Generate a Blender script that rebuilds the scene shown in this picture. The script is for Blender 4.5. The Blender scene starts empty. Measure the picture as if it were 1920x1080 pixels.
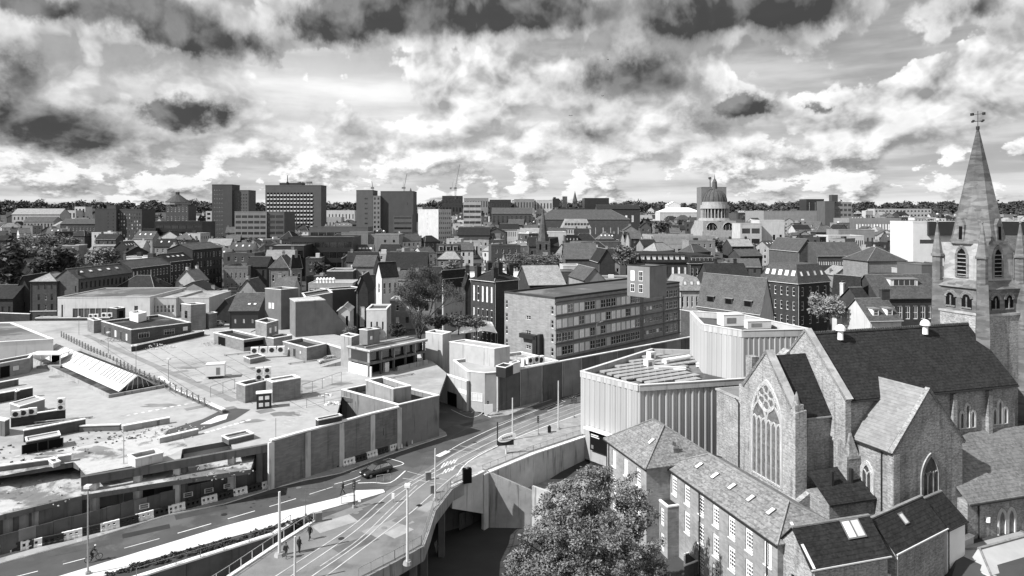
import bpy, bmesh, math, random
from mathutils import Vector, Matrix
random.seed(7)
sc = bpy.context.scene
col = sc.collection

# ------------------------------------------------------------------ camera
F, HZ, ZC = 1280.0, 400.0, 38.0          # focal length in photo pixels, horizon row, height over the road
cd = bpy.data.cameras.new('camera'); cam = bpy.data.objects.new('camera', cd); col.objects.link(cam)
cam.location = (0, 0, ZC); cam.rotation_euler = (math.radians(90), 0, 0)
cd.sensor_width = 36; cd.lens = 36*F/1920; cd.shift_y = -(540-HZ)/1920
cd.clip_start = 0.5; cd.clip_end = 20000
sc.camera = cam

# ------------------------------------------------------------------ light
SUN_AZ = Vector((-0.90, -0.43)); SUN_AZ.normalize(); SUN_EL = math.radians(43)
sl = bpy.data.lights.new('sun', 'SUN'); sun = bpy.data.objects.new('sun', sl); col.objects.link(sun)
sl.energy = 5.0; sl.angle = math.radians(0.6); sl.color = (1, 1, 1)
tos = Vector((SUN_AZ.x*math.cos(SUN_EL), SUN_AZ.y*math.cos(SUN_EL), math.sin(SUN_EL)))
sun.rotation_euler = tos.to_track_quat('Z', 'Y').to_euler()
sc.view_settings.view_transform = 'Standard'; sc.view_settings.look = 'None'
sc.view_settings.exposure = 0.56; sc.view_settings.gamma = 1.0; sc.view_settings.use_curve_mapping = False
sc.cycles.max_bounces = 4; sc.cycles.diffuse_bounces = 1; sc.cycles.glossy_bounces = 2
sc.cycles.transmission_bounces = 2; sc.cycles.transparent_max_bounces = 4
sc.cycles.caustics_reflective = False; sc.cycles.caustics_refractive = False

# ------------------------------------------------------------------ sky: black-and-white daylight with cloud layers
class S:                                    # a node socket with arithmetic
    t = None
    def __init__(s, k): s.k = k
    @staticmethod
    def op(o, *a, clamp=False):
        n = S.t.nodes.new('ShaderNodeMath'); n.operation = o; n.use_clamp = clamp
        for i, v in enumerate(a):
            if isinstance(v, S): S.t.links.new(v.k, n.inputs[i])
            else: n.inputs[i].default_value = v
        return S(n.outputs[0])
    def __add__(s, o): return S.op('ADD', s, o)
    __radd__ = __add__
    def __sub__(s, o): return S.op('SUBTRACT', s, o)
    def __rsub__(s, o): return S.op('SUBTRACT', o, s)
    def __mul__(s, o): return S.op('MULTIPLY', s, o)
    __rmul__ = __mul__
    def __truediv__(s, o): return S.op('DIVIDE', s, o)
def step(x, a, b):
    n = S.t.nodes.new('ShaderNodeMapRange'); n.interpolation_type = 'SMOOTHERSTEP'
    S.t.links.new(x.k, n.inputs[0]); n.inputs[1].default_value = a; n.inputs[2].default_value = b
    return S(n.outputs[0])
def vec(x, y, z):
    n = S.t.nodes.new('ShaderNodeCombineXYZ')
    for i, v in enumerate((x, y, z)):
        if isinstance(v, S): S.t.links.new(v.k, n.inputs[i])
        else: n.inputs[i].default_value = v
    return S(n.outputs[0])
def noise(v, scale, detail=8, rough=.55, dist=0):
    n = S.t.nodes.new('ShaderNodeTexNoise'); S.t.links.new(v.k, n.inputs['Vector'])
    n.inputs['Scale'].default_value = scale; n.inputs['Detail'].default_value = detail
    n.inputs['Roughness'].default_value = rough; n.inputs['Distortion'].default_value = dist
    return S(n.outputs['Fac'])
def lerp(a, b, f): return a + (b-a)*f if isinstance(a, S) or isinstance(b, S) else S.op('ADD', f*(b-a), a)

w = bpy.data.worlds.new('World'); sc.world = w; w.use_nodes = True
t = w.node_tree; t.nodes.clear(); S.t = t
out = t.nodes.new('ShaderNodeOutputWorld'); bg = t.nodes.new('ShaderNodeBackground')
t.links.new(bg.outputs[0], out.inputs[0]); bg.inputs[1].default_value = 0.074
sky = t.nodes.new('ShaderNodeTexSky'); sky.sky_type = 'NISHITA'; sky.sun_disc = False
sky.sun_elevation = SUN_EL; sky.sun_rotation = math.atan2(SUN_AZ.x, SUN_AZ.y)
bw = t.nodes.new('ShaderNodeRGBToBW'); t.links.new(sky.outputs[0], bw.inputs[0]); clear = S(bw.outputs[0])
tc = t.nodes.new('ShaderNodeTexCoord'); sep = t.nodes.new('ShaderNodeSeparateXYZ'); t.links.new(tc.outputs['Generated'], sep.inputs[0])
x, y, z = (S(sep.outputs[i]) for i in range(3))
hyp = S.op('SQRT', x*x + y*y) + 1e-4
th = S.op('ARCTAN2', x, y)
v = S.op('MAXIMUM', z/hyp, 0.0)
cx, cy = x/hyp, y/hyp
V = S.op('LOGARITHM', v + 0.085, 2.718)                 # features flatten towards the horizon
q = vec(cx, cy, V*0.26)
# ragged edges for the placed cloud banks
w1 = noise(q, 5, 3, .6); w2 = noise(vec(cx+7, cy, V*0.26), 5, 3, .6)
f1 = noise(q, 26, 4, .65); f2 = noise(vec(cx+3, cy+5, V*0.26), 26, 4, .65)
thw = th + (w1-.5)*0.17 + (f1-.5)*0.085
vw = v + (w2-.5)*0.080 + (f2-.5)*0.050
def vm(o, a, b):
    n = S.t.nodes.new('ShaderNodeVectorMath'); n.operation = o
    for i, k in enumerate((a, b)):
        if isinstance(k, S): S.t.links.new(k.k, n.inputs[i])
        else: n.inputs[i].default_value = k
    return S(n.outputs['Value' if o == 'DOT_PRODUCT' else 'Vector'])
tv = vec(thw, vw, 0.0)
def bank(L):
    tot = None
    for (px, py, a, b, k) in L:
        t0 = math.atan((px-960)/1280); c = math.cos(t0); v0 = (HZ-py)/1280*c
        d = vm('MULTIPLY', vm('SUBTRACT', tv, (t0, v0, 0)), (1/(a/1280*c*c), 1/(b/1280*c), 0))
        e = S.op('POWER', 1/2.718, vm('DOT_PRODUCT', d, d))
        tot = e*k if tot is None else S.op('MULTIPLY_ADD', e, k, tot)
    return tot
DARK = [(800,10,190,58,1.15),(680,55,95,38,.6),(1010,15,150,42,.9),(1330,25,130,50,1.1),(1500,15,130,40,.9),(1490,80,60,40,.35),
        (375,72,88,36,1.0),(310,12,150,34,.8),(90,5,130,22,.7),(495,92,38,30,.55),(345,214,78,30,1.15),(1850,12,100,30,.75),
        (1900,60,50,22,.45),(1395,188,58,17,.95),(1330,225,60,22,.5),(1522,187,15,10,.7),(1200,135,110,52,.62),(1110,175,120,40,.5),(1100,258,95,24,.6),
        (45,125,80,50,.58),(30,225,110,60,.5),(165,235,90,42,.46),(70,275,150,32,.4),(260,285,140,30,.36),(610,70,70,36,.55),(1290,170,40,60,.35)]
CUM = [(975,150,105,55,.55),(860,175,60,50,.45),(1340,105,90,45,.5),(1735,125,80,36,.6),(1770,195,70,55,.65),(1610,205,85,34,.6),
       (700,265,140,45,.45),(1375,275,45,30,.5),(1500,300,120,32,.5),(1680,265,90,24,.35),(200,80,120,60,.35),(1020,270,90,30,.35),
       (1700,60,160,60,-.5),(1450,140,120,30,-.4),(640,180,140,40,-.35),(1560,250,120,24,-.3),(1900,290,60,30,.4),(420,270,90,40,.35),(760,330,220,22,.2),(1150,200,150,50,.4)]
db = bank(DARK); cb = bank(CUM)
# thin high veil, streaked
veil = noise(vec(cx*1.0, cy*1.0, V*1.6), 3.2, 5, .55)
glow = bank([(520,150,330,90,.72),(900,250,420,90,.55),(200,110,130,70,.6)])
base = clear*0.3 + 1.9 + step(veil, .33, .70)*2.9 + glow*4.4 + S.op('POWER', 2.718, v*-22.0)*2.6
# cumulus field: puffy cells overhead, small and flat over the roofs; lit from the upper left
def puff(p, scale, detail):
    n = t.nodes.new('ShaderNodeTexVoronoi'); n.feature = 'F1'; n.inputs['Scale'].default_value = scale
    n.inputs['Detail'].default_value = detail; n.inputs['Roughness'].default_value = .55; n.inputs['Lacunarity'].default_value = 2.1
    n.normalize = True; t.links.new(p.k, n.inputs['Vector']); return 1.0 - S(n.outputs['Distance'])
wx, wy = (w1-.5)*.10, (w2-.5)*.10
def cum(du, dz, det):
    p = vec(cx + wx - cy*du, cy + wy + cx*du, V*0.30 + dz)
    lo = noise(p, 4.6, det, .55)
    pf = puff(p, 11.0, det)
    b = noise(vec(cx+2-cy*du, cy+cx*du, V*0.26 + dz), 12, det+3, .60)*1.0 + .035
    return lerp(b, lo*.50 + pf*.50, step(v, .035, .13)), pf
(n0, pf0), (n1, pf1) = cum(0.0, 0.0, 4.0), cum(.016, .028, 3.0)
dens = n0 + cb*0.23
lit = S.op('MULTIPLY_ADD', n0-n1, 9.0, 0.47, clamp=True)
hard, softm = step(dens, .548, .582), step(dens, .50, .68)
mB = lerp(softm, hard, S.op('MULTIPLY', lit, 1.5, clamp=True))
thick = step(dens, .62, .95)
cB = 2.9 + lit*7.0 - S.op('POWER', 2.718, v*-18.0)*1.3 - thick*.7 + glow*0.9 + (f1-.5)*1.6
c1 = lerp(base + (f2-.5)*.8, cB, mB*0.94)
# heavy banks: the same puffs, dark bellies and thin lit rims on top
nd = n0*.55 + pf0*.45
dd = db*1.14 + (nd-.585)*2.2 + (f1-.5)*.30
alpha = step(dd, .18, .40); core = step(dd, .22, 1.12)
cD = S.op('MULTIPLY_ADD', core, -5.0, 5.6) + (lit-.46)*4.2*(1.0 - core*.5) + (f2-.5)*1.6 + (pf0-.62)*3.0
cD = S.op('MAXIMUM', cD, 0.55)
c2 = lerp(c1, cD, alpha*0.96)
c2 = S.op('MAXIMUM', c2, 0.4)
cmb = vec(c2, c2, c2)
t.links.new(cmb.k, bg.inputs[0])
w.cycles.sampling_method = 'MANUAL'; w.cycles.sample_map_resolution = 256

# ------------------------------------------------------------------ materials (the photograph is black and white: neutral greys)
MATS = {}
def M(name, base, var=.25, scale=.6, rough=.85, stretch=(1,1,1), detail=5, bump=0., bscale=None, spec=.25, metal=0., cells=None, cvar=.35, streak=0., rnd=.12, patch=None, patch2=None, courses=None):
    if name in MATS: return MATS[name]
    m = bpy.data.materials.new(name); m.use_nodes = True; nt = m.node_tree; S.t = nt
    b = nt.nodes['Principled BSDF']; b.inputs['Roughness'].default_value = rough
    b.inputs['Specular IOR Level'].default_value = spec; b.inputs['Metallic'].default_value = metal
    tcn = nt.nodes.new('ShaderNodeTexCoord'); mp = nt.nodes.new('ShaderNodeMapping')
    nt.links.new(tcn.outputs['Object'], mp.inputs[0]); mp.inputs['Scale'].default_value = stretch
    vv = S(mp.outputs[0]); oc = S(tcn.outputs['Object'])
    f = noise(vv, scale, detail, .62)
    c = (f-.5)*(2*var*2.2) + 1.0
    if cells:
        vo = nt.nodes.new('ShaderNodeTexVoronoi'); mp2 = nt.nodes.new('ShaderNodeMapping')
        nt.links.new(tcn.outputs['Object'], mp2.inputs[0]); mp2.inputs['Scale'].default_value = cells
        nt.links.new(mp2.outputs[0], vo.inputs['Vector']); vo.inputs['Scale'].default_value = 1
        sr = nt.nodes.new('ShaderNodeSeparateXYZ'); nt.links.new(vo.outputs['Color'], sr.inputs[0])
        c = c*((S(sr.outputs[0])-.5)*(2*cvar) + 1.0)
    if courses:
        sz = nt.nodes.new('ShaderNodeSeparateXYZ'); nt.links.new(tcn.outputs['Object'], sz.inputs[0])
        fr_ = S.op('FRACT', S(sz.outputs[2])*courses[0] + (f-.5)*.35)
        c = c*(1.0 - step(fr_, .72, 1.0)*courses[1])
    if streak:
        mp3 = nt.nodes.new('ShaderNodeMapping'); nt.links.new(tcn.outputs['Object'], mp3.inputs[0]); mp3.inputs['Scale'].default_value = (1.6,1.6,.12)
        c = c*(1.0 - step(noise(S(mp3.outputs[0]), 1.0, 4, .6), .50, .72)*streak)
    if patch2:
        pb, psc, lo, hi = patch2
        c = lerp(c, c*(pb/base), step(noise(oc, psc, 8, .7), lo, hi))
    if patch:                                   # worn, washed or resurfaced patches of another tone
        pb, psc, lo, hi = patch
        pf = step(noise(oc, psc, 9, .68, .4), lo, hi)
        c = lerp(c, c*(pb/base), pf)
    if rnd:
        oi = nt.nodes.new('ShaderNodeObjectInfo'); c = c*((S(oi.outputs['Random'])-.5)*(2*rnd) + 1.0)
    c = S.op('MAXIMUM', c*base, .004)
    nt.links.new(vec(c, c, c).k, b.inputs['Base Color'])
    if bump:
        bn = nt.nodes.new('ShaderNodeBump'); bn.inputs['Strength'].default_value = bump; bn.inputs['Distance'].default_value = .1
        hgt = noise(vv, bscale or scale*4, 4, .6)
        if cells: hgt = hgt*.5 + S(sr.outputs[1])
        nt.links.new(hgt.k, bn.inputs['Height']); nt.links.new(bn.outputs[0], b.inputs['Normal'])
    MATS[name] = m
    return m
def glass(name, base, rough=.12, spec=.5):
    m = M(name, base, var=.35, scale=.35, rough=rough, spec=spec, rnd=.5, detail=2); return m
brick   = M('brick', .078, var=.2, scale=.5, cells=(1.2,1.2,4.5), cvar=.14, streak=.2)
brickd  = M('brick_dark', .042, var=.22, scale=.5, cells=(1.2,1.2,4.5), cvar=.14, streak=.2)
brickl  = M('brick_light', .20, var=.18, scale=.4, cells=(1.2,1.2,4.5), cvar=.12, streak=.18)
bricks  = M('brick_sunned', .25, var=.2, scale=.5, cells=(1.4,1.4,5), cvar=.14, streak=.15)
render_ = M('render_white', .5, var=.12, scale=.3, streak=.22)
rendpan = M('render_pale', .42, var=.15, scale=.3, streak=.2)
rendg   = M('render_grey', .24, var=.15, scale=.3, streak=.2)
concr   = M('concrete', .30, var=.25, scale=.35, streak=.55, bump=.2)
concrd  = M('concrete_dark', .11, var=.25, scale=.4, streak=.4)
concrl  = M('concrete_pale', .47, var=.2, scale=.35, streak=.55)
stonep  = M('stone_pale', .42, var=.16, scale=.4, streak=.3)
stoned  = M('stone_dark', .085, var=.25, scale=.5, cells=(1,1,2.2), cvar=.25, streak=.2)
rubble  = M('church_rubble', .31, var=.28, scale=.35, cells=(3.8,3.8,7.6), cvar=.30, bump=.6, streak=.36, courses=(2.6,.22), rnd=0)
rubbled = M('church_rubble_grey', .26, var=.28, scale=.35, cells=(3.6,3.6,7.4), cvar=.30, bump=.6, streak=.36, courses=(2.6,.22), rnd=0)
ashlar  = M('church_ashlar', .34, var=.2, scale=.5, cells=(.9,.9,2.4), cvar=.2, streak=.2, rnd=0)
ashlard = M('spire_stone', .15, var=.30, scale=.4, stretch=(1,1,1.6), cells=(.8,.8,2.6), cvar=.30, streak=.15, rnd=0)
slate   = M('slate', .024, var=.2, scale=.5, courses=(3.0,.5), cells=(3.4,3.4,5.2), cvar=.34, rough=.8, spec=.15)
slatem  = M('slate_grey', .070, var=.2, scale=.5, courses=(3.0,.35), cells=(3.2,3.2,5.0), cvar=.26, rough=.8, spec=.15)
slatel  = M('slate_pale', .23, var=.2, scale=.5, courses=(3.0,.3), cells=(3.2,3.2,5), cvar=.2, rough=.75)
tile    = M('roof_tile', .09, var=.22, scale=.5, courses=(3.2,.35), cells=(3.2,3.2,5), cvar=.25)
felt    = M('roof_felt', .085, var=.3, scale=.12, detail=8, patch=(.17,.09,.5,.62))
feltd   = M('roof_felt_dark', .026, var=.35, scale=.15, detail=8, patch=(.09,.1,.5,.62))
feltl   = M('roof_felt_pale', .34, var=.25, scale=.12, detail=8, patch=(.18,.1,.52,.64))
white   = M('white_paint', .78, var=.07, scale=.4, rnd=.08)
offw    = M('off_white_paint', .58, var=.1, scale=.4, rnd=.1)
coping  = M('coping_stone', .68, var=.25, scale=.5)
dark    = M('dark_metal', .025, var=.2, scale=.6, rough=.5, spec=.4)
black   = M('black_void', .008, var=.1, scale=.6, rough=.9, spec=.05)
steel   = M('galvanised_steel', .34, var=.12, scale=.8, rough=.5, spec=.5, metal=.35)
steeld  = M('painted_steel_grey', .16, var=.15, scale=.8, rough=.5, spec=.4)
poleg   = M('pole_paint_pale', .52, var=.1, scale=.6, rough=.5, spec=.4)
wood    = M('weathered_ply', .10, var=.3, scale=.6, streak=.3)
glassd  = glass('window_glass', .02, .10, 1.0)
glassm  = glass('window_glass_grey', .10, .25)
blind   = M('window_blind', .78, var=.15, scale=.8, rnd=.35)
leadgl  = M('leaded_glass', .13, var=.3, scale=1.5, cells=(3.2,3.2,3.2), cvar=.35, rough=.35, spec=.5, rnd=0)
leadgd  = M('leaded_glass_dark', .05, var=.3, scale=1.5, cells=(3.2,3.2,3.2), cvar=.35, rough=.3, spec=.5, rnd=0)
asphalt = M('asphalt', .07, var=.2, scale=.25, detail=9, stretch=(1,1,1), patch=(.10,.10,.50,.60), rnd=0)
tarmac2 = M('tram_paving', .175, var=.22, scale=.35, detail=12, patch=(.13,.12,.50,.64), rnd=0)
deckm   = M('car_park_asphalt', .34, var=.16, scale=.6, detail=12, patch=(.24,.05,.46,.70), patch2=(.22,.3,.56,.74), rnd=0)
deckw   = M('bare_concrete_slab', .42, var=.25, scale=.5, detail=12, patch=(.15,.13,.48,.60), patch2=(.2,.5,.52,.66), rnd=0)
pave    = M('paving_pale', .60, var=.15, scale=.5, cells=(1.1,1.1,1), cvar=.12, rnd=0)
paveg   = M('paving_grey', .27, var=.2, scale=.4, cells=(1.1,1.1,1), cvar=.15, rnd=0)
soil    = M('city_ground', .05, var=.4, scale=.06, detail=9, rnd=0)
lower   = M('lower_street', .085, var=.3, scale=.14, detail=9, patch=(.19,.05,.55,.68), rnd=0)
line    = M('road_paint', .60, var=.22, scale=1.4, rough=.7, rnd=.15)
linef   = M('road_paint_worn', .36, var=.35, scale=1.6, rough=.8, rnd=.2)
rail    = M('tram_rail', .62, var=.3, scale=.6, rough=.4, spec=.5, metal=.4, rnd=0)
leafm   = M('leaf_mid', .135, var=.25, scale=.35, rough=.6, spec=.3, rnd=.2)
leafd   = M('leaf_dark', .048, var=.3, scale=.3, rough=.6, spec=.25, rnd=.2)
leafl   = M('leaf_pale', .22, var=.2, scale=.3, rough=.6, spec=.3, rnd=.1)
twig    = M('twig_leaf', .10, var=.3, scale=.3, rough=.8, rnd=.1)
bark    = M('bark', .05, var=.3, scale=1.2)
grass   = M('verge_grass', .06, var=.4, scale=1.5)
copper  = M('copper_dome', .085, var=.35, scale=.5, stretch=(1,1,.3), streak=.4, rnd=0)
clad    = M('precast_panel', .40, var=.16, scale=.35, streak=.32, rnd=.13)
lead    = M('lead_roof', .17, var=.25, scale=.3, streak=.1)
skin_   = M('skin', .35, var=.05, scale=2)
cloth   = M('dark_clothes', .02, var=.2, scale=2)
clothg  = M('grey_clothes', .10, var=.2, scale=2)
carb    = M('car_paint_black', .012, var=.1, rough=.12, spec=.9, rnd=0)
cars_   = M('car_paint_silver', .42, var=.05, rough=.25, spec=.6, metal=.3, rnd=.1)
carw    = M('car_paint_white', .72, var=.04, rough=.25, spec=.6, rnd=.05)
tyre    = M('tyre_rubber', .015, var=.2, scale=4)
carglass = M('car_glass', .42, var=.05, rough=.07, spec=.8, metal=.85, rnd=0)
lamp    = M('lamp_lens', .65, var=.05, rough=.2, spec=.6)

# ------------------------------------------------------------------ placing: photo pixel -> point on a level, and back
def P(px, py, z=0.):
    Y = (ZC-z)*F/(py-HZ); return Vector(((px-960)/F*Y, Y, z))
def PY(px, py, Y): return Vector(((px-960)/F*Y, Y, ZC-(py-HZ)*Y/F))
def XA(px, Y): return (px-960)/F*Y
def reach(C, d, px):                        # length along d from C until column px
    k = (px-960)/F; den = d[0]-k*d[1]
    return (k*C[1]-C[0])/den if abs(den) > 1e-6 else 10.
def U(a): a = math.radians(a); return (math.cos(a), math.sin(a))
def lp(a, b, t): return a+(b-a)*t
def interp(x, T):
    for (a, u), (b, v_) in zip(T, T[1:]):
        if x <= b: return u+(v_-u)*max(0., (x-a)/(b-a))
    return T[-1][1]
def T(X, Y):                                # lie of the land beyond the shopping-centre block
    g = interp(Y, [(0,0),(170,0),(300,3),(430,9),(560,14),(800,21),(1200,32),(1800,48),(2600,64),(4000,70),(9000,60)])
    return g + (2.2*math.sin(X*.004+1)+1.6*math.sin(X*.011+Y*.003))*min(1, max(0,(Y-250)/600))

# ------------------------------------------------------------------ mesh builder
class MB:
    def __init__(s): s.v = []; s.f = []; s.m = []; s.cur = 0
    def mat(s, i): s.cur = i; return s
    def add(s, vs, fs):
        o = len(s.v); s.v += [tuple(p) for p in vs]; s.f += [tuple(i+o for i in f) for f in fs]; s.m += [s.cur]*len(fs); return s
    def quad(s, a, b, c, d): return s.add((a,b,c,d), ((0,1,2,3),))
    def tri(s, a, b, c): return s.add((a,b,c), ((0,1,2),))
    def poly(s, pts): return s.add(pts, (tuple(range(len(pts))),))
    def box(s, x0, y0, z0, x1, y1, z1):
        p = [(x0,y0,z0),(x1,y0,z0),(x1,y1,z0),(x0,y1,z0),(x0,y0,z1),(x1,y0,z1),(x1,y1,z1),(x0,y1,z1)]
        return s.add(p, ((0,3,2,1),(4,5,6,7),(0,1,5,4),(1,2,6,5),(2,3,7,6),(3,0,4,7)))
    def prism(s, pts, z0, z1):              # upright prism over a counter-clockwise outline; z per point allowed
        n = len(pts); zz0 = z0 if isinstance(z0, (list,tuple)) else [z0]*n; zz1 = z1 if isinstance(z1, (list,tuple)) else [z1]*n
        a = sum(pts[i][0]*pts[(i+1)%n][1]-pts[(i+1)%n][0]*pts[i][1] for i in range(n))
        if a < 0: pts = pts[::-1]; zz0 = zz0[::-1]; zz1 = zz1[::-1]
        vs = [(p[0],p[1],zz0[i]) for i,p in enumerate(pts)]+[(p[0],p[1],zz1[i]) for i,p in enumerate(pts)]
        fs = [tuple(range(n))[::-1], tuple(range(n,2*n))]+[(i,(i+1)%n,n+(i+1)%n,n+i) for i in range(n)]
        return s.add(vs, fs)
    def frustum(s, c, z0, z1, r0, r1, n=8, rot=0., caps=True, sx=1, sy=1):
        vs = []
        for zz, r in ((z0,r0),(z1,r1)):
            for i in range(n):
                a = rot+2*math.pi*i/n; vs.append((c[0]+r*math.cos(a)*sx, c[1]+r*math.sin(a)*sy, zz))
        fs = [(i,(i+1)%n,n+(i+1)%n,n+i) for i in range(n)]
        if caps: fs += [tuple(range(n))[::-1], tuple(range(n,2*n))]
        return s.add(vs, fs)
    def tube(s, a, b, r0, r1=None, n=6):
        a, b = Vector(a), Vector(b); r1 = r0 if r1 is None else r1; d = (b-a)
        if d.length < 1e-6: return s
        d.normalize(); u = d.orthogonal().normalized(); w_ = d.cross(u); vs = []
        for p, r in ((a,r0),(b,r1)):
            for i in range(n):
                t_ = 2*math.pi*i/n; vs.append(p+(u*math.cos(t_)+w_*math.sin(t_))*r)
        return s.add(vs, [(i,(i+1)%n,n+(i+1)%n,n+i) for i in range(n)]+[tuple(range(n))[::-1], tuple(range(n,2*n))])
    def bar(s, a, b, wd, h):                # a beam from a to b, wd wide, h high (a, b on its underside)
        a, b = Vector(a), Vector(b); d = b-a; n_ = Vector((-d.y, d.x, 0))
        n_ = n_.normalized()*(wd/2) if n_.length > 1e-6 else Vector((wd/2,0,0)); k = Vector((0,0,h))
        return s.add([a-n_,b-n_,b+n_,a+n_,a-n_+k,b-n_+k,b+n_+k,a+n_+k], ((0,3,2,1),(4,5,6,7),(0,1,5,4),(1,2,6,5),(2,3,7,6),(3,0,4,7)))
    def mesh(s, name, mats):
        me = bpy.data.meshes.new(name); me.from_pydata(s.v, [], s.f)
        for m in (mats if isinstance(mats, (list,tuple)) else [mats]): me.materials.append(m)
        if any(s.m): me.polygons.foreach_set('material_index', s.m)
        me.update(); return me
    def build(s, name, mats, parent=None, smooth=False):
        if not s.f: return None
        me = s.mesh(name, mats)
        if smooth: me.polygons.foreach_set('use_smooth', [True]*len(me.polygons))
        return link(name, me, parent)
def link(name, me, parent=None, loc=None, rz=None, scale=None):
    o = bpy.data.objects.new(name, me); col.objects.link(o)
    if parent: o.parent = parent
    if loc is not None: o.location = loc
    if rz is not None: o.rotation_euler = (0,0,rz)
    if scale is not None: o.scale = scale
    return o
LABELS = {}
def tag(o, label, cat, group=None):
    if label in LABELS and not (group and LABELS[label] == group): print('SAME LABEL', label)
    LABELS[label] = group
    o['label'] = label; o['category'] = cat
    if group: o['group'] = group
    return o
def thing(name, label, cat, loc=(0,0,0), rz=0., group=None):
    o = link(name, None, None, loc, rz); return tag(o, label, cat, group)
def struct(name, mb, m, parent=None, kind='structure'):
    o = mb.build(name, m, parent)
    if not parent: o['kind'] = kind
    return o
def dup(root, loc, rz, label=None, group=None, scale=None):
    r = root.copy(); col.objects.link(r); r.location = loc; r.rotation_euler = (0,0,rz)
    if scale: r.scale = scale
    if label: tag(r, label, root['category'], group or root.get('group'))
    for ch in list(root.children):
        c = ch.copy(); col.objects.link(c); c.parent = r
        for g in ch.children:
            d = g.copy(); col.objects.link(d); d.parent = c
    return r

# ------------------------------------------------------------------ windows: one mesh per kind, 1 x 1, facing -y, scaled when placed
WK = {}
def wmesh(kind):
    if kind in WK: return WK[kind]
    b = MB(); fr = .09; mats = [glassd, white]; nx, nz, D = 1, 1, .02
    k = kind
    if k == 'sash': nx, nz = 1, 2
    elif k == 'sash2': nx, nz, fr = 2, 2, .08
    elif k == 'grid': nx, nz, fr = 3, 6, .12
    elif k == 'gridl': nx, nz, fr, mats = 3, 6, .12, [blind, white]
    elif k == 'dark': fr, mats = .06, [glassd, dark]
    elif k == 'dark2': nx, fr, mats = 2, .05, [glassd, dark]
    elif k == 'strip': nx, fr, mats = 4, .025, [glassd, offw]
    elif k == 'stripd': nx, fr, mats = 4, .02, [glassd, dark]
    elif k == 'quad': nx, nz, fr, mats = 2, 2, .075, [glassd, white]
    elif k == 'blind': nx, nz, mats = 1, 2, [blind, white]
    elif k == 'blindq': nx, nz, fr, mats = 2, 2, .06, [blind, white]
    elif k == 'hole': fr, mats = .04, [black, dark]
    elif k == 'velux': fr, mats = .10, [blind, steeld]
    elif k == 'door': fr, mats = .10, [dark, steeld]
    elif k == 'shop': nx, fr, mats = 3, .03, [glassm, dark]
    elif k == 'pale': nx, nz, fr, mats = 1, 2, .1, [glassm, offw]
    b.mat(0).quad((0,.03,0),(1,.03,0),(1,.03,1),(0,.03,1)); b.mat(1)
    e = fr*.5
    def bar(x0,z0,x1,z1,y=-D): b.box(x0,y,z0,x1,.04,z1)
    bar(0,0,fr,1); bar(1-fr,0,1,1); bar(fr,0,1-fr,fr*.8); bar(fr,1-fr*.8,1-fr,1)
    for i in range(1,nx): bar(i/nx-e/2,fr*.8,i/nx+e/2,1-fr*.8,-.012)
    for j in range(1,nz): bar(fr,j/nz-e/2.4,1-fr,j/nz+e/2.4,-.008)
    WK[kind] = b.mesh('window_'+kind, mats); return WK[kind]

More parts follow.
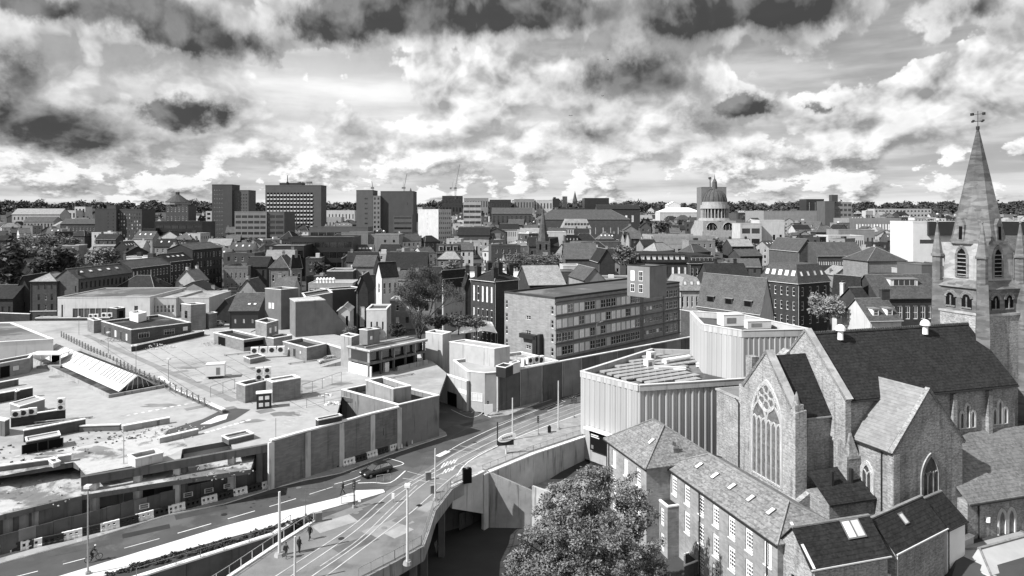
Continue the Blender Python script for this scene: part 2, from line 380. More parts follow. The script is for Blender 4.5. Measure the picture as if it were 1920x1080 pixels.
class Bld:
    """A building: origin = one corner, u axis at ang degrees, v axis 90 deg to its left. Faces: S (v=0) E (u=L1) N W (u=0)."""
    def __init__(s, name, label, cat, C, ang, L1, L2, z0, z1, wall, group=None):
        s.L1, s.L2, s.H, s.wall = L1, L2, z1-z0, wall
        s.o = thing(name, label, cat, (C[0], C[1], z0), math.radians(ang), group)
        s.holes = {k: [] for k in 'SENW'}; s.wins = []; s.gable = {}; s.keep = []
        FOOT.append((C, ang, L1, L2, z1))
    def face(s, k):
        L1, L2 = s.L1, s.L2
        return {'S': ((0,0),(1,0),L1), 'E': ((L1,0),(0,1),L2), 'N': ((L1,L2),(-1,0),L1), 'W': ((0,L2),(0,-1),L2)}[k]
    def win(s, k, cols, rows, kind='sash', w=.5, h=.55, r=(0,1,0,1), rec=.14, sill=None, name='window', skip=()):
        o, d, L = s.face(k); s0, s1, b0, b1 = r; cw = (s1-s0)*L/cols; ch = (b1-b0)*s.H/rows
        for j in range(rows):
            for i in range(cols):
                if (i,j) in skip: continue
                ww, hh = cw*w, ch*h; a = s0*L+cw*(i+.5)-ww/2; z = b0*s.H+ch*(j+.5)-hh/2
                kk = kind if isinstance(kind, str) else random.choice(kind)
                s.holes[k].append((a, a+ww, z, z+hh)); s.wins.append((k, a, z, ww, hh, kk, rec, name))
                if sill: s.keep.append((k, a-.08, a+ww+.08, z-.14))
        return s
    def walls(s, extra=None):
        b = MB(); H = s.H
        for k in 'SENW':
            o, d, L = s.face(k); n = (d[1], -d[0]); hs = s.holes[k]
            pt = lambda a, z, dep=0.: (o[0]+d[0]*a-n[0]*dep, o[1]+d[1]*a-n[1]*dep, z)
            xs = sorted({0., L, *[h[0] for h in hs], *[h[1] for h in hs]}); zs = sorted({0., H, *[h[2] for h in hs], *[h[3] for h in hs]})
            if hs:
                # merge full-height columns row by row
                for zi in range(len(zs)-1):
                    zc = (zs[zi]+zs[zi+1])/2; row = [h for h in hs if h[2] < zc < h[3]]; run = None
                    cuts = sorted({0., L, *[h[0] for h in row], *[h[1] for h in row]})
                    for a, c in zip(cuts, cuts[1:]):
                        m_ = (a+c)/2
                        if any(h[0] < m_ < h[1] for h in row): continue
                        b.quad(pt(a,zs[zi]), pt(c,zs[zi]), pt(c,zs[zi+1]), pt(a,zs[zi+1]))
                for (a, c, z, zt) in hs:
                    D = .22
                    b.quad(pt(a,z),pt(a,z,D),pt(a,zt,D),pt(a,zt)); b.quad(pt(c,z,D),pt(c,z),pt(c,zt),pt(c,zt,D))
                    b.quad(pt(a,z),pt(c,z),pt(c,z,D),pt(a,z,D)); b.quad(pt(a,zt,D),pt(c,zt,D),pt(c,zt),pt(a,zt))
            else: b.quad(pt(0,0), pt(L,0), pt(L,H), pt(0,H))
            if k in s.gable:
                g = s.gable[k]; b.tri(pt(0,H), pt(L,H), pt(L/2,H+g))
        s.w = b.build('wall', s.wall, s.o)
        for (k, a, z, ww, hh, kk, rec, nm) in s.wins:
            o, d, L = s.face(k); n = (d[1], -d[0])
            link(nm, wmesh(kk), s.o, (o[0]+d[0]*a-n[0]*rec, o[1]+d[1]*a-n[1]*rec, z), math.atan2(d[1], d[0]), (ww, 1, hh))
        if s.keep:
            c = MB()
            for (k, a, e, z) in s.keep:
                o, d, L = s.face(k); n = (d[1], -d[0])
                p = (o[0]+d[0]*a+n[0]*.05, o[1]+d[1]*a+n[1]*.05, z); q_ = (o[0]+d[0]*e+n[0]*.05, o[1]+d[1]*e+n[1]*.05, z)
                c.bar(p, q_, .1, .12)
            c.build('window_sills', coping, s.o)
        return s
    def flat(s, m=None, par=.5, cop=None, t=.3):
        L1, L2, H = s.L1, s.L2, s.H; m = m or felt
        MB().quad((t*.5,t*.5,H-.02),(L1-t*.5,t*.5,H-.02),(L1-t*.5,L2-t*.5,H-.02),(t*.5,L2-t*.5,H-.02)).build('roof', m, s.o)
        b = MB(); e = .06
        b.box(-e,-e,H+.002,L1+e,t,H+par).box(-e,L2-t,H+.002,L1+e,L2+e,H+par).box(-e,t,H+.002,t,L2-t,H+par).box(L1-t,t,H+.002,L1+e,L2-t,H+par)
        b.build('parapet', cop or s.wall, s.o); return s
    def roof(s, kind, rise, m, over=.3, verge=None, flip=False):
        L1, L2, H = s.L1, s.L2, s.H; o = over; b = MB(); tk = .16
        def slab(pts):
            b.add(list(pts)+[(p[0],p[1],p[2]-tk) for p in pts], [tuple(range(len(pts)))]+[(i,i+len(pts),(i+1)%len(pts)+len(pts),(i+1)%len(pts)) for i in range(len(pts))])
        if kind == 'gu':
            k = rise/(L2/2); zl = H-o*k+tk; zr = H+rise+tk
            slab([(-o,-o,zl),(L1+o,-o,zl),(L1+o,L2/2,zr),(-o,L2/2,zr)]); slab([(-o,L2/2,zr),(L1+o,L2/2,zr),(L1+o,L2+o,zl),(-o,L2+o,zl)])
            s.gable['E'] = s.gable['W'] = rise
        elif kind == 'gv':
            k = rise/(L1/2); zl = H-o*k+tk; zr = H+rise+tk
            slab([(-o,-o,zl),(L1/2,-o,zr),(L1/2,L2+o,zr),(-o,L2+o,zl)]); slab([(L1/2,-o,zr),(L1+o,-o,zl),(L1+o,L2+o,zl),(L1/2,L2+o,zr)])
            s.gable['S'] = s.gable['N'] = rise
        elif kind == 'hip':
            zl = H+tk*.5; zr = H+rise
            if L1 >= L2:
                i = L2/2*.85; A, B = (i,L2/2,zr), (L1-i,L2/2,zr)
                slab([(-o,-o,zl),(L1+o,-o,zl),B,A]); slab([(L1+o,L2+o,zl),(-o,L2+o,zl),A,B]); slab([(L1+o,-o,zl),(L1+o,L2+o,zl),B]); slab([(-o,L2+o,zl),(-o,-o,zl),A])
            else:
                i = L1/2*.85; A, B = (L1/2,i,zr), (L1/2,L2-i,zr)
                slab([(-o,-o,zl),(L1+o,-o,zl),A]); slab([(L1+o,L2+o,zl),(-o,L2+o,zl),B]); slab([(L1+o,-o,zl),(L1+o,L2+o,zl),B,A]); slab([(-o,L2+o,zl),(-o,-o,zl),A,B])
        elif kind == 'man':
            i = rise*.42; zl = H+.05; zr = H+rise; c = [(-o,-o),(L1+o,-o),(L1+o,L2+o),(-o,L2+o)]; d = [(i,i),(L1-i,i),(L1-i,L2-i),(i,L2-i)]
            for j in range(4): slab([(*c[j],zl),(*c[(j+1)%4],zl),(*d[(j+1)%4],zr),(*d[j],zr)])
            slab([(*p,zr) for p in d])
        s.r = b.build('roof', m, s.o)
        rt = MB(); zr = H+rise+tk*.5
        if kind == 'gu': rt.bar((-o,L2/2,zr),(L1+o,L2/2,zr),.34,.16)
        elif kind == 'gv': rt.bar((L1/2,-o,zr),(L1/2,L2+o,zr),.34,.16)
        elif kind == 'hip':
            rt.bar(A[:2]+(zr-.08,),B[:2]+(zr-.08,),.34,.16)
            for e, c_ in ((A,(-o,-o)),(A if L1 < L2 else B,(L1+o,-o)),(B if L1 < L2 else A,(-o,L2+o)),(B,(L1+o,L2+o))): rt.tube((c_[0],c_[1],zl+.02),(e[0],e[1],zr+.04),.11,n=4)
        rt.build('ridge_tiles', slatel if m is not slatel else tile, s.r)
        gt = MB()
        if kind in ('gu','hip','man'): gt.bar((-o,-o-.06,H-.14),(L1+o,-o-.06,H-.14),.12,.13)
        if kind in ('gv','hip','man'): gt.bar((-o-.06,-o,H-.14),(-o-.06,L2+o,H-.14),.12,.13)
        gt.tube((.25,-.08,0),(.25,-.08,H-.1),.06,n=4); gt.build('gutter', random.choice([dark,dark,offw]), s.r)
        s.rk = (kind, rise); return s
    def rz(s, u, v_):                       # roof height at a plan point
        kind, rise = s.rk; L1, L2, H = s.L1, s.L2, s.H
        if kind == 'gu': return H+rise*(1-abs(v_-L2/2)/(L2/2))
        if kind == 'gv': return H+rise*(1-abs(u-L1/2)/(L1/2))
        if kind == 'hip': m_ = min(L1,L2)/2; return H+rise*min(1, min(u,L1-u,v_,L2-v_)/m_)
        return H+rise
    def chim(s, u, v_, h=1.6, w_=1.1, d=.7, pots=3, m=None):
        z = s.rz(u, v_)-.6; b = MB(); b.box(u-w_/2,v_-d/2,z-.6,u+w_/2,v_+d/2,z+h+.6); b.box(u-w_/2-.08,v_-d/2-.08,z+h+.3,u+w_/2+.08,v_+d/2+.08,z+h+.5)
        b.mat(1)
        for i in range(pots): b.frustum((u-w_/2+(i+.5)*w_/pots,v_), z+h+.6, z+h+1.15, .14, .11, 6)
        b.build('chimney', [m or s.wall, tile], s.r); return s
    def velux(s, k, n, w_=.9, h=1.2, t=.5, r=(.08,.92), name='skylight'):
        kind, rise = s.rk; L1, L2, H = s.L1, s.L2, s.H
        o, d, L = s.face(k); n_ = (d[1], -d[0]); half = (L2/2 if k in 'SN' else L1/2)
        sl_ = math.atan2(rise, half) if kind != 'man' else math.atan2(rise, rise*.42)
        run = half if kind != 'man' else rise*.42
        me = wmesh('velux')
        for i in range(n):
            a = lp(r[0], r[1], (i+.5)/n)*L-w_/2; dep = run*t
            ob = link(name, me, s.r, (o[0]+d[0]*a-n_[0]*dep+n_[0]*math.sin(sl_)*.24, o[1]+d[1]*a-n_[1]*dep+n_[1]*math.sin(sl_)*.24, H+rise*t+.24*math.cos(sl_)))
            ob.rotation_euler = (-(math.pi/2-sl_), 0, math.atan2(d[1], d[0])); ob.scale = (w_, 1, h)
        return s
    def dormers(s, k, n, w_=1.5, h=1.5, t=.25, m=None, kind='sash', r=(.05,.95)):
        kd, rise = s.rk; L1, L2, H = s.L1, s.L2, s.H; o, d, L = s.face(k); n_ = (d[1], -d[0])
        half = (L2/2 if k in 'SN' else L1/2) if kd != 'man' else rise*.42
        for i in range(n):
            c = lp(r[0], r[1], (i+.5)/n)*L; dep = half*t; z = H+rise*t; back = h/(rise/half)*1.05
            b = MB(); pt = lambda a, e, zz: (o[0]+d[0]*a-n_[0]*(dep+e), o[1]+d[1]*a-n_[1]*(dep+e), zz)
            A = [pt(c-w_/2,0,z), pt(c+w_/2,0,z), pt(c+w_/2,0,z+h), pt(c-w_/2,0,z+h)]; B_ = [pt(c-w_/2,back,z+h), pt(c+w_/2,back,z+h)]
            b.quad(*A); b.tri(A[0],A[3],B_[0]); b.tri(A[1],B_[1],A[2]); b.mat(1)
            q1 = [pt(c-w_/2-.15,-.2,z+h+.02),pt(c+w_/2+.15,-.2,z+h+.02),pt(c+w_/2+.15,back,z+h+.14),pt(c-w_/2-.15,back,z+h+.14)]
            b.add(q1+[(p[0],p[1],p[2]-.12) for p in q1], ((0,1,2,3),(0,4,5,1),(1,5,6,2),(3,7,4,0)))
            dm = b.build('dormer', [m or white, lead], s.r)
            link('window', wmesh(kind), dm, pt(c-w_*.4,-.06,z+h*.12), math.atan2(d[1], d[0]), (w_*.8,1,h*.76))
        return s
FOOT = []
def corner(px, py, Y): p = PY(px, py, Y); return p
def bld(name, label, cat, px, py, Y, xl, xr, ang, wall, z0=None, depth=None, length=None, group=None):
    """near corner at photo pixel (px, py) of the eaves, at depth Y; the u side runs to column xr, the v side to column xl"""
    p = PY(px, py, Y); u = U(ang); v_ = (-u[1], u[0])
    L1 = length if length else abs(reach(p, u, xr)); L2 = depth if depth else abs(reach(p, v_, xl))
    if z0 is None: z0 = T(p.x, p.y)-1.5
    return Bld(name, label, cat, (p.x, p.y), ang, L1, L2, z0, p.z, wall, group)

# ------------------------------------------------------------------ ground, roads, decks
def smooth(x, a, b): t_ = max(0., min(1., (x-a)/(b-a))); return t_*t_*(3-2*t_)
def G(X, Y):
    if Y > 240: return T(X, Y)
    low = -8.5 + 4.6*smooth(Y, 96, 116) + 3.3*smooth(Y, 116, 128)
    low = lp(low, max(low, -3.2), smooth(X, 46, 52))
    return lp(low, T(X, Y)-.6, smooth(Y, 128, 150))
g = MB(); ys = [20,45,60,70,80,88,96,100,104,108,112,116,120,124,128,135,142,150,170,200,240,300,370,450,560,700,900,1200,1600,2000,2400,2800,3600,5000,9000,15000]
xs_ = [-1.6+i*.05 for i in range(65)]
vs = [( (k*max(Y,60) if Y < 9e9 else 0), Y, G(k*max(Y,60), Y)) for Y in ys for k in xs_]
n_ = len(xs_); g.add(vs, [(j*n_+i, j*n_+i+1, (j+1)*n_+i+1, (j+1)*n_+i) for j in range(len(ys)-1) for i in range(n_-1)])
struct('ground', g, soil)
def sheet(name, px, z, m, zref=0., parent=None):
    pts = [P(a, b, zref) for a, b in px]; b_ = MB(); b_.poly([(p.x,p.y,z) for p in pts])
    me = b_.mesh(name, m); bm = bmesh.new(); bm.from_mesh(me); bmesh.ops.triangulate(bm, faces=bm.faces[:])
    for f in bm.faces:
        if f.normal.z < 0: f.normal_flip()
    bm.to_mesh(me); bm.free(); o = link(name, me, parent)
    if not parent: o['kind'] = 'structure'
    return o
def slabm(name, pts, z0, z1, mt, ms, parent=None):
    b_ = MB(); b_.prism([(p[0],p[1]) for p in pts], z0, z1); n = len(pts); b_.m = [1,0]+[1]*n
    me = b_.mesh(name, [mt, ms]); bm = bmesh.new(); bm.from_mesh(me); bmesh.ops.triangulate(bm, faces=[f for f in bm.faces if len(f.verts) > 4]); bm.to_mesh(me); bm.free()
    o = link(name, me, parent)
    if not parent: o['kind'] = 'structure'
    return o
E1 = U(43.8); E2 = (-E1[1], E1[0])
HOARD = [(-220,1108),(0,1046),(100,1018),(200,990),(300,962),(400,936),(505,911),(570,892),(640,871),(730,838),(825,804)]
RAILR = [(1097,815),(1000,848),(905,886),(880,897),(845,915),(812,957),(800,995),(790,1022),(740,1050),(672,1085),(600,1128)]
far1 = P(1092,708); wd = U(39.2)
pts = [P(*p) for p in HOARD]+[P(800,768), P(842,752), P(906,777), P(933,771), far1, far1+Vector((wd[0]*70,wd[1]*70,0)), Vector((95,165,0)), P(1160,800)]+[P(*p) for p in RAILR]+[P(340,1140),P(430,1080),P(588,976),P(548,978),P(512,1001),P(255,1082),P(140,1118)]
slabm('road', pts, -1.3, 0., asphalt, concrd)
tram = sheet('tram_street', [(360,1128),(432,1081),(589,977),(640,958),(700,935),(730,918),(780,890),(850,850),(930,808),(1010,778),(1096,748),(1150,760),(1098,814),(1000,846),(905,885),(880,895),(845,912),(811,955),(799,993),(788,1020),(740,1048),(668,1084),(600,1126)], .008, tarmac2)
# pale footway between the carriageway and the subway ramp
fw = [(40,1103),(118,1080),(420,988),(512,964),(633,935),(668,921),(719,919),(722,924),(690,934),(592,962),(512,988),(420,1012),(267,1055),(150,1098)]
slabm('footway', [P(*p) for p in fw], .01, .12, pave, pave)
slabm('kerbside_footway', [P(*p) for p in HOARD]+[P(a,b) for a,b in [(836,812),(838,817),(731,853),(639,888),(568,902),(518,915),(420,946),(311,968),(166,1013),(18,1053),(-220,1122)]], .005, .13, paveg, coping)
fr = [P(907,778), P(935,772), far1, far1+Vector((wd[0]*60,wd[1]*60,0))]
of = Vector((wd[1], -wd[0], 0))
slabm('wall_footway', fr[:1]+fr[1:]+[fr[3]+of*3.2, fr[2]+of*3.2, fr[1]+of*3.0, fr[0]+of*2.2], .006, .13, paveg, coping)
slabm('platform_footway', [P(a,b) for a,b in [(846,905),(880,868),(960,826),(1090,776),(1150,762),(1098,813),(1000,845),(905,884),(880,894),(850,906)]], .012, .14, paveg, line)
# painted lines
def stripe(pxs, wdt, m, z=.02, name='painted_line', zref=0., parent=None):
    pp = [P(a,b,zref) for a,b in pxs]; b_ = MB(); L_, R_ = [], []
    for i, p in enumerate(pp):
        d = (pp[min(i+1,len(pp)-1)]-pp[max(i-1,0)]); nn = Vector((-d.y,d.x,0)).normalized()*wdt/2
        L_.append((p.x+nn.x,p.y+nn.y,z)); R_.append((p.x-nn.x,p.y-nn.y,z))
    for i in range(len(pp)-1): b_.quad(R_[i],R_[i+1],L_[i+1],L_[i])
    return b_.build(name, m, parent)
def spline(pts, n=6):
    out_ = []
    for i in range(len(pts)-1):
        p0,p1,p2,p3 = [Vector(pts[max(0,min(len(pts)-1,k))]) for k in (i-1,i,i+1,i+2)]
        for j in range(n):
            t_ = j/n; q_ = .5*((2*p1)+(p2-p0)*t_+(2*p0-5*p1+4*p2-p3)*t_*t_+(3*p1-p0-3*p2+p3)*t_**3); out_.append(tuple(q_))
    return out_+[tuple(pts[-1])]
lines = tram
for dsh in [((-20,1094),(71,1071)),((118,1058),(160,1047)),((233,1028),(299,1010)),((333,1000),(396,982)),((427,973),(478,958)),((505,950),(555,935)),((580,927),(624,913))]:
    stripe(dsh, .16, line, .016, 'lane_dash', parent=lines)
for pl, w_, m in [([(627,908),(660,899),(677,892)],.14,line),([(657,886),(728.5,859.6)],.14,line),([(728.5,859.6),(757,869),(737,876)],.16,line),
    ([(671,906),(700,905),(732,905),(760,883)],.2,line),([(640,913),(676,900)],.12,line),
    ([(764,884),(798,893),(820,897),(838,900)],.12,linef),([(755,897),(800,903),(830,908)],.12,linef),([(832,864),(858,869),(872,873)],.14,linef),
    ([(822,854),(840,846),(870,829),(930,801),(1000,772),(1090,738)],.14,line),([(935,795),(1090,735)],.13,linef),
    ([(846,842),(868,846),(882,848)],.1,linef),([(862,836),(884,840),(900,843)],.1,linef),([(850,862),(900,838),(940,822)],.12,linef),
    ([(846,768),(882,783),(905,772),(880,760)],.13,line),([(862,772),(893,763)],.12,linef),([(884,774),(900,766),(935,776)],.12,line),([(935,780),(1010,757),(1090,730)],.13,line),
    ([(1020,768),(1050,756),(1060,752)],.14,line),([(1026,771),(1056,759)],.14,line),([(850,905),(878,866),(960,824),(1092,774)],.18,line)]:
    stripe(spline(pl,4) if len(pl) > 2 else pl, w_, m, .022, 'painted_line', parent=lines)
for (a,b) in [(827,872),(833,870),(839,868),(845,866),(851,864),(829,884),(835,882),(841,880),(847,877)]:
    stripe([(a,b+5),(a+7,b-4)], .22, line, .024, 'lane_lettering_stroke', parent=lines)
stripe([(820,856),(840,846)], 1.0, line, .026, 'arrow_marking', parent=lines)
for i,(a,b,L_,w_,an) in enumerate([(330,975,6,1.6,33),(480,940,4,1.4,36),(230,1010,5,1.3,32),(90,1045,6,1.5,30),(790,850,3,2,40),(870,800,6,1.5,40),(960,780,5,1.2,40),(930,845,3,1.2,40)]):
    c = P(a,b); u = U(an); MB().poly([(c.x+u[0]*x_-u[1]*y_, c.y+u[1]*x_+u[0]*y_, .0145+.0003*i) for x_,y_ in ((0,0),(L_,0),(L_,w_),(0,w_))]).build('tarmac_patch', M('patch_road', .055, var=.25, scale=.5, rnd=.35), lines)
for i,(a,b,L_,w_,an,mm) in enumerate([(650,985,5,2.4,45,0),(700,1010,6,2.6,45,1),(760,985,4,2.2,60,0),(600,1000,5,2.5,40,1),(640,1040,5,2,45,0),(800,960,3,1.6,60,1),(740,1010,3,2,50,1),(690,960,3,1.5,45,0),(860,880,3,1.5,40,0)]):
    c = P(a,b); u = U(an); MB().poly([(c.x+u[0]*x_-u[1]*y_, c.y+u[1]*x_+u[0]*y_, .0125+.0004*i) for x_,y_ in ((0,0),(L_,0),(L_,w_),(0,w_))]).build('paving_patch', [M('patch_tram_dark', .13, var=.25, scale=.5, rnd=.2), M('patch_tram_pale', .25, var=.2, scale=.5, rnd=.2)][mm], tram)
for i,(a,b) in enumerate([(668,962),(786,948),(720,990),(420,965),(560,915),(890,830),(700,880),(640,1010)]):
    c = P(a,b); MB().frustum((c.x,c.y),.0265,.03,.38,.38,12).build('manhole_cover', [steeld,dark][i%2], tram)
RA = [[(500,1092),(518,1080),(609.6,1021),(666,982),(716,938),(742,919),(805,884),(852,852),(932,813),(1010,781),(1110,745)],
      [(540,1090),(550,1077),(657,1003),(728,942),(775,908),(814,886),(858,861),(936,822),(1012,788),(1110,753)],
      [(575,1090),(586,1080),(675,1018),(734,964),(790,911),(858,872),(936,832),(1012,797),(1110,760)],
      [(602,1090),(612,1080),(687,1024),(767,964),(811,926),(864,884),(940,842),(1016,806),(1110,768)]]
for r_ in RA: stripe(spline(r_,8), .17, rail, .03, 'tram_rail', parent=tram)
for r_ in ([(600,1062),(672,1012),(731,956),(782,910)],): stripe(spline(r_,6), .14, linef, .018, 'rail_trackbed', parent=tram)

# ------------------------------------------------------------------ railings, parapets and the subway ramp
def railing(name, label, pxs, z, h=1.1, gap=1.6, m=None, balus=True):
    pp = [P(a,b,z) if len((a,b)) == 2 else None for a,b in pxs]; o = thing(name, label, 'railing', pp[0]); m = m or steel; B0 = pp[0]
    t1, t2 = MB(), MB()
    for a, b in zip(pp, pp[1:]):
        a_, b_ = a-B0, b-B0; k = Vector((0,0,h)); t1.tube(a_+k, b_+k, .035, n=5); t2.tube(a_+Vector((0,0,.15)), b_+Vector((0,0,.15)), .025, n=4)
    t1.build('top_rail', m, o); t2.build('bottom_rail', m, o)
    pm = MB().box(-.03,-.03,0,.03,.03,h).mesh('post', m); bm_ = MB()
    for a, b in zip(pp, pp[1:]):
        L = (b-a).length; n = max(1, round(L/gap))
        for i in range(n+1): link('post', pm, o, a-B0+(b-a)*(i/n))
        if balus:
            nb = int(L/.14)
            for i in range(nb): q_ = a-B0+(b-a)*((i+.5)/nb); bm_.tube(q_+Vector((0,0,.15)), q_+Vector((0,0,h)), .008, n=3)
    x_ = bm_.build('balusters', m, o)
    if x_: x_['kind'] = 'stuff'
    return o
railing('bridge_railing', 'steel railing bending along the edge of the tram bridge', RAILR[3:-1], .0)
railing('street_railing', 'steel railing on the long stained wall running to the fluted gallery', RAILR[:3], .0)
railing('ramp_railing', 'pale steel handrail along the sunken subway ramp', [(588,976),(512,1024),(430,1080),(380,1112)], .0, balus=False, m=poleg)
railing('verge_railing', 'thin post railing on the weedy verge above the subway ramp', [(545,981),(512,1003),(420,1032),(330,1060),(256,1083)], .05, h=1.0, gap=3, m=steeld, balus=False)
sheet('ramp_verge', [(592,964),(512,989),(420,1013),(267,1056),(150,1099),(140,1117),(255,1081),(512,1000),(548,977),(588,975)], .014, soil)
# walls of the ramp and of the lower street
def wallrun(name, label, pts, z0, z1, th_, m, cat='wall', cop=None, ch=.18):
    b_ = MB(); b0 = Vector((pts[0].x, pts[0].y, 0)); o = thing(name, label, cat, b0); q_ = [p-b0 for p in pts]
    for a, b in zip(q_, q_[1:]):
        L = (b-a).length; n = max(1, round(L/5.5)); e = (b-a)/max(L,.01)*.02
        for i in range(n):
            p0, p1 = a+(b-a)*(i/n)+e, a+(b-a)*((i+1)/n)-e; MB().bar((p0.x,p0.y,z0),(p1.x,p1.y,z0),th_,z1-z0).build('wall_panel', m, o)
    c = MB()
    for a, b in zip(q_, q_[1:]): c.bar((a.x,a.y,z1+.003),(b.x,b.y,z1+.003),th_+.16,ch)
    c.build('coping', cop or coping, o); return o
wallrun('ramp_wall', 'dark concrete beam wall on the far side of the sunken ramp', [P(548,979),P(512,1002),P(255,1083),P(140,1119)], -6, -.05, .5, concrd)
wallrun('ramp_wall', 'stained concrete wall under the handrail of the sunken ramp', [P(590,977),P(512,1027),P(428,1083)], -6, -.02, .3, concrd)
stw = [P(905,889), P(1000,850), P(1099,817)]
wallrun('retaining_wall', 'long pale retaining wall with dark drip stains below the street railing', stw, -8.6, -.1, .6, concrl)
# subway entrance block below the bridge
def tub(name, label, pts, z0, zt, wall, roofm=None, drop=.7, t=.35, cop=None, cat='building', ch=.14, group=None, wins=()):
    n = len(pts); a = sum(pts[i][0]*pts[(i+1)%n][1]-pts[(i+1)%n][0]*pts[i][1] for i in range(n))
    if a < 0: pts = pts[::-1]
    c = Vector((sum(p[0] for p in pts)/n, sum(p[1] for p in pts)/n, z0)); o = thing(name, label, cat, c, 0, group)
    q_ = [Vector((p[0]-c.x, p[1]-c.y)) for p in pts]; H = zt-z0
    def inset(e):
        r = []
        for i in range(n):
            p0, p1, p2 = q_[i-1], q_[i], q_[(i+1)%n]; d1 = (p1-p0).normalized(); d2 = (p2-p1).normalized(); n1 = Vector((-d1.y,d1.x)); n2 = Vector((-d2.y,d2.x))
            k = n1+n2; r.append(p1+k*(e/max(.2,(1+n1.dot(n2)))))
        return r
    A, B_ = q_, inset(t); b_ = MB()
    for i in range(n):
        j = (i+1)%n; b_.quad((*A[i],0),(*A[j],0),(*A[j],H),(*A[i],H)); b_.quad((*B_[j],H-drop),(*B_[i],H-drop),(*B_[i],H),(*B_[j],H))
    b_.build('wall', wall, o)
    MB().poly([(*p,H-drop) for p in B_]).build('roof', roofm or feltd, o)
    Ao, Bi = inset(-.07), inset(t+.04); cb_ = MB()
    for i in range(n):
        j = (i+1)%n; cb_.quad((*Ao[i],H+ch),(*Ao[j],H+ch),(*Bi[j],H+ch),(*Bi[i],H+ch)); cb_.quad((*Ao[i],H+.002),(*Ao[j],H+.002),(*Ao[j],H+ch),(*Ao[i],H+ch)); cb_.quad((*Bi[j],H+.002),(*Bi[i],H+.002),(*Bi[i],H+ch),(*Bi[j],H+ch))
    cb_.build('coping', cop or coping, o)
    for (e, s_, z, w_, h, kind, nm) in wins:
        p, p2 = q_[e%n], q_[(e+1)%n]; d = (p2-p).normalized(); nn = Vector((d.y,-d.x)); L = (p2-p).length
        r = p+d*(s_*L-w_/2)+nn*.045; link(nm, wmesh(kind), o, (r.x,r.y,z), math.atan2(d.y,d.x), (w_,1,h))
    FOOTP.append((c.x, c.y, max(p.length for p in q_)*.8))
    return o
FOOTP = []
def b3(N, R_, L_, z):                      # plan from the three front roof corners in the photo
    n, r, l = P(*N, z), P(*R_, z), P(*L_, z); return [n, r, r+l-n, l]
def b3o(N, z, xr, xl, ang):                # plan squared to a grid direction
    n = P(*N, z); u = U(ang); v_ = (-u[1],u[0]); a = reach(n,u,xr); b = reach(n,v_,xl)
    n = Vector((n.x,n.y)); u = Vector(u); v_ = Vector(v_); return [n, n+u*a, n+u*a+v_*b, n+v_*b]
sub = [P(905,888), P(904,889), ]
W0 = P(905,889,-.2); W1 = W0+Vector((-9.4,-4.6,0)); Wc = P(905,1003,-8.3)
# wing walls: a tall lit wall facing the lower street and a sloping one beyond
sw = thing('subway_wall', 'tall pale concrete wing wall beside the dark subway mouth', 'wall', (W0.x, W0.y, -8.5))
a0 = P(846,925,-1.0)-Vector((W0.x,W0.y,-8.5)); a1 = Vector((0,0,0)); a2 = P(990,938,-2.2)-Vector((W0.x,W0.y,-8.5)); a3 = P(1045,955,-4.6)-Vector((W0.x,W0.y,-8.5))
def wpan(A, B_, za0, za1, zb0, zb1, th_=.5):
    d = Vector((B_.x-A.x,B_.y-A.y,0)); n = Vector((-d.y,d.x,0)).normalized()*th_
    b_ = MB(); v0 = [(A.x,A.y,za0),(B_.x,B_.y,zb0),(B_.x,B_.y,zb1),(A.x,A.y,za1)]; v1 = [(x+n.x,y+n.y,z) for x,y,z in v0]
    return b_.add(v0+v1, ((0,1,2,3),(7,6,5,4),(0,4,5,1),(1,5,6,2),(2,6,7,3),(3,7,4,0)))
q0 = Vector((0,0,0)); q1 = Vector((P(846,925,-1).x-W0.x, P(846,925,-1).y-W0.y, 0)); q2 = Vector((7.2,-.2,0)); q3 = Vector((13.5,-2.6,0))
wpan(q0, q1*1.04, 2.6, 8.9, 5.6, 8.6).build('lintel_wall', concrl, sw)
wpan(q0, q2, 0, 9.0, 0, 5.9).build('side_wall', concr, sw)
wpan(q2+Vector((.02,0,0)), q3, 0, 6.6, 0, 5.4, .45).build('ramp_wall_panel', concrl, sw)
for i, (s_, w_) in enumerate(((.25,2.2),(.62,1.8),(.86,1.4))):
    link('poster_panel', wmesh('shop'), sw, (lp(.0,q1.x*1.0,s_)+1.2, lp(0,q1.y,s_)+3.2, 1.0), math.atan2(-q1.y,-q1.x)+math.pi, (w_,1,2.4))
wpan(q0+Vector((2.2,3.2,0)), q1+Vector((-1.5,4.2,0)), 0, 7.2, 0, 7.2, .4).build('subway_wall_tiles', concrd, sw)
slabm('ramp_path', [W0+Vector((.6,.6,0)), P(1000,852), P(1097,818), P(1097,818)+Vector((.5,-5.5,0)), W0+Vector((13.5,-2,0)), W0+Vector((7.2,.4,0))], -9, -4.9, paveg, concrd)
# bridge piers and edge beam
brg = thing('bridge_edge', 'dark stained edge beam and piers carrying the tram bridge', 'bridge', P(800,995,0))
bb = MB(); q_ = [P(*p)-P(800,995) for p in RAILR[3:]]
for a, b in zip(q_, q_[1:]): bb.bar((a.x,a.y,-1.75),(b.x,b.y,-1.75),.7,1.72)
bb.build('edge_beam', concr, brg)
for (a, b) in [(838,930),(806,985),(786,1030),(735,1056),(690,1082)]:
    p = P(a,b)-P(800,995); MB().box(p.x-1.2,p.y+.5,-9,p.x-.4,p.y+1.4,-1.3).build('pier', concrd, brg)

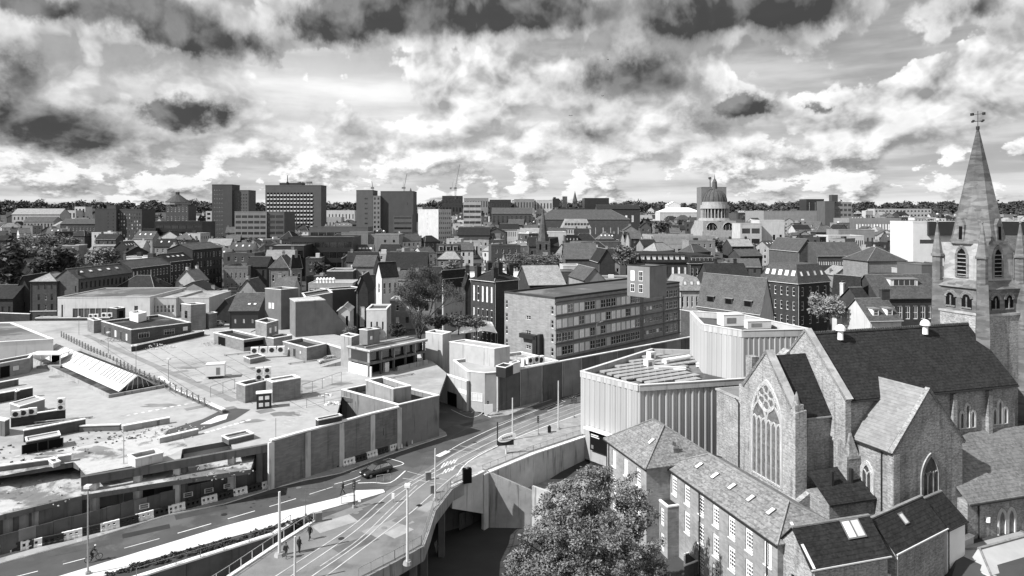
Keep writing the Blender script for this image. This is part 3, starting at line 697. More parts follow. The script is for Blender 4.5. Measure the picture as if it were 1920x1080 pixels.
# ------------------------------------------------------------------ shopping-centre car-park deck
DZ = 6.0
up_ = [(-200,912),(0,886),(60,878),(136,866),(148,872),(249,856),(254,877.5),(338,863),(342,842),(431,826),(437,845.5),(504,833),(512,826),(600,803),(632,776),(641,743.5),(747,764),(822,745),(838,700),(800,668),(700,640),(640,630),(520,602),(300,588),(100,600),(-200,612)]  # deck notched behind the open bays to let sun onto the lower slab
slabm('car_park_deck', [P(a,b,DZ) for a,b in up_], DZ-.7, DZ, deckm, concrd)
LZ = 4.2  # lower slab set close under the deck so more sun reaches it
slabm('sunken_bay', [P(590,808,DZ),P(632,776,DZ),P(641,743.5,DZ),P(747,764,DZ),P(700,777,DZ)], 1.6, 2.4, deckw, concrd)
slabm('lower_slab', [P(a,b,LZ) for a,b in [(-200,1010),(0,966),(157,928),(300,905),(470,880),(480,850),(300,868),(150,880),(0,880),(-200,905)]], LZ-.6, LZ, deckw, concrd)
sheet('bare_slab', [(0,893),(139,866),(160,890),(252,873),(300,863),(352,838),(330,800),(300,795),(262,812),(150,838),(60,846),(-60,880)], DZ+.008, deckw, DZ)
sheet('dark_paving_patch', [(300,832),(330,823),(440,787),(470,768),(425,764),(380,786),(315,806)], DZ+.014, M('patch_tarmac', .075, var=.2, scale=.3), DZ)
sheet('white_paving_patch', [(375,796),(408,780),(428,776),(424,786),(395,795)], DZ+.02, line, DZ)
stripe([(160,628),(440,752)], 1.5, M('patch_tarmac_grey', .2, var=.25, scale=.3), DZ+.012, 'tarmac_seam', DZ)['kind'] = 'structure'
deck_o = bpy.data.objects['car_park_deck']
for i in range(11): stripe([(238+i*13.5,779.5-i*2.6),(244.5+i*13.5,778-i*2.6)], .6, line, DZ+.024, 'parking_mark', DZ, deck_o)
for i in range(8): stripe([(384+i*11,812-i*3.2),(392+i*11,809.5-i*3.2)], .55, line, DZ+.024, 'parking_mark', DZ, deck_o)
for i in range(8): stripe([(528+i*5,796-i*4.4),(546+i*5,801-i*4.4)], .28, linef, DZ+.024, 'parking_mark', DZ, deck_o)
for i in range(9): stripe([(604+i*7.5,713-i*2.1),(609+i*7.5,711.5-i*2.1)], .5, linef, DZ+.024, 'parking_mark', DZ, deck_o)
stripe([(285,668),(440,738)], .14, linef, DZ+.024, 'parking_line', DZ, deck_o); stripe([(250,640),(430,702)], .14, linef, DZ+.024, 'parking_line', DZ, deck_o)
jt = M('joint_tar', .10, var=.4, scale=.6); pud = M('damp_patch', .19, var=.35, scale=.3, rough=.35, spec=.5)
for k in range(9): stripe([(150+k*52,690+k*9),(280+k*52,660+k*9)], .12, jt, DZ+.010, 'expansion_joint', DZ, deck_o)
for k in range(7): stripe([(180+k*40,640+k*4),(330+k*48,742+k*5)], .10, jt, DZ+.011, 'expansion_joint', DZ, deck_o)
rp_ = random.Random(4)
def blotch(nm, px_, py_, z, rx, ry, m, zz, parent, n=14):
    c = P(px_,py_,z); ph = [rp_.uniform(.55,1.15) for _ in range(n)]
    b_ = MB(); b_.poly([(c.x+rx*ph[i]*math.cos(6.2832*i/n), c.y+ry*ph[i]*math.sin(6.2832*i/n), zz) for i in range(n)]); return b_.build(nm, m, parent)
for i,(a,b,rx,ry) in enumerate([(165,692,4,2.4),(120,705,3,1.6),(150,715,2,1),(250,800,2.5,1),(205,806,2.4,1.0),(540,776,2.6,1.6),(470,790,2.2,1.2),(560,715,3,1.5),(350,690,2.6,1.3),(480,690,2.4,1.2),(590,745,2.0,1.2),(300,760,3,1.2),(240,640,3,1.5),(640,720,2.2,1.3),(100,860,3,1.4),(180,842,2.4,1.2),(60,872,3.4,1.3)]):
    blotch('damp_stain', a,b,DZ,rx,ry,pud,DZ+.0125+.0006*i,deck_o)
for i,(a,b,w_,d_) in enumerate([(505,752,3.2,2.4),(488,776,2.6,2.0),(420,770,2.2,1.6),(350,770,3,1.5),(575,730,2.4,1.6),(330,700,2.6,1.8)]):
    c = P(a,b,DZ); pt = MB(); u = Vector((*E1,0)); v_ = Vector((*E2,0)); pt.poly([tuple(c+u*x_+v_*y_+Vector((0,0,.0235+.0006*i))) for x_,y_ in ((0,0),(w_,0),(w_,d_),(0,d_))]); pt.build('repair_patch', MATS['patch_tarmac_grey'], deck_o)
# temporary mesh fences
for i,(lab,A_,B2) in enumerate([('temporary mesh fence right of the taller brick hut',(566,742),(640,716)),('temporary mesh fence left of the open brick hut',(395,745),(440,730)),('temporary mesh fence before the tank house',(575,765),(640,752))]):
    railing('mesh_fence', lab, [A_,B2], DZ, 1.9, 2.8, steeld, False)
# road-side brick wall with pale pilasters
WT = 6.75
wt = [P(a,b,WT) for a,b in [(507,826),(575.5,807),(639,790.5),(697,775),(747,763)]]
rw = thing('roadside_wall', 'long brick wall with pale pilasters between road and car-park deck', 'wall', (wt[0].x, wt[0].y, 0))
for i, (a, b) in enumerate(zip(wt, wt[1:])):
    a, b = a-wt[0], b-wt[0]; pb = MB(); pb.bar((a.x,a.y,.1),(b.x,b.y,.1),.4,WT-.2); pb.build('brick_panel', M('roadside_brick', .16, var=.22, scale=.4, cells=(1.2,1.2,4.5), cvar=.14, streak=.3), rw)
    MB().bar((a.x,a.y,WT-.097),(b.x,b.y,WT-.097),.6,.22).build('coping', coping, rw)
for p in wt:
    p = p-wt[0]; d = (wt[1]-wt[0]).normalized(); nn = Vector((d.y,-d.x,0))
    q_ = p+nn*.16; MB().bar((q_.x-d.x*.42,q_.y-d.y*.42,.1),(q_.x+d.x*.42,q_.y+d.y*.42,.1),.34,WT-.3).build('pilaster', concrl, rw)
# half-demolished front: edge beam, columns, dark rooms
dm = thing('demolished_frontage', 'stripped concrete frame with open bays along the road', 'building', P(330,870,DZ))
o0 = P(330,870,DZ); eb = [P(a,b,DZ)-o0 for a,b in [(152,895),(252,878),(338,863),(504,833)]]
for a, b in zip(eb, eb[1:]): MB().bar((a.x,a.y,-.95),(b.x,b.y,-.95),.6,1.05).build('edge_beam', concrd, dm)
for (px_, py_, mm) in [(158,894,concrd),(173,892,concrl),(255,878,concrl),(330,865,concrl),(341,863,concrd),(432,847,concrl),(486,837,concrd),(500,834,concrd)]:
    p = P(px_,py_,DZ)-o0; MB().box(p.x-.4,p.y+.05,-DZ,p.x+.4,p.y+.85,-.72).build('column', mm, dm)
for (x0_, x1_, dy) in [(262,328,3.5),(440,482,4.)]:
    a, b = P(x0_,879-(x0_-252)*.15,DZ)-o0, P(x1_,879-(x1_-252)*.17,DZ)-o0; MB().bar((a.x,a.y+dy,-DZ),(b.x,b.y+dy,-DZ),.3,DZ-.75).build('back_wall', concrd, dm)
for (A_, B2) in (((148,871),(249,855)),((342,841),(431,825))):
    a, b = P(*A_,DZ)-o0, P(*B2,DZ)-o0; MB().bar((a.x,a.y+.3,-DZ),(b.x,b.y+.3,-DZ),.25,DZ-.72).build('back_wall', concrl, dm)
# boarded wall below the slab at the left
bw_ = thing('boarded_wall', 'dark boarded wall under the white slab at the lower left', 'wall', P(110,936,LZ))
o1 = P(110,936,LZ)
for x0_, x1_ in ((72,101),(101,130),(130,157)):
    a, b = P(x0_,945-(x0_-72)*.2,LZ)-o1, P(x1_,945-(x1_-72)*.2,LZ)-o1; MB().bar((a.x+.01,a.y-.3,-LZ),(b.x-.01,b.y-.3,-LZ),.2,LZ+.02).build('board', wood, bw_)
a, b = P(-160,1003,LZ)-o1, P(72,947,LZ)-o1; MB().bar((a.x,a.y+.8,-LZ),(b.x,b.y+.8,-LZ),.3,LZ-.65).build('back_wall', concrd, bw_)
for x0_ in (-20,10,40,64):
    p = P(x0_,964-x0_*.24,LZ)-o1; MB().box(p.x-.35,p.y+.1,-LZ,p.x+.35,p.y+.7,-.62).build('column', concr, bw_)
# hoarding of dark boards behind the barriers
ho = thing('site_hoarding', 'row of dark hoarding boards between the barriers and the demolished building', 'hoarding', P(0,1046))
hb = [P(a,b-3) for a,b in HOARD[:-1]]; o2 = P(0,1046); k_ = 0
for a, b in zip(hb, hb[1:]):
    L = (b-a).length; n = max(1, round(L/1.6))
    for i in range(n):
        p, r = a+(b-a)*(i/n)-o2, a+(b-a)*((i+1)/n)-o2; d = (r-p)*.012; hgt = 2.25+random.uniform(-.08,.08)
        MB().bar((p.x+d.x,p.y+d.y,.12),(r.x-d.x,r.y-d.y,.12),.08,hgt).build('board', [wood,concrd,wood][k_%3] if k_%7 else steeld, ho); k_ += 1
for (a, b) in [(98,985),(140,978),(262,952),(345,930),(384,922),(420,913),(497,893)]:
    p = P(a,b,1.4)-o2; link('notice_board', wmesh('pale'), ho, (p.x,p.y-.12,1.2), math.radians(33), (1.1,1,.6))
# plastic road barriers
def barrier_mesh(m):
    b_ = MB(); L = 2.0
    prof = [(-.28,0),(.28,0),(.28,.22),(.16,.34),(.13,.92),(-.13,.92),(-.16,.34),(-.28,.22)]
    segs = [(0,.18),(.46,.74),(1.02,1.30),(1.58,2.0)]
    for x0_, x1_ in segs:
        n = len(prof); vs = [(x0_,p[0],p[1]) for p in prof]+[(x1_,p[0],p[1]) for p in prof]
        b_.add(vs, [tuple(range(n)), tuple(range(n,2*n))[::-1]]+[(i,n+i,n+(i+1)%n,(i+1)%n) for i in range(n)])
    for x0_, x1_ in ((.18,.46),(.74,1.02),(1.30,1.58)):
        b_.box(x0_,-.22,.02,x1_,.22,.34); b_.box(x0_,-.12,.66,x1_,.12,.905)
    return b_.mesh('barrier', m)
bwm, bdm = barrier_mesh(white), barrier_mesh(M('barrier_dark', .035, var=.3, scale=1))
wpx = [(2,1039),(59,1029),(135,1011),(206,994),(271,976),(331,960),(392,944),(449,929),(504,915),(556,899),(606,884),(654,872),(697,858),(740,844)]
wp = [P(a,b) for a,b in wpx]
ordn = ['nearest the lower left corner','second','third','fourth','fifth','sixth','seventh','eighth','ninth','tenth','eleventh','twelfth','thirteenth','farthest']
for i, p in enumerate(wp):
    d = (wp[min(i+1,len(wp)-1)]-wp[max(i-1,0)]).normalized(); rz_ = math.atan2(d.y,d.x)
    lab = 'white plastic road barrier, '+(ordn[i] if i in (0,13) else ordn[i]+' white one along the kerb from the left')
    lk = link('road_barrier', bwm, None, (p.x-d.x,p.y-d.y,.13), rz_); tag(lk, lab, 'barrier', 'white barriers along the kerb')
    if i < len(wp)-1:
        gp = (wp[i+1]-p).length-2.0; n = max(1, int(gp/2.05))
        for j in range(n):
            q_ = p+d*(1.0+.04+(j)*(gp/n)+.02)
            tag(link('dark_road_barrier', bdm, None, (q_.x,q_.y,.13), rz_), f'dark plastic barrier number {i*1+1} from the left, between white kerb barriers' if False else f'dark plastic barrier just right of the {ordn[i] if i else "first"} white kerb barrier', 'barrier', 'dark barriers along the kerb')

# deck buildings -------------------------------------------------------------------------
tub('corner_block', 'low brick corner block with stained walls at the bend of the road', b3((747,760),(823.6,742),(641,731),7.0), 0, 7.0, M('corner_brick', .2, var=.22, scale=.4, streak=.5), feltd, .8)
tub('roof_tank_house', 'tall square brick box rising inside the low corner block', b3((737.5,730),(771,724),(686,713),8.9), 2.4, 8.9, M('tank_brick', .27, var=.2, scale=.4, streak=.35), feltd, .9, wins=[(3,.3,3.4,.7,.5,'dark','vent'),(3,.6,3.4,.7,.5,'dark','vent')])
tub('stair_hut', 'low brick hut with open parapet in the middle of the car-park deck', b3((459.7,724),(506,713),(443,718.6),8.9), DZ, 8.9, brickl, feltd, .5)
tub('stair_hut', 'taller brick hut with pale roof edge beside the black louvred unit', b3((511,717.8),(563.9,709),(498.6,711.7),9.4), DZ, 9.4, brickl, feltl, .15)
lv = P(481,768,DZ); lo = thing('louvre_unit', 'black cabinet with four white louvres standing by the deck hut', 'plant unit', lv, math.radians(20))
MB().box(0,0,0,2.3,1.6,2.5).build('cabinet', dark, lo); MB().box(-.1,-.1,2.502,2.4,1.7,2.62).build('lid', white, lo)
for i in (0,1):
    for j in (0,1): MB().box(.35+i*.95,-.06,.4+j*1.1,1.0+i*.95,-.01,1.0+j*1.1).build('louvre', white, lo)
tub('deck_offices', 'long single-storey brick building with dark flat roof on the deck', b3((246,619),(358,605),(190,602.5),9.45), DZ, 9.45, brick, feltd, .45,
    wins=[(0,.2,1.2,2.6,1.3,'strip','window'),(0,.62,1.2,2.6,1.3,'strip','window'),(0,.9,1.6,1.2,1,'blindq','window'),(3,.12,.1,1,2.3,'door','door'),(3,.3,.1,1,2.3,'dark','door'),(3,.5,.6,1.1,1.6,'blindq','window'),(3,.68,.1,1,2.4,'door','door'),(3,.86,.6,.9,1.6,'blindq','window')])
tub('deck_offices_annex', 'small brick annex at the left end of the deck offices', b3((176,602),(191,600),(164,598),9.3), DZ, 9.3, brickl, feltd, .4)
def hut(name, label, N, R_, L_, zt, z0, wall, roofm=feltl, **k): return tub(name, label, b3(N,R_,L_,zt), z0, zt, wall, roofm, .25, .2, **k)
hut('roof_hut', 'open-fronted brick hut on the dark office roof', (219,579),(235,577),(206,577.5), 11.9, 9.1, brickd, cat='roof hut', wins=[(0,.5,.2,1.4,2,'hole','doorway')])
hut('roof_plant', 'white plant housing with flared top on the dark office roof', (259,590),(275,586),(243,586), 11.2, 9.1, white, cat='plant unit')
tub('lift_tower', 'square brick lift tower with pale roof rim behind the deck offices', b3((358,572),(386,570),(340,570),13.0), DZ, 13.0, brickl, feltd, .5, wins=[(3,.5,3.3,1.1,2,'dark','window')])
tub('lift_tower_annex', 'plain brick wing to the right of the square lift tower', b3((392,589),(407,586.5),(386,587.5),10.2), DZ, 10.2, brickl, felt, .3)
tub('deck_boundary_wall', 'dark low wall and kerb running behind the rubbish heap', b3((247,650),(383,621),(246,648.5),7.2), DZ, 7.2, brickd, concr, .05, .1, cat='wall')
tub('plant_room', 'flat brick plant room with dark doorway and pale roof rim on the deck', b3((457,638),(494.4,632.5),(401,624),8.6), DZ, 8.6, brickl, feltd, .5, wins=[(3,.28,.05,3.6,2,'hole','doorway'),(0,.5,.9,5,1.2,'hole','opening')])
tub('plant_room_wing', 'brick wing of the plant room with stained wall', b3((513,635),(548,629),(494,632),8.6), DZ, 8.6, brickl, feltd, .5)
tub('water_tower_box', 'square brick box with two small windows above the plant room', b3((500,607),(522,601),(479,602),11.9), 8.4, 11.9, brickl, feltd, .4, wins=[(0,.3,1,.8,1.3,'blind','window'),(0,.75,1,.8,1.3,'blind','window')])
tub('switch_room', 'low brick room with open white-rimmed roof beside the silver car', b3((575,652.8),(612.5,645),(530.5,641),8.9), DZ, 8.9, brickl, feltd, .6, wins=[(3,.5,.2,1.1,2,'door','door'),(3,.25,1.4,.5,.5,'blind','window'),(3,.75,1.4,.5,.5,'blind','window')])
tub('deck_screen_wall', 'plain screen wall with pale coping right of the switch room', b3((612.5,646),(640,654),(614,644.5),8.6), DZ, 8.6, brickl, concr, .05, .1, cat='wall')
# tall blank stair blocks
tub('blank_block', 'tallest plain brick block with two pale windows behind the plant room', b3((527,543.5),(559,540.5),(497,541),17.0), 2, 17.0, M('blank_brick', .15, var=.2, scale=.3, streak=.12), felt, .4, wins=[(3,.5,9.6,.9,1.6,'blind','window'),(3,.3,9.6,.9,1.6,'blind','window'),(3,.35,4.4,1.2,1.6,'blind','window')])
nb = P(554,567,15.0); 
sb = thing('sloping_block', 'huge plain brick wall block with one corner cut to a slope', 'building', (nb.x,nb.y,2))
u_ = U(28); r_ = reach(nb,u_,640); l_ = reach(nb,(-u_[1],u_[0]),545)
b_ = MB(); Lr, Lb = 17., 8.; pr = lambda s_, z, e=0: (u_[0]*s_-u_[1]*e, u_[1]*s_+u_[0]*e, z)
for e in (0,): 
    fa = [pr(0,0),pr(Lr,0),pr(Lr,1.5),pr(7.6,13),pr(0,13)]; ba = [pr(0,0,Lb),pr(Lr,0,Lb),pr(Lr,1.5,Lb),pr(7.6,13,Lb),pr(0,13,Lb)]
    b_.add(fa+ba, ((0,1,2,3,4),(9,8,7,6,5),(0,4,9,5),(1,6,7,2),(2,7,8,3),(3,8,9,4)))
b_.build('wall', MATS['blank_brick'], sb); MB().add([pr(-.1,13.01,-.1),pr(7.7,13.01,-.1),pr(7.7,13.01,Lb+.1),pr(-.1,13.01,Lb+.1),pr(-.1,13.25,-.1),pr(7.7,13.25,-.1),pr(7.7,13.25,Lb+.1),pr(-.1,13.25,Lb+.1)],((4,5,6,7),(0,1,5,4),(1,2,6,5),(2,3,7,6),(3,0,4,7))).build('roof', concrl, sb)
tub('blank_block', 'plain brick block with pale roof rim behind the sloping wall', b3((572,558),(623.6,549),(566,550),15.2), 2, 15.2, MATS['blank_brick'], felt, .4)
tub('dark_long_block', 'long low dark-walled block beneath the pale tent roof', b3((623,544),(682,540),(600,541),14.0), 2, 14.0, M('blank_brick_dark', .075, var=.15, scale=.3), felt, .3)
# two-storey frame on the deck
fz = 11.2; fp = [P(692.6,657,fz), P(798,636,fz), P(667.6,651.7,fz)]
fo = thing('frame_building', 'open two-storey frame building with flat rim roof on the deck', 'building', (fp[0].x,fp[0].y,DZ))
uu = (fp[1]-fp[0]); vv_ = (fp[2]-fp[0])*1.6
def fr_(a, b, z): q_ = uu*a+vv_*b; return (q_.x,q_.y,z)
def fbox(a0_,b0_,z0_,a1_,b1_,z1_,m,nm): MB().add([fr_(a0_,b0_,z0_),fr_(a1_,b0_,z0_),fr_(a1_,b1_,z0_),fr_(a0_,b1_,z0_),fr_(a0_,b0_,z1_),fr_(a1_,b0_,z1_),fr_(a1_,b1_,z1_),fr_(a0_,b1_,z1_)], ((0,3,2,1),(4,5,6,7),(0,1,5,4),(1,2,6,5),(2,3,7,6),(3,0,4,7))).build(nm, m, fo)
fbox(-.01,-.05,4.75,1.02,1.05,4.95,felt,'roof'); fbox(-.015,-.06,4.953,1.02,.06,5.25,concrl,'roof_rim'); fbox(-.015,.07,4.953,.02,1.05,5.25,concrl,'roof_rim'); fbox(.1,.45,4.955,.98,.52,5.3,steel,'roof_pipe'); fbox(.3,.7,4.955,.98,.8,5.2,concr,'roof_duct'); fbox(0,0,2.3,1,1,2.75,concrd,'floor_slab'); fbox(.02,.35,.02,.98,.9,2.29,black,'inner_wall'); fbox(.01,.12,2.76,.99,.9,4.74,glassd,'glazing')
for a in (0,.2,.42,.63,.8,.985): fbox(a,0,0,a+.012,.09,2.29,concrd,'column'); fbox(a,0,2.76,a+.012,.09,4.74,concr,'column')
fbox(.005,-.06,0,.3-.28,1.0,2.0,white,'painted_panel'); fbox(.3,.1,0,.37,.2,1.9,white,'white_door'); fbox(.45,-.1,0,1,-.04,.9,concr,'low_wall')
tub('stair_tower', 'tall narrow concrete stair tower left of the frame building', b3((659,633),(674,628.5),(639,629),12.4), DZ, 12.4, concr, felt, .3)
tub('roof_tower', 'square brick tower with open top standing on the frame building', b3((689,620),(712,617),(674,618),14.2), 11.3, 14.2, M('tower_brick', .2, var=.2, scale=.4, streak=.3), feltd, .5, wins=[(0,.3,1,.5,.7,'blind','window')])
tub('kiosk', 'small brick kiosk with doorway beside the frame building', b3((658,663.7),(669,661),(646,661),8.7), DZ, 8.7, brickl, feltd, .3, wins=[(0,.5,.1,1.0,2.0,'hole','doorway')])
# concrete department-store end
wA = M('store_concrete', .42, var=.16, scale=.3, streak=.35)
tub('store_block', 'stained concrete store block with chamfered corner on the street', [P(876.7,696.6,7.5),P(909,700,7.5),P(933,698.5,7.5),P(933,698.5,7.5)+Vector((wd[0]*16,wd[1]*16,0)),P(933,698.5,7.5)+Vector((wd[0]*16-wd[1]*12,wd[1]*16+wd[0]*12,0)),P(850,676,7.5)], 0, 7.5, wA, feltl, .5,
    wins=[(0,.55,2.0,2.4,1.6,'blindq','notice'),])
tub('store_upper_block', 'plain concrete upper storey of the store with pale flat roof', b3((927,654.5),(956,649.6),(842.6,641.5),10.6), 0, 10.6, wA, feltl, .1)
tub('store_stair_tower', 'square concrete stair tower at the back corner of the store', b3((829.7,627.6),(846,623),(798,623),12.0), 0, 12.0, wA, felt, .4)
tub('store_low_wing', 'low concrete wing with three vents below the stair tower', b3((826,652),(850,648),(783,645),8.9), 0, 8.9, wA, felt, .3, wins=[(3,.15,4.6,.8,.4,'dark','vent'),(3,.35,4.6,.8,.4,'dark','vent'),(3,.55,4.6,.8,.4,'dark','vent')])
dw = [P(788,686,5.8), P(877,714.5,5.8)]
wl = wallrun('driveway_wall', 'stained concrete wall beside the sloping side street', dw, 0, 5.7, .5, wA)
for i,(s_, z, w_, h, kd, nm) in enumerate([(.62,.05,3.2,2.6,'hole','gateway'),(.85,3.2,2.6,.8,'blind','sign')]):
    q_ = (dw[1]-dw[0])*s_; d = (dw[1]-dw[0]).normalized(); link(nm, wmesh(kd), wl, (q_.x+d.y*.3,q_.y-d.x*.3,z), math.atan2(d.y,d.x), (w_,1,h))
# boundary wall up the street with pale slots
bs = P(933,698.5,7.5); o = thing('boundary_wall', 'long concrete street wall with narrow pale slots below the office block', 'wall', (bs.x,bs.y,0), math.radians(39.2))
Lw = 62.; nseg = 11
for i in range(nseg):
    a, b = i*Lw/nseg, (i+1)*Lw/nseg
    MB().box(a+.16,-.25,0,b-.16,.25,7.3).build('wall_panel', [concrd,M('wall_mid', .2, var=.22, scale=.35, streak=.35)][i%2], o)
    MB().box(a-.16,-.12,0,a+.16,.2,7.2).build('slot', concrl, o)
MB().box(0,-.32,7.303,Lw,.32,7.5).build('coping', coping, o)
# left store with glazed canopy and the skylight
pl = [P(0,648,10.4)+Vector((-20,-3,0)), P(100,636,10.4), P(22,605.5,10.4), P(-120,606,10.4)]
tub('left_store', 'flat-roofed grey store at the left edge with white fascia', pl, DZ, 10.4, render_, felt, .15, .3, cop=white)
cn = P(46,676,9.0); 
cv = thing('entrance_canopy', 'flat white canopy on posts at the door of the left store', 'canopy', P(52,690,DZ), math.radians(3)); cv.scale = (.8,.8,.9)
MB().box(0,0,2.9,8.2,4.2,3.15).build('canopy_roof', white, cv)
for a, b in ((.2,.2),(3.2,.2),(8,.2),(8,4),(3.2,4)): MB().box(a-.09,b-.09,0,a+.09,b+.09,2.9).build('post', poleg, cv)
MB().box(3.3,4.4,0,5.6,4.5,2.6).build('doorway', black, cv); MB().box(2.8,-.6,0,8.4,4.3,.5).build('platform', concr, cv)
for i in range(4): MB().box(1.2+i*.4,0,0,1.6+i*.4,1.4,.12*(i+1)).build('step', concr, cv)
tub('left_store_wing', 'low brick wing with two pale signs beside the entrance canopy', b3((55,672),(62,664),(-40,690),8.9), DZ, 8.9, brickl, feltd, .4, wins=[(3,.72,1.1,1,.8,'blind','sign'),(3,.5,.1,1.8,2.2,'hole','doorway')])
r0, r1 = P(105,644,8.6), P(258,704,8.6); ax = (r1-r0); sk = thing('glazed_skylight', 'long white ridge skylight sunk in a dark trough across the deck', 'skylight', (r1.x,r1.y,DZ))
ax = -ax.normalized(); pn = Vector((ax.y,-ax.x,0)); pn = pn if pn.x < 0 else -pn; Ls = (r1-r0).length; hw = 3.2
q_ = lambda s_, e, z: tuple(ax*s_+pn*e+Vector((0,0,z)))
npan = 30; skw = M('skylight_white', .52, var=.08, scale=.6, rnd=.1)
for i in range(npan):
    a, b = i*Ls/npan, (i+1)*Ls/npan-.06
    MB().quad(q_(a,hw,.3),q_(b,hw,.3),q_(b,0,2.6),q_(a,0,2.6)).build('pane', skw, sk)
    MB().quad(q_(b,-hw,.3),q_(a,-hw,.3),q_(a,0,2.6),q_(b,0,2.6)).build('pane', glassm, sk)
    if i % 2 == 0 or i < 8: MB().add([q_(a-.08,hw*.66,1.16),q_(a+.12,hw*.66,1.16),q_(a+.12,0,2.72),q_(a-.08,0,2.72)],((0,1,2,3),)).build('glazing_bar', steeld, sk)
MB().tri(q_(-.02,hw,.3),q_(-.02,0,2.6),q_(-.02,-hw,.3)).build('gable_glass', glassd, sk)
gb = MB()
for t_ in (-.9,-.6,-.3,0,.3,.6,.9): gb.tube(q_(-.06,hw*t_,.3), q_(-.06,hw*t_*.72,.3+2.3*(1-abs(t_)*.72)), .05, n=4)
gb.tube(q_(-.06,hw,.3),q_(-.06,0,2.62),.08,n=4); gb.tube(q_(-.06,-hw,.3),q_(-.06,0,2.62),.08,n=4); gb.build('gable_bars', white, sk)
for (e0,e1_,s0_,s1_,nm) in ((hw+1.9,hw+2.3,-2.2,Ls+1,'kerb'),(-hw-2.3,-hw-1.9,-2.2,Ls+1,'kerb'),(-hw-1.9,hw+1.9,-2.2,-1.8,'kerb')):
    MB().add([q_(s0_,e0,0),q_(s1_,e0,0),q_(s1_,e1_,0),q_(s0_,e1_,0),q_(s0_,e0,.55),q_(s1_,e0,.55),q_(s1_,e1_,.55),q_(s0_,e1_,.55)],((0,1,2,3),(4,5,6,7),(0,1,5,4),(1,2,6,5),(2,3,7,6),(3,0,4,7))).build(nm, concr, sk)
MB().quad(q_(-1.8,-hw-1.9,.03),q_(Ls+1,-hw-1.9,.03),q_(Ls+1,hw+1.9,.03),q_(-1.8,hw+1.9,.03)).build('trough', feltd, sk)
# steel lattice fence along the skylight
rl = [(115,632),(160,655),(262,706),(340,742),(395,768)]
fo_ = thing('lattice_fence', 'low steel lattice fence running diagonally across the deck', 'fence', P(115,632,DZ)); b0 = P(115,632,DZ)
pp = [P(a,b,DZ)-b0 for a,b in rl]; tb = MB(); pm = MB().box(-.09,-.09,0,.09,.09,1.5).mesh('post', steeld)
for a, b in zip(pp, pp[1:]):
    L = (b-a).length; n = max(1,int(L/2.3))
    for i in range(n):
        p, r = a+(b-a)*(i/n), a+(b-a)*((i+1)/n); link('post', pm, fo_, p); k = Vector((0,0,1.2)); lo_ = Vector((0,0,.15))
        tb.tube(p+k,r+k,.045,n=4); tb.tube(p+lo_,r+lo_,.045,n=4); tb.tube(p+lo_,r+k,.03,n=3); tb.tube(p+k,r+lo_,.03,n=3)
tb.build('lattice', steeld, fo_)
wallrun('deck_kerb', 'dark kerb wall running past the end of the skylight', [P(300,712,DZ),P(330,735,DZ),P(420,775,DZ)], DZ, DZ+.5, .5, concrd)
# parapet walls and plant on the near left of the deck
for i,(lab, A, B_, h, m) in enumerate([('longest dark brick parapet wall in front of the lean-to shelter', (44,829),(160,806),1.6,brick),('dark brick parapet carrying three air conditioners', (20,801),(123,785),1.5,brickd),
     ('upper dark brick parapet at the left edge below the chimney box', (-40,762),(61,743),1.5,brickd),('top left dark parapet beside the deck car lane', (-40,736),(34,722),1.1,concrd),
     ('narrow kerb upstand left of the rubble strip', (150,809),(226,806.5),.8,concrd),('thin low upstand beside the long strip of rubble', (230,809),(318,793),.8,concr),('short low upstand in the middle of the rubble', (298,831),(371,814),.7,concr),
     ('broken kerb at the edge of the bare slab', (-40,889),(108,868),.6,concrd),('kerb between bare slab and demolished bay', (108,868),(134,864),.8,concr)]):
    wallrun('parapet_wall', lab, [P(*A,DZ),P(*B_,DZ)], DZ, DZ+h, .45, m, ch=.12)
tub('lean_to', 'low shelter with pale lean-to roof below the long dark parapet', b3((50,829),(113,817),(48,821),DZ+1.6), DZ, DZ+1.6, brickd, feltl, .05, .1, wins=[(0,.25,.1,3,1.2,'hole','opening'),(0,.7,.1,3,1.2,'hole','opening')])
tub('plant_cabin', 'pale plant cabin with white flared roof among the dark parapets', b3((37,763),(84,749),(19,757),DZ+2.2), DZ, DZ+2.2, rendg, feltl, .05, .1, cop=white)
tub('plant_cabin', 'dark plant block at the left edge of the deck', b3((9,790),(18,786),(-60,780),DZ+2.2), DZ, DZ+2.2, concrd, feltd, .05)
tub('chimney_box', 'square dark flue box on the upper left parapet', b3((31,735),(37,733),(27,732),DZ+3.4), DZ, DZ+3.4, brickd, feltd, .2, .1, cat='chimney')
tub('rubble_skip', 'open concrete box heaped with rubble at the edge of the demolished deck', b3((254,862),(306,850),(240,854),DZ+1.1), DZ, DZ+1.1, concrl, M('rubble_fill', .16, var=.45, scale=1.6, bump=.6), .3, .2, cat='skip')
tub('roof_hatch', 'broken roof hatch with rough top above the open bays', b3((429,825),(476,814),(416,818),DZ+.7), DZ, DZ+.7, concrd, MATS['rubble_fill'], .1, .2, cat='hatch')
tub('low_plinth', 'small concrete plinth lying on the bare slab', b3((100,870),(113,866),(88,862),DZ+.5), DZ, DZ+.5, concr, concr, .05, .1, cat='plinth')
tub('skip_container', 'black open-topped container behind the roadside wall', b3((597,789),(641,780),(592,785.5),DZ+1.6), DZ, DZ+1.6, dark, felt, .2, .1, cat='container')
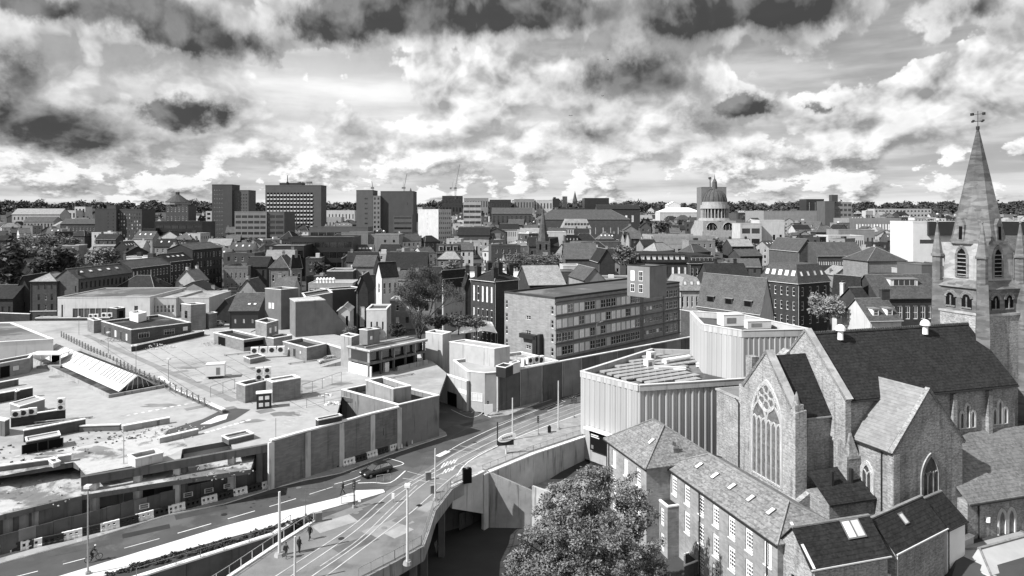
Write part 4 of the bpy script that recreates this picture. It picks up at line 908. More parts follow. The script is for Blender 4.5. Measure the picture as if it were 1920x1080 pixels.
def ac(label, px_, py_, z, n=1, rz_=20, s_=1., stack=1, two=False):
    p = P(px_,py_,z); o = thing('air_conditioner', label, 'air conditioner', p, math.radians(rz_))
    for i in range(n):
        for j in range(stack):
            x0_, z0_ = i*1.15*s_, j*.95*s_
            c = MB().box(x0_,0,z0_,x0_+s_,.45*s_,z0_+.9*s_).build('casing', white, o); MB().frustum((0,0),0,.02,.32*s_,.32*s_,12).build('fan', dark, c)
            fn = c.children[0]; fn.location = (x0_+.45*s_,-.01,z0_+.45*s_); fn.rotation_euler = (math.pi/2,0,0)
    return o
ac('first of three white fan units on the dark parapet', 21,784,DZ+1.62,1,20,1.15); ac('middle white fan unit on the dark parapet', 36,781.5,DZ+1.62,1,20,1.15); ac('last of three white fan units on the dark parapet', 51,779,DZ+1.62,1,20,1.15)
ac('pair of stacked white fan units at the parapet corner', 107,770,DZ+1.62,1,20,1.0,2)
ac('row of four white fan units in front of the plant room', 470,664,DZ+1.0,4,12,1.6)
ac('two grey fan units on the annex of the deck offices', 166,596,9.3,2,10,1.1); ac('three pale fan units behind the deck offices parapet', 190,595,9.5,3,8,1.3)
ac('small fan units beside the white plant housing', 263,600,9.0,2,8,1.0); ac('stack of fan units on the brick hut roof', 479,714,8.8,2,20,1.2,2)
ac('bank of white fan units on the store roof', 982,688,7.2,3,39,1.7); ac('white fan unit above the bank on the store roof', 990,683,8.9,2,39,1.4)
tub('store_plant', 'black plant box with pale panel on the store roof', b3((948,690),(962,684),(930,687),8.9), 7.0, 8.9, dark, feltd, .1, .1, cat='plant unit')
tub('store_plant', 'pale plant box beside the black one on the store roof', b3((962,683),(975,679),(955,680),8.9), 7.0, 8.9, offw, feltl, .1, .1, cat='plant unit')
tub('low_plant_unit', 'long low chiller with rounded drums below the row of fan units', b3((469,674),(497,668),(457,669),DZ+1.0), DZ, DZ+1.0, steeld, felt, .1, .1, cat='plant unit')
# rubble heaps and litter
def heap(name, label, px_, py_, z, r, n, m, cat, hgt=.5):
    p = P(px_,py_,z); o = thing(name, label, cat, p); b_ = MB()
    for i in range(n):
        a, d = random.random()*6.28, r*math.sqrt(random.random()); s_ = random.uniform(.06,.26); zz = max(0,hgt*(1-d/r))
        c = Vector((math.cos(a)*d*1.6, math.sin(a)*d, zz)); k = random.random()*3; dx, dy = math.cos(k)*s_, math.sin(k)*s_
        q4 = [c+Vector((dx,dy,0)),c+Vector((-dy,dx,0))*.5,c-Vector((dx,dy,0)),c-Vector((-dy,dx,0))*.5]
        b_.add([tuple(v) for v in q4]+[(v.x,v.y,v.z+s_*random.uniform(.3,.9)) for v in q4], ((4,5,6,7),(0,1,5,4),(1,2,6,5),(2,3,7,6),(3,0,4,7)))
    x_ = b_.build('debris', m, o); x_['kind'] = 'stuff'; return o
heap('rubbish_heap', 'heap of pale bags and boxes in front of the dark deck wall', 292,652,DZ,3.0,110,render_,'heap',1.0)
heap('rubbish_heap', 'scattered debris by the doorway of the plant room', 408,645,DZ,2.6,70,rendpan,'heap',.5)
heap('rubbish_heap', 'pile of pallets and crates at the foot of the deck offices', 205,640,DZ,1.8,60,concr,'heap',.7)
heap('rubble_pile', 'long strip of broken concrete between the low upstands', 300,812,DZ,4.5,90,rendpan,'rubble',.12)
heap('rubble_pile', 'dark rubble scattered over the bare slab at the left', 60,850,DZ,5.5,60,concrd,'rubble',.1)
heap('rubble_pile', 'broken blocks beside the dashed row on the bare slab', 200,820,DZ,3.4,45,concrd,'rubble',.1)
heap('rubble_pile', 'loose rubble in the low slab under the demolished bays', 400,884,LZ,3.5,50,concr,'rubble',.2)
heap('rubble_pile', 'small white heap of plaster on the deck near the tank house', 622,758,DZ,1.0,40,white,'rubble',.35)
heap('rubble_pile', 'white sheets crumpled beside the brick hut', 608,742,DZ,.9,30,white,'rubble',.3)
heap('rubble_pile', 'litter on the lower slab at the bottom left edge', 40,930,LZ,5.,40,concr,'rubble',.1)

# ------------------------------------------------------------------ four-storey office block
ob = bld('office_block', 'long four-storey brick office block with bands of windows', 'building', 1040.3,561,150,946,1274,43.8,M('office_brick', .25, var=.14, scale=.4, cells=(1.2,1.2,4.5), cvar=.12, streak=.15), z0=0)
H_ = ob.H; f0 = 5.9/H_; sy = (1-f0-.05)/4
for j in range(4):
    z0_, z1_ = f0+sy*j, f0+sy*(j+1)
    ob.win('S', 16, 1, [['quad','blindq'],['quad','blindq','blindq'],['quad','blindq','blindq'],['blindq','blindq','quad']][j], .95, .66, (.01,.64,z0_,z1_), rec=.16)
    ob.win('S', 6, 1, ['quad','blindq'], .8, .36, (.66,.84,z0_+.02,z1_), rec=.16)
    ob.win('S', 3, 1, 'quad', .92, .62, (.86,.985,z0_,z1_), rec=.16)
    ob.win('W', 1, 1, 'sash', .5, .62, (.0,.09,z0_,z1_)); ob.win('W', 1, 1, 'sash', .5, .62, (.9,1,z0_,z1_))
ob.win('W', 1, 1, 'quad', .55, .28, (.4,.58,f0+sy*2.2,f0+sy*3.2)); ob.win('W', 1, 1, 'quad', .55, .28, (.4,.58,f0+sy*1.1,f0+sy*2.1)); ob.win('W',1,1,'quad',.55,.28,(.4,.58,f0,f0+sy))
ob.walls(); ob.flat(felt, .45, M('dark_fascia', .05, var=.2, scale=.4))
bandm = M('office_band', .11, var=.2, scale=.4, streak=.25)
for j in range(5):
    z = H_*(f0+sy*j)+.28*(j>0); MB().box(-.12,-.34,z-.12,ob.L1+.12,-.003,z+.06).build('sill_band', bandm, ob.o)
for i in (0,.645,.66,.845,.855,.99): MB().box(ob.L1*i,-.25,H_*f0,ob.L1*i+.25,-.002,H_*.93).build('brick_pier', MATS['office_brick'], ob.o)
fe = MB(); v5 = ob.L2
for (v0, v1, z0_, z1_) in ((v5*.30,v5*.62,9.6,10.6),(v5*.28,v5*.36,2,10.4),(v5*.22,v5*.26,2,11)): fe.box(-1.2,v0,z0_,-.02,v1,z1_)
fe.build('fire_escape', dark, ob.o)
tub('office_stair_head', 'square brick stair tower with tall windows on the office roof', b3o((1218,498.6), 26.2, 1250,1176,43.8), 19.0, 26.0, M('stair_head_brick', .22, var=.15, scale=.4, streak=.2), felt, .2, .25, cop=dark,
    wins=[(3,.25,1.0,1.1,1.9,'quad','window'),(3,.62,1.0,1.1,1.9,'quad','window'),(3,.25,3.6,1.1,2.3,'blindq','window'),(3,.62,3.6,1.1,2.3,'quad','window')])
# small flat building and brick yard right of the block
tub('yard_building', 'dark flat-roofed brick building at the right end of the office block', b3((1304,586),(1332,578),(1270,580),8.), 0, 8., brick, feltd, .4)

# ------------------------------------------------------------------ fluted gallery
gz = 11.0
A, B_, C_ = P(1090,696.5,gz), P(1197.5,722.5,gz), P(1392,710,gz)
Dp, Ep = Vector((52,133,gz)), Vector((28,136,gz))
gl = thing('gallery', 'pale fluted concrete gallery with skylight grid on its roof', 'building', (A.x,A.y,0)); A0 = Vector((A.x,A.y,0))
def fluted(parent, a, b, z0, z1, w_=1.15, zb=None, nm='fluted_panel', amp=.17):
    L = (b-a).length; n = max(1,round(L/w_)); d = (b-a)/n; dn = d.normalized(); nn = Vector((dn.y,-dn.x,0))
    prof = [(0,.0),(.1,amp*.9),(.24,amp),(.55,amp*.55),(.9,.02),(1,0)]
    bm_ = MB()
    for (s0,e0),(s1,e1_) in zip(prof,prof[1:]):
        bm_.quad((s0*d.length,-e0,0),(s1*d.length,-e1_,0),(s1*d.length,-e1_,1),(s0*d.length,-e0,1))
    me = bm_.mesh('fluted_panel', clad); rz_ = math.atan2(d.y,d.x)
    for i in range(n):
        zz = z0
        if zb: zz = zb((i+.5)/n)
        link(nm, me, parent, a+d*i+Vector((0,0,zz)), rz_, (1,1,z1-zz))
a_, b_2, c_, d_, e_ = [Vector((p.x,p.y,0))-A0 for p in (A,B_,C_,Dp,Ep)]
core = MB().prism([(p.x,p.y) for p in (a_,b_2,c_,d_,e_)], -9, gz-.9); core.m = [1,1]+[0]*5; core.build('wall', [M('gallery_base', .34, var=.12, scale=.4, streak=.25), felt], gl)
fluted(gl, a_, b_2, .6, gz, 1.12, amp=.30, zb=lambda t: 0.5 if t < .12 else (1.9-.2*t if t < .75 else -2)); fluted(gl, b_2, c_, -2.0, gz, 1.12, amp=.13)
rimb = MB()
for p, q in ((a_,b_2),(b_2,c_),(c_,d_),(d_,e_),(e_,a_)): rimb.bar((p.x,p.y,gz-.9),(q.x,q.y,gz-.9),.5,.9); 
rimb.build('parapet', clad, gl)
rimc = MB()
for p, q in ((a_,b_2),(b_2,c_),(e_,a_)): rimc.bar((p.x,p.y,gz+.003),(q.x,q.y,gz+.003),.62,.1)
rimc.build('coping', offw, gl)
dab = (b_2-a_).normalized(); nab = Vector((dab.y,-dab.x,0)); rzab = math.atan2(dab.y,dab.x)
def onface(nm, s_, z, w_, h, m, dep=.12, off=.05):
    q_ = a_+dab*s_+nab*off; x_ = MB().box(0,-dep,0,w_,0,h).build(nm, m, gl); x_.location = (q_.x,q_.y,z); x_.rotation_euler = (0,0,rzab); return x_
sg = onface('sign_panel', 2.4, -1.6, 6.2, 3.3, black, .1, .34); onface('canopy_beam', 1.6, 1.9, 8.2, .28, white, .9, .3); onface('lower_doorway', .9, -7.8, 4.6, 4.2, glassd, .06, .06)
MB().box(.25,-.13,2.55,1.9,-.105,2.75).build('sign_lettering', line, sg); MB().box(.25,-.13,2.25,2.1,-.105,2.42).build('sign_lettering', line, sg); MB().box(.3,-.13,.3,.8,-.105,.9).build('sign_emblem', steeld, sg)
# skylight grid on the roof
ctr = Vector((24.5,116,gz)); ga = math.radians(30); gu = Vector((math.cos(ga),math.sin(ga),0)); gv = Vector((-gu.y,gu.x,0)); sm = MB().box(0,0,0,1.45,1.35,.3).mesh('roof_skylight', M('skylight_grey', .30, var=.2, scale=.8, rough=.4, rnd=.08))
def inpoly(p, poly):
    c = False; n = len(poly)
    for i in range(n):
        a, b = poly[i], poly[i-1]
        if (a.y > p.y) != (b.y > p.y) and p.x < (b.x-a.x)*(p.y-a.y)/(b.y-a.y)+a.x: c = not c
    return c
gp = [A,B_,C_,Dp,Ep]; cen = sum((Vector((p.x,p.y,0)) for p in gp), Vector())/5
gin = [cen+(Vector((p.x,p.y,0))-cen)*.84 for p in gp]
for i in range(-10,11):
    for j in range(-8,10):
        p = Vector((ctr.x,ctr.y,0))+gu*i*1.62+gv*j*(1.95)
        if inpoly(p, gin) and inpoly(p+gu*1.5, gin) and not (p.x > 31 and p.y > 106+ (p.x-31)*.1 and p.y < 125):
            link('roof_skylight', sm, gl, p-A0+Vector((0,0,gz-.68)), ga)
# upper box of the gallery
uz = 18.6; ub = [P(1318,607,uz), P(1392,620,uz), P(1520,617.5,uz), Vector((0,0,0)), P(1306.5,602.5,uz)]; ub[3] = P(1520,617.5,uz)+Vector((-6,17,0))
up0 = Vector((ub[1].x,ub[1].y,gz)); go = thing('gallery_tower', 'taller fluted block rising behind the gallery roof with white plant on top', 'building', up0)
uq = [Vector((p.x,p.y,0))-Vector((up0.x,up0.y,0)) for p in (P(1318,608,uz),P(1392,620,uz),P(1520,617.5,uz),ub[3],P(1318,608,uz)+Vector((2,16,0)))]
cr = MB().prism([(p.x,p.y) for p in uq], -1.2, uz-gz-1.1); cr.m = [1,1]+[0]*5; cr.build('wall', [clad, feltd], go)
fluted(go, uq[0], uq[1], -.9, uz-gz, .95); fluted(go, uq[1], uq[2], -.9, uz-gz, .95, amp=.12); fluted(go, uq[4], uq[0], -.9, uz-gz, .95)
rb = MB()
for i in range(5): p, q = uq[i], uq[(i+1)%5]; rb.bar((p.x,p.y,uz-gz-1.1),(q.x,q.y,uz-gz-1.1),.3,1.1)
rb.build('parapet', clad, go)
rb = MB()
for i in range(5): p, q = uq[i], uq[(i+1)%5]; rb.bar((p.x,p.y,uz-gz+.003),(q.x,q.y,uz-gz+.003),.45,.1)
rb.build('coping', offw, go)
def unit(name, label, px_, py_, z, w_, d_, h, rz_, m=white, cat='plant unit'):
    o = thing(name, label, cat, P(px_,py_,z), math.radians(rz_)); MB().box(0,0,0,w_,d_,h).build('casing', m, o); MB().box(-.05,-.05,h+.003,w_+.05,d_+.05,h+.1).build('lid', offw, o)
    MB().box(w_*.15,-.03,h*.25,w_*.6,-.003,h*.75).build('louvre', rendg, o); return o
unit('gallery_plant', 'white plant box inside the top of the fluted tower', 1357,612,uz-1.0,4.0,2.6,2.0,10); unit('gallery_plant', 'long white plant units beside the box on the fluted tower', 1402,617,uz-1.0,4.4,1.4,1.3,8,offw)
unit('gallery_roof_unit', 'white roof unit at the front of the gallery roof', 1215,690,gz-.7,1.5,1.2,1.3,30); unit('gallery_roof_unit', 'white roof unit nearest the office block on the gallery roof', 1220,676,gz-.7,1.3,1.2,1.4,30)
unit('gallery_roof_unit', 'long white roof duct across the gallery skylights', 1226,694,gz-.7,5.5,.7,.6,-12); unit('gallery_roof_unit', 'white roof unit beside the fluted tower', 1303,662,gz-.7,1.4,1.2,1.3,20); unit('gallery_roof_unit', 'flat white duct below the fluted tower', 1305,688,gz-.7,5.0,.9,.5,-14)
p = P(1252,676,gz); rd = thing('gallery_duct', 'curved white ventilation trunk lying across the gallery roof', 'duct', p); MB().tube((0,0,0),(4.6,2.6,.15),.5,.42,10).build('trunk', white, rd); MB().tube((-.8,-.6,-.1),(0,0,0),.62,.5,10).build('cowl', offw, rd)

# ------------------------------------------------------------------ church: local axes u towards the viewer, v into the church
CH = Vector((33.1,99.2,0)); CU = Vector((.287,-.958,0)); CV = Vector((.958,.287,0)); CANG = math.degrees(math.atan2(CU.y,CU.x))
ch = thing('church', 'stone church with tall tracery window, dark slate roofs and corner buttresses', 'church', (CH.x,CH.y,0), math.radians(CANG))
def cpoly(mb, *pts): return mb.poly(pts)
def arch(cx_, w_, zs, rise_k=1.15, n=8):    # pointed arch outline (local across, up) from right springing over the apex to left
    r = w_*rise_k; pts = []; hw_ = w_/2
    c1 = hw_-r; a_end = math.acos((0-c1)/r)
    for i in range(n+1): a = a_end*i/n; pts.append((cx_+c1+r*math.cos(a), zs+r*math.sin(a)))
    for i in range(n-1,-1,-1): a = a_end*i/n; pts.append((cx_-c1-r*math.cos(a), zs+r*math.sin(a)))
    return pts
def ribbon(mb, pts, wdt, place, d0, d1, closed=False):   # a moulded bar following pts in the wall plane
    n = len(pts); L_, R_ = [], []
    for i in range(n):
        p0, p1 = pts[i-1] if (i or closed) else pts[i], pts[(i+1)%n] if (i < n-1 or closed) else pts[i]
        t_ = Vector((p1[0]-p0[0], p1[1]-p0[1])); t_ = t_.normalized() if t_.length > 1e-9 else Vector((1,0)); nn = Vector((-t_.y,t_.x))*wdt/2
        L_.append((pts[i][0]+nn.x,pts[i][1]+nn.y)); R_.append((pts[i][0]-nn.x,pts[i][1]-nn.y))
    for i in range(n if closed else n-1):
        j = (i+1)%n; a, b, c, d = L_[i], L_[j], R_[j], R_[i]
        f = [place(*q,d1) for q in (a,b,c,d)]; k = [place(*q,d0) for q in (a,b,c,d)]
        mb.add(f+k, ((0,1,2,3),(3,2,1,0),(0,4,5,1),(2,6,7,3)))
def gothic(parent, place, cx_, w_, z0, zs, lights=3, rose=False, m_st=None, m_gl=None, sur=.45, k=1.15, nm='window'):
    m_st = m_st or M('tracery_stone', .72, var=.12, scale=.8, rnd=0); m_gl = m_gl or leadgl
    out_ = [(cx_-w_/2,z0),(cx_+w_/2,z0)]+arch(cx_,w_,zs,k)
    b_ = MB(); b_.poly([place(x_,z_,.02) for x_,z_ in out_]); wn = b_.build(nm, m_gl, parent)
    t_ = MB(); ribbon(t_, out_, sur, place, -.1, .16, True); wd_ = w_/lights; mw = .11*w_**.45
    t_.build('surround', m_st, wn); t_ = MB()
    hs = zs if not rose else zs-.03*w_
    for i in range(1,lights): ribbon(t_, [(cx_-w_/2+i*wd_,z0),(cx_-w_/2+i*wd_,hs+(.10*w_ if rose else .25*w_))], mw, place, -.1, .12)
    for i in range(lights): ribbon(t_, arch(cx_-w_/2+(i+.5)*wd_, wd_*.95, hs-.04*w_, 1.0, 4), mw*.9, place, -.1, .11)
    if rose:
        rc = (cx_, zs+w_*.55); rr = w_*.30
        ci = lambda c, r, n=16: [(c[0]+r*math.cos(6.2832*i/n), c[1]+r*math.sin(6.2832*i/n)) for i in range(n)]
        ribbon(t_, ci(rc,rr), mw*1.2, place, -.1, .14, True)
        for i in range(6): a = 1.0472*i+.52; ribbon(t_, ci((rc[0]+rr*.6*math.cos(a),rc[1]+rr*.6*math.sin(a)),rr*.34,10), mw*.8, place, -.1, .11, True)
        ribbon(t_, ci(rc,rr*.26,8), mw*.7, place, -.1, .11, True)
        for s_ in (-1,1): ribbon(t_, arch(cx_+s_*w_*.25, w_*.48, zs-.02*w_, 1.1, 6), mw*1.1, place, -.1, .13)
    t_.build('tracery', m_st, wn)
    if nm == 'window' and w_ > 3:
        h_ = MB()
        zz = z0+1.1
        while zz < zs: ribbon(h_, [(cx_-w_/2,zz),(cx_+w_/2,zz)], .05, place, -.05, .06); zz += 1.15
        h_.build('saddle_bars', steeld, wn)
    return wn
pF = lambda v0: (lambda a, z, d=0.: (a, v0-d, z))            # wall planes: front (v const, faces -v)
pE = lambda u0: (lambda a, z, d=0.: (u0+d, a, z))            # side (u const, faces +u)
# chancel front gable
b_ = MB(); fr_pts = [(-.2,-8,),(12.6,-8),(12.2,1.0),(11.2,5.),(10.9,13.0),(6.0,19.0),(0.9,13.4),(-.2,13.2)]
cpoly(b_, *[(a,0,z) for a,z in fr_pts]); n = len(fr_pts)
for i in range(n): p, q = fr_pts[i], fr_pts[(i+1)%n]; b_.quad((p[0],0,p[1]),(p[0],1.0,p[1]),(q[0],1.0,q[1]),(q[0],0,q[1]))
cpoly(b_, *[(a,1.0,z) for a,z in fr_pts[::-1]])
b_.build('gable_wall', rubble, ch)
gothic(ch, pF(0), 6.05, 6.2, 1.6, 9.4, 6, True, k=1.08)
cpb = MB(); ribbon(cpb, [(11.15,12.7),(6,19.1),(.7,13.2)], .45, pF(0), -1.1, .15); cpb.build('gable_coping', ashlar, ch)
# buttress at right of the front with a stone finial
b_ = MB(); b_.prism([(10.6,-.5),(12.9,-.5),(12.9,1.6),(10.6,1.6)], -8, [1.2,1.2,2.4,2.4]); b_.prism([(10.8,-.25),(12.1,-.25),(12.1,1.5),(10.8,1.5)], -1, [12.3,12.3,12.6,12.6]); b_.prism([(10.9,-.1),(11.9,-.1),(11.9,1.2),(10.9,1.2)], 12, [13.3,13.3,13.3,13.3])
b_.frustum((11.4,.5),13.3,14.1,.45,.28,6); b_.frustum((11.4,.5),14.1,14.9,.3,.05,6); b_.build('buttress', rubble, ch)
# left wing with low roof
b_ = MB(); b_.box(-6.4,.35,-8,-.25,6.0,10.7); b_.build('left_wing', rubble, ch); MB().box(-6.55,.2,10.703,-.25,6.1,11.0).build('wing_coping', ashlar, ch)
MB().quad((-6.2,.6,11.02),(-.3,.6,11.02),(-.3,5.9,11.02),(-6.2,5.9,11.02)).build('wing_roof', lead, ch)
dp = MB(); dp.tube((-.05,-.15,0),(-.05,-.15,10.4),.09,n=6); dp.tube((-.05,-.15,10.4),(-1.0,-.1,10.9),.09,n=6); dp.build('drainpipe', dark, ch)
MB().box(-1.4,2.0,13,.1,3.2,17).build('chimney', rubbled, ch)
# chancel roof and sides
b_ = MB(); b_.box(.6,1.0,-8,10.7,6.4,11.4); b_.build('chancel_wall', rubbled, ch)
def roofslab(pts, m, nm='roof', tk=.2):
    b_ = MB(); n = len(pts); b_.add(list(pts)+[(p[0],p[1],p[2]-tk) for p in pts], [tuple(range(n)), tuple(range(n,2*n))[::-1]]+[(i,i+n,(i+1)%n+n,(i+1)%n) for i in range(n)]); return b_.build(nm, m, ch)
roofslab([(11.0,1.05,11.2),(11.0,6.4,11.2),(6,6.4,18.5),(6,1.05,18.5)], slate, 'chancel_roof'); roofslab([(1,6.4,11.2),(1,1.05,11.2),(6,1.05,18.5),(6,6.4,18.5)], slate, 'chancel_roof')
MB().bar((11.0,1,11.0),(11.0,6.4,11.0),.25,.18).build('gutter', ashlar, ch)
MB().prism([(3.2,3.4),(4.6,3.4),(4.6,5),(3.2,5)], 15, [17.6,17.6,18.8,18.8]).build('bellcote', rubbled, ch)
# nave gable wall standing above the chancel
b_ = MB(); ng = [(-1.2,-8),(13.4,-8),(13.4,14.0),(6,21.6),(-1.2,14.0)]
cpoly(b_, *[(a,6.4,z) for a,z in ng]); cpoly(b_, *[(a,7.3,z) for a,z in ng[::-1]]); n = 5
for i in range(n): p, q = ng[i], ng[(i+1)%n]; b_.quad((p[0],6.4,p[1]),(p[0],7.3,p[1]),(q[0],7.3,q[1]),(q[0],6.4,q[1]))
b_.build('nave_gable', rubble, ch); cpb = MB(); ribbon(cpb, [(13.6,13.9),(6,21.75),(-1.4,13.9)], .4, pF(6.4), -1.0, .12); cpb.build('gable_coping', ashlar, ch)
b_ = MB(); b_.prism([(12.6,5.9),(14.2,5.9),(14.2,8.2),(12.6,8.2)], -8, [8.6,6.8,6.8,8.6]); b_.frustum((13.4,7.05),6.5,9.6,1.2,.2,4,math.pi/4); b_.build('buttress', rubbled, ch)
# nave
NV1 = 36.5
b_ = MB(); b_.box(-.8,7.3,-8,12.8,NV1,14.1); b_.build('nave_wall', rubbled, ch)
roofslab([(13.3,7.2,13.75),(13.3,NV1,13.75),(6,NV1-.0,21.1),(6,7.2,21.1)], slate, 'nave_roof', .25); roofslab([(-1.3,NV1,13.75),(-1.3,7.2,13.75),(6,7.2,21.1),(6,NV1,21.1)], slate, 'nave_roof', .25)
rc_ = MB(); rc_.bar((6,7.2,21.08),(6,NV1,21.08),.35,.2)
for i in range(70): rc_.box(5.9,7.5+i*.41,21.28,6.1,7.7+i*.41,21.45)
rc_.build('ridge_cresting', slatem, ch)
MB().bar((13.35,7.3,13.4),(13.35,NV1,13.4),.22,.2).build('gutter', dark, ch)
for lab, px_ in (('white', 1566),('white', 1724)):
    tpos = reach((CH.x+CU.x*6, CH.y+CU.y*6), (CV.x,CV.y), px_)
    vt = MB(); vt.frustum((0,0),-.4,1.0,.55,.5,10); vt.frustum((0,0),1.0,1.25,.5,.95,10)
    for i in range(6):
        a0_, a1_ = i/6*1.5708, (i+1)/6*1.5708; vt.frustum((0,0),1.25+.95*math.sin(a0_)*1.1,1.25+.95*math.sin(a1_)*1.1,.95*math.cos(a0_)+.05,.95*math.cos(a1_)+.05,12)
    x_ = vt.build('ridge_ventilator', white, ch); x_.location = (7.0,tpos,20.6); x_.scale = (.72,.72,.8)
for tv in (20.6,27.6,33.6):
    for k, dv in enumerate((-1.0,0,1.0)): gothic(ch, pE(12.83), tv+dv, .8, 8.2 , 9.8+(1.0 if k == 1 else 0), 1, False, sur=.26, k=1.2, m_gl=leadgd, nm='lancet')
MB().box(12.8,24.6,4,13.3,25.3,13.2).build('buttress', rubbled, ch); MB().box(12.8,31.0,4,13.3,31.7,13.2).build('buttress', rubbled, ch)
MB().tube((13.0,31.9,5),(13.0,31.9,13.4),.09,n=6).build('drainpipe', dark, ch)
# transept (turned slightly as in the photo)
TG = Vector((52.3,85.6,0)); ta = Vector((.36,-.933,0)); tw = Vector((.933,.36,0))
tr = thing('church_transept', 'gabled stone side chapel with slate roof, sun side toned paler, projecting from the church', 'church', (TG.x,TG.y,0), math.atan2(ta.y,ta.x))
b_ = MB(); hw_ = 6.0; Lb_ = 13.0; gpt = [(-hw_,-8),(hw_,-8),(hw_,9.0),(0,15.7),(-hw_,9.0)]
cpoly(b_, *[(0,a,z) for a,z in gpt]); b_.quad((0,-hw_,-8),(0,-hw_,9),(-Lb_,-hw_,9),(-Lb_,-hw_,-8)); b_.quad((0,hw_,9),(0,hw_,-8),(-Lb_,hw_,-8),(-Lb_,hw_,9)); b_.build('wall', rubbled, tr)
def rs2(pts, m, nm, par, tk=.2):
    b_ = MB(); n = len(pts); b_.add(list(pts)+[(p[0],p[1],p[2]-tk) for p in pts], [tuple(range(n)), tuple(range(n,2*n))[::-1]]+[(i,i+n,(i+1)%n+n,(i+1)%n) for i in range(n)]); return b_.build(nm, m, par)
rs2([(-.6,-hw_-.4,8.75),(-Lb_,-hw_-.4,8.75),(-Lb_,0,15.9),(-.6,0,15.9)], M('slate_sun_side', .19, var=.16, scale=.5, cells=(2.2,2.2,3.4), cvar=.14, rough=.55, spec=.45, courses=(2.8,.28)), 'roof', tr); rs2([(-.6,hw_+.4,8.75),(-.6,0,15.9),(-Lb_,0,15.9),(-Lb_,hw_+.4,8.75)], slatem, 'roof', tr)  # sunlight put into the colour: sun-facing slope paler, far slope darker
cpb = MB(); ribbon(cpb, [(-hw_-.35,8.6),(0,15.95),(hw_+.35,8.6)], .4, lambda a,z,d=0.: (d,a,z), -.5, .14); cpb.build('gable_coping', rubbled, tr)
pT = lambda a, z, d=0.: (d,a,z)
gothic(tr, pT, .2, 3.0, -.2, 4.9, 3, False, m_st=ashlar, m_gl=leadgd, k=1.15)
pS = lambda a, z, d=0.: (a,-hw_-d,z)
gothic(tr, pS, -3.9, 1.7, .2, 4.6, 2, False, m_gl=leadgd, sur=.5, k=1.2)
MB().bar((0,-hw_-.45,8.55),(-Lb_,-hw_-.45,8.55),.2,.16).build('gutter', dark, tr)
MB().tube((-1.7,-hw_-.12,-6),(-1.7,-hw_-.12,8.6),.08,n=6).build('drainpipe', dark, tr)
MB().box(-.75,-hw_-.2,-8,.12,-hw_+.05,8.6).build('quoins', rubble, tr); MB().box(-.02,-hw_-.2,-8,.14,-hw_+.8,8.5).build('quoins', rubble, tr)
# aisle to the right of the transept
b_ = MB(); b_.box(12.83,19.5,-8,19.6,44,1.6); b_.build('aisle_wall', rubbled, ch)
roofslab([(20.0,19.4,1.5),(20.0,44,1.5),(12.84,44,7.6),(12.84,19.4,7.6)], M('slate_aisle', .17, var=.2, scale=.5, cells=(3,3,5), cvar=.25, courses=(3,.3)), 'aisle_roof')
MB().bar((20.1,19.4,1.25),(20.1,44,1.25),.2,.18).build('gutter', dark, ch)
for tv in (25.2,26.8,33.4,35.0): gothic(ch, pE(19.62), tv, 1.25, -3.4, -1.2, 1, False, sur=.3, k=1.2, m_gl=leadgl, nm='lancet')
for tv in (22.6,29.8): MB().frustum((19.8,tv),-1.2,-.6,.3,.3,8).build('wall_lamp', white, ch)
MB().tube((19.75,21.2,-7),(19.75,21.2,1.3),.09,n=6).build('drainpipe', dark, ch)
# low dark roofs between front and transept
roofslab([(16.6,1.2,2.2),(16.6,8.8,2.2),(12.5,8.8,5.0),(12.5,1.2,5.0)], slate, 'vestry_roof'); MB().box(12.0,1.3,-8,16.3,8.6,2.4).build('vestry_wall', rubbled, ch)
for tv in (3.2,6.2): MB().box(14.2,tv,3,14.6,tv+.35,5.4).build('vent_pipe', dark, ch)
roofslab([(17.4,8.9,0.8),(17.4,13.2,.8),(14.4,13.2,3.0),(14.4,8.9,3.0)], slatem, 'porch_roof')

# ------------------------------------------------------------------ tower and spire
TWc = CH+CU*4.2+CV*40.2
tw_ = thing('church_tower', 'square stone church tower with octagonal spire, four pinnacles and weather vane', 'tower', (TWc.x,TWc.y,0), math.radians(CANG))
hw_ = 3.9; b_ = MB(); b_.box(-hw_-.25,-hw_-.25,-8,hw_+.25,hw_+.25,22.6); b_.build('lower_stage', rubble, tw_)
MB().box(-hw_-.4,-hw_-.4,22.603,hw_+.4,hw_+.4,22.95).build('string_course', ashlar, tw_)
MB().box(-hw_,-hw_,22.953,hw_,hw_,26.6).build('arcade_stage', ashlard, tw_)
MB().frustum((0,0),26.6,27.8,(hw_+.35)*1.414,(hw_-.7)*1.414,4,math.pi/4).build('sloped_offset', ashlard, tw_)
MB().box(-hw_+.7,-hw_+.7,27.6,hw_-.7,hw_-.7,33.4).build('belfry_stage', ashlar, tw_)
MB().frustum((0,0),33.3,33.8,(hw_-.3)*1.08,(hw_-.3)*1.08,8,math.pi/8).build('cornice', ashlard, tw_)
sp = MB(); sp.frustum((0,0),33.4,43.0,(hw_-.35)*1.08,(hw_-.35)*1.08*.48,8,math.pi/8); sp.build('spire', ashlard, tw_)
MB().frustum((0,0),43.0,51.2,(hw_-.35)*1.08*.48+.02,.16,8,math.pi/8).build('spire_top', M('spire_stone_dark', .085, var=.3, scale=.5, cells=(.8,.8,2.6), cvar=.3, rnd=0), tw_)
vn = MB(); vn.tube((0,0,51.2),(0,0,54.0),.05,n=5); vn.frustum((0,0),51.1,51.6,.25,.25,8); vn.tube((-.9,0,52.4),(.9,0,52.4),.04,n=4); vn.tube((0,-.9,52.4),(0,.9,52.4),.04,n=4)
for a, b in ((1,0),(-1,0),(0,1),(0,-1)): vn.box(a*.9-.12,b*.9-.12,52.3,a*.9+.12,b*.9+.12,52.55)
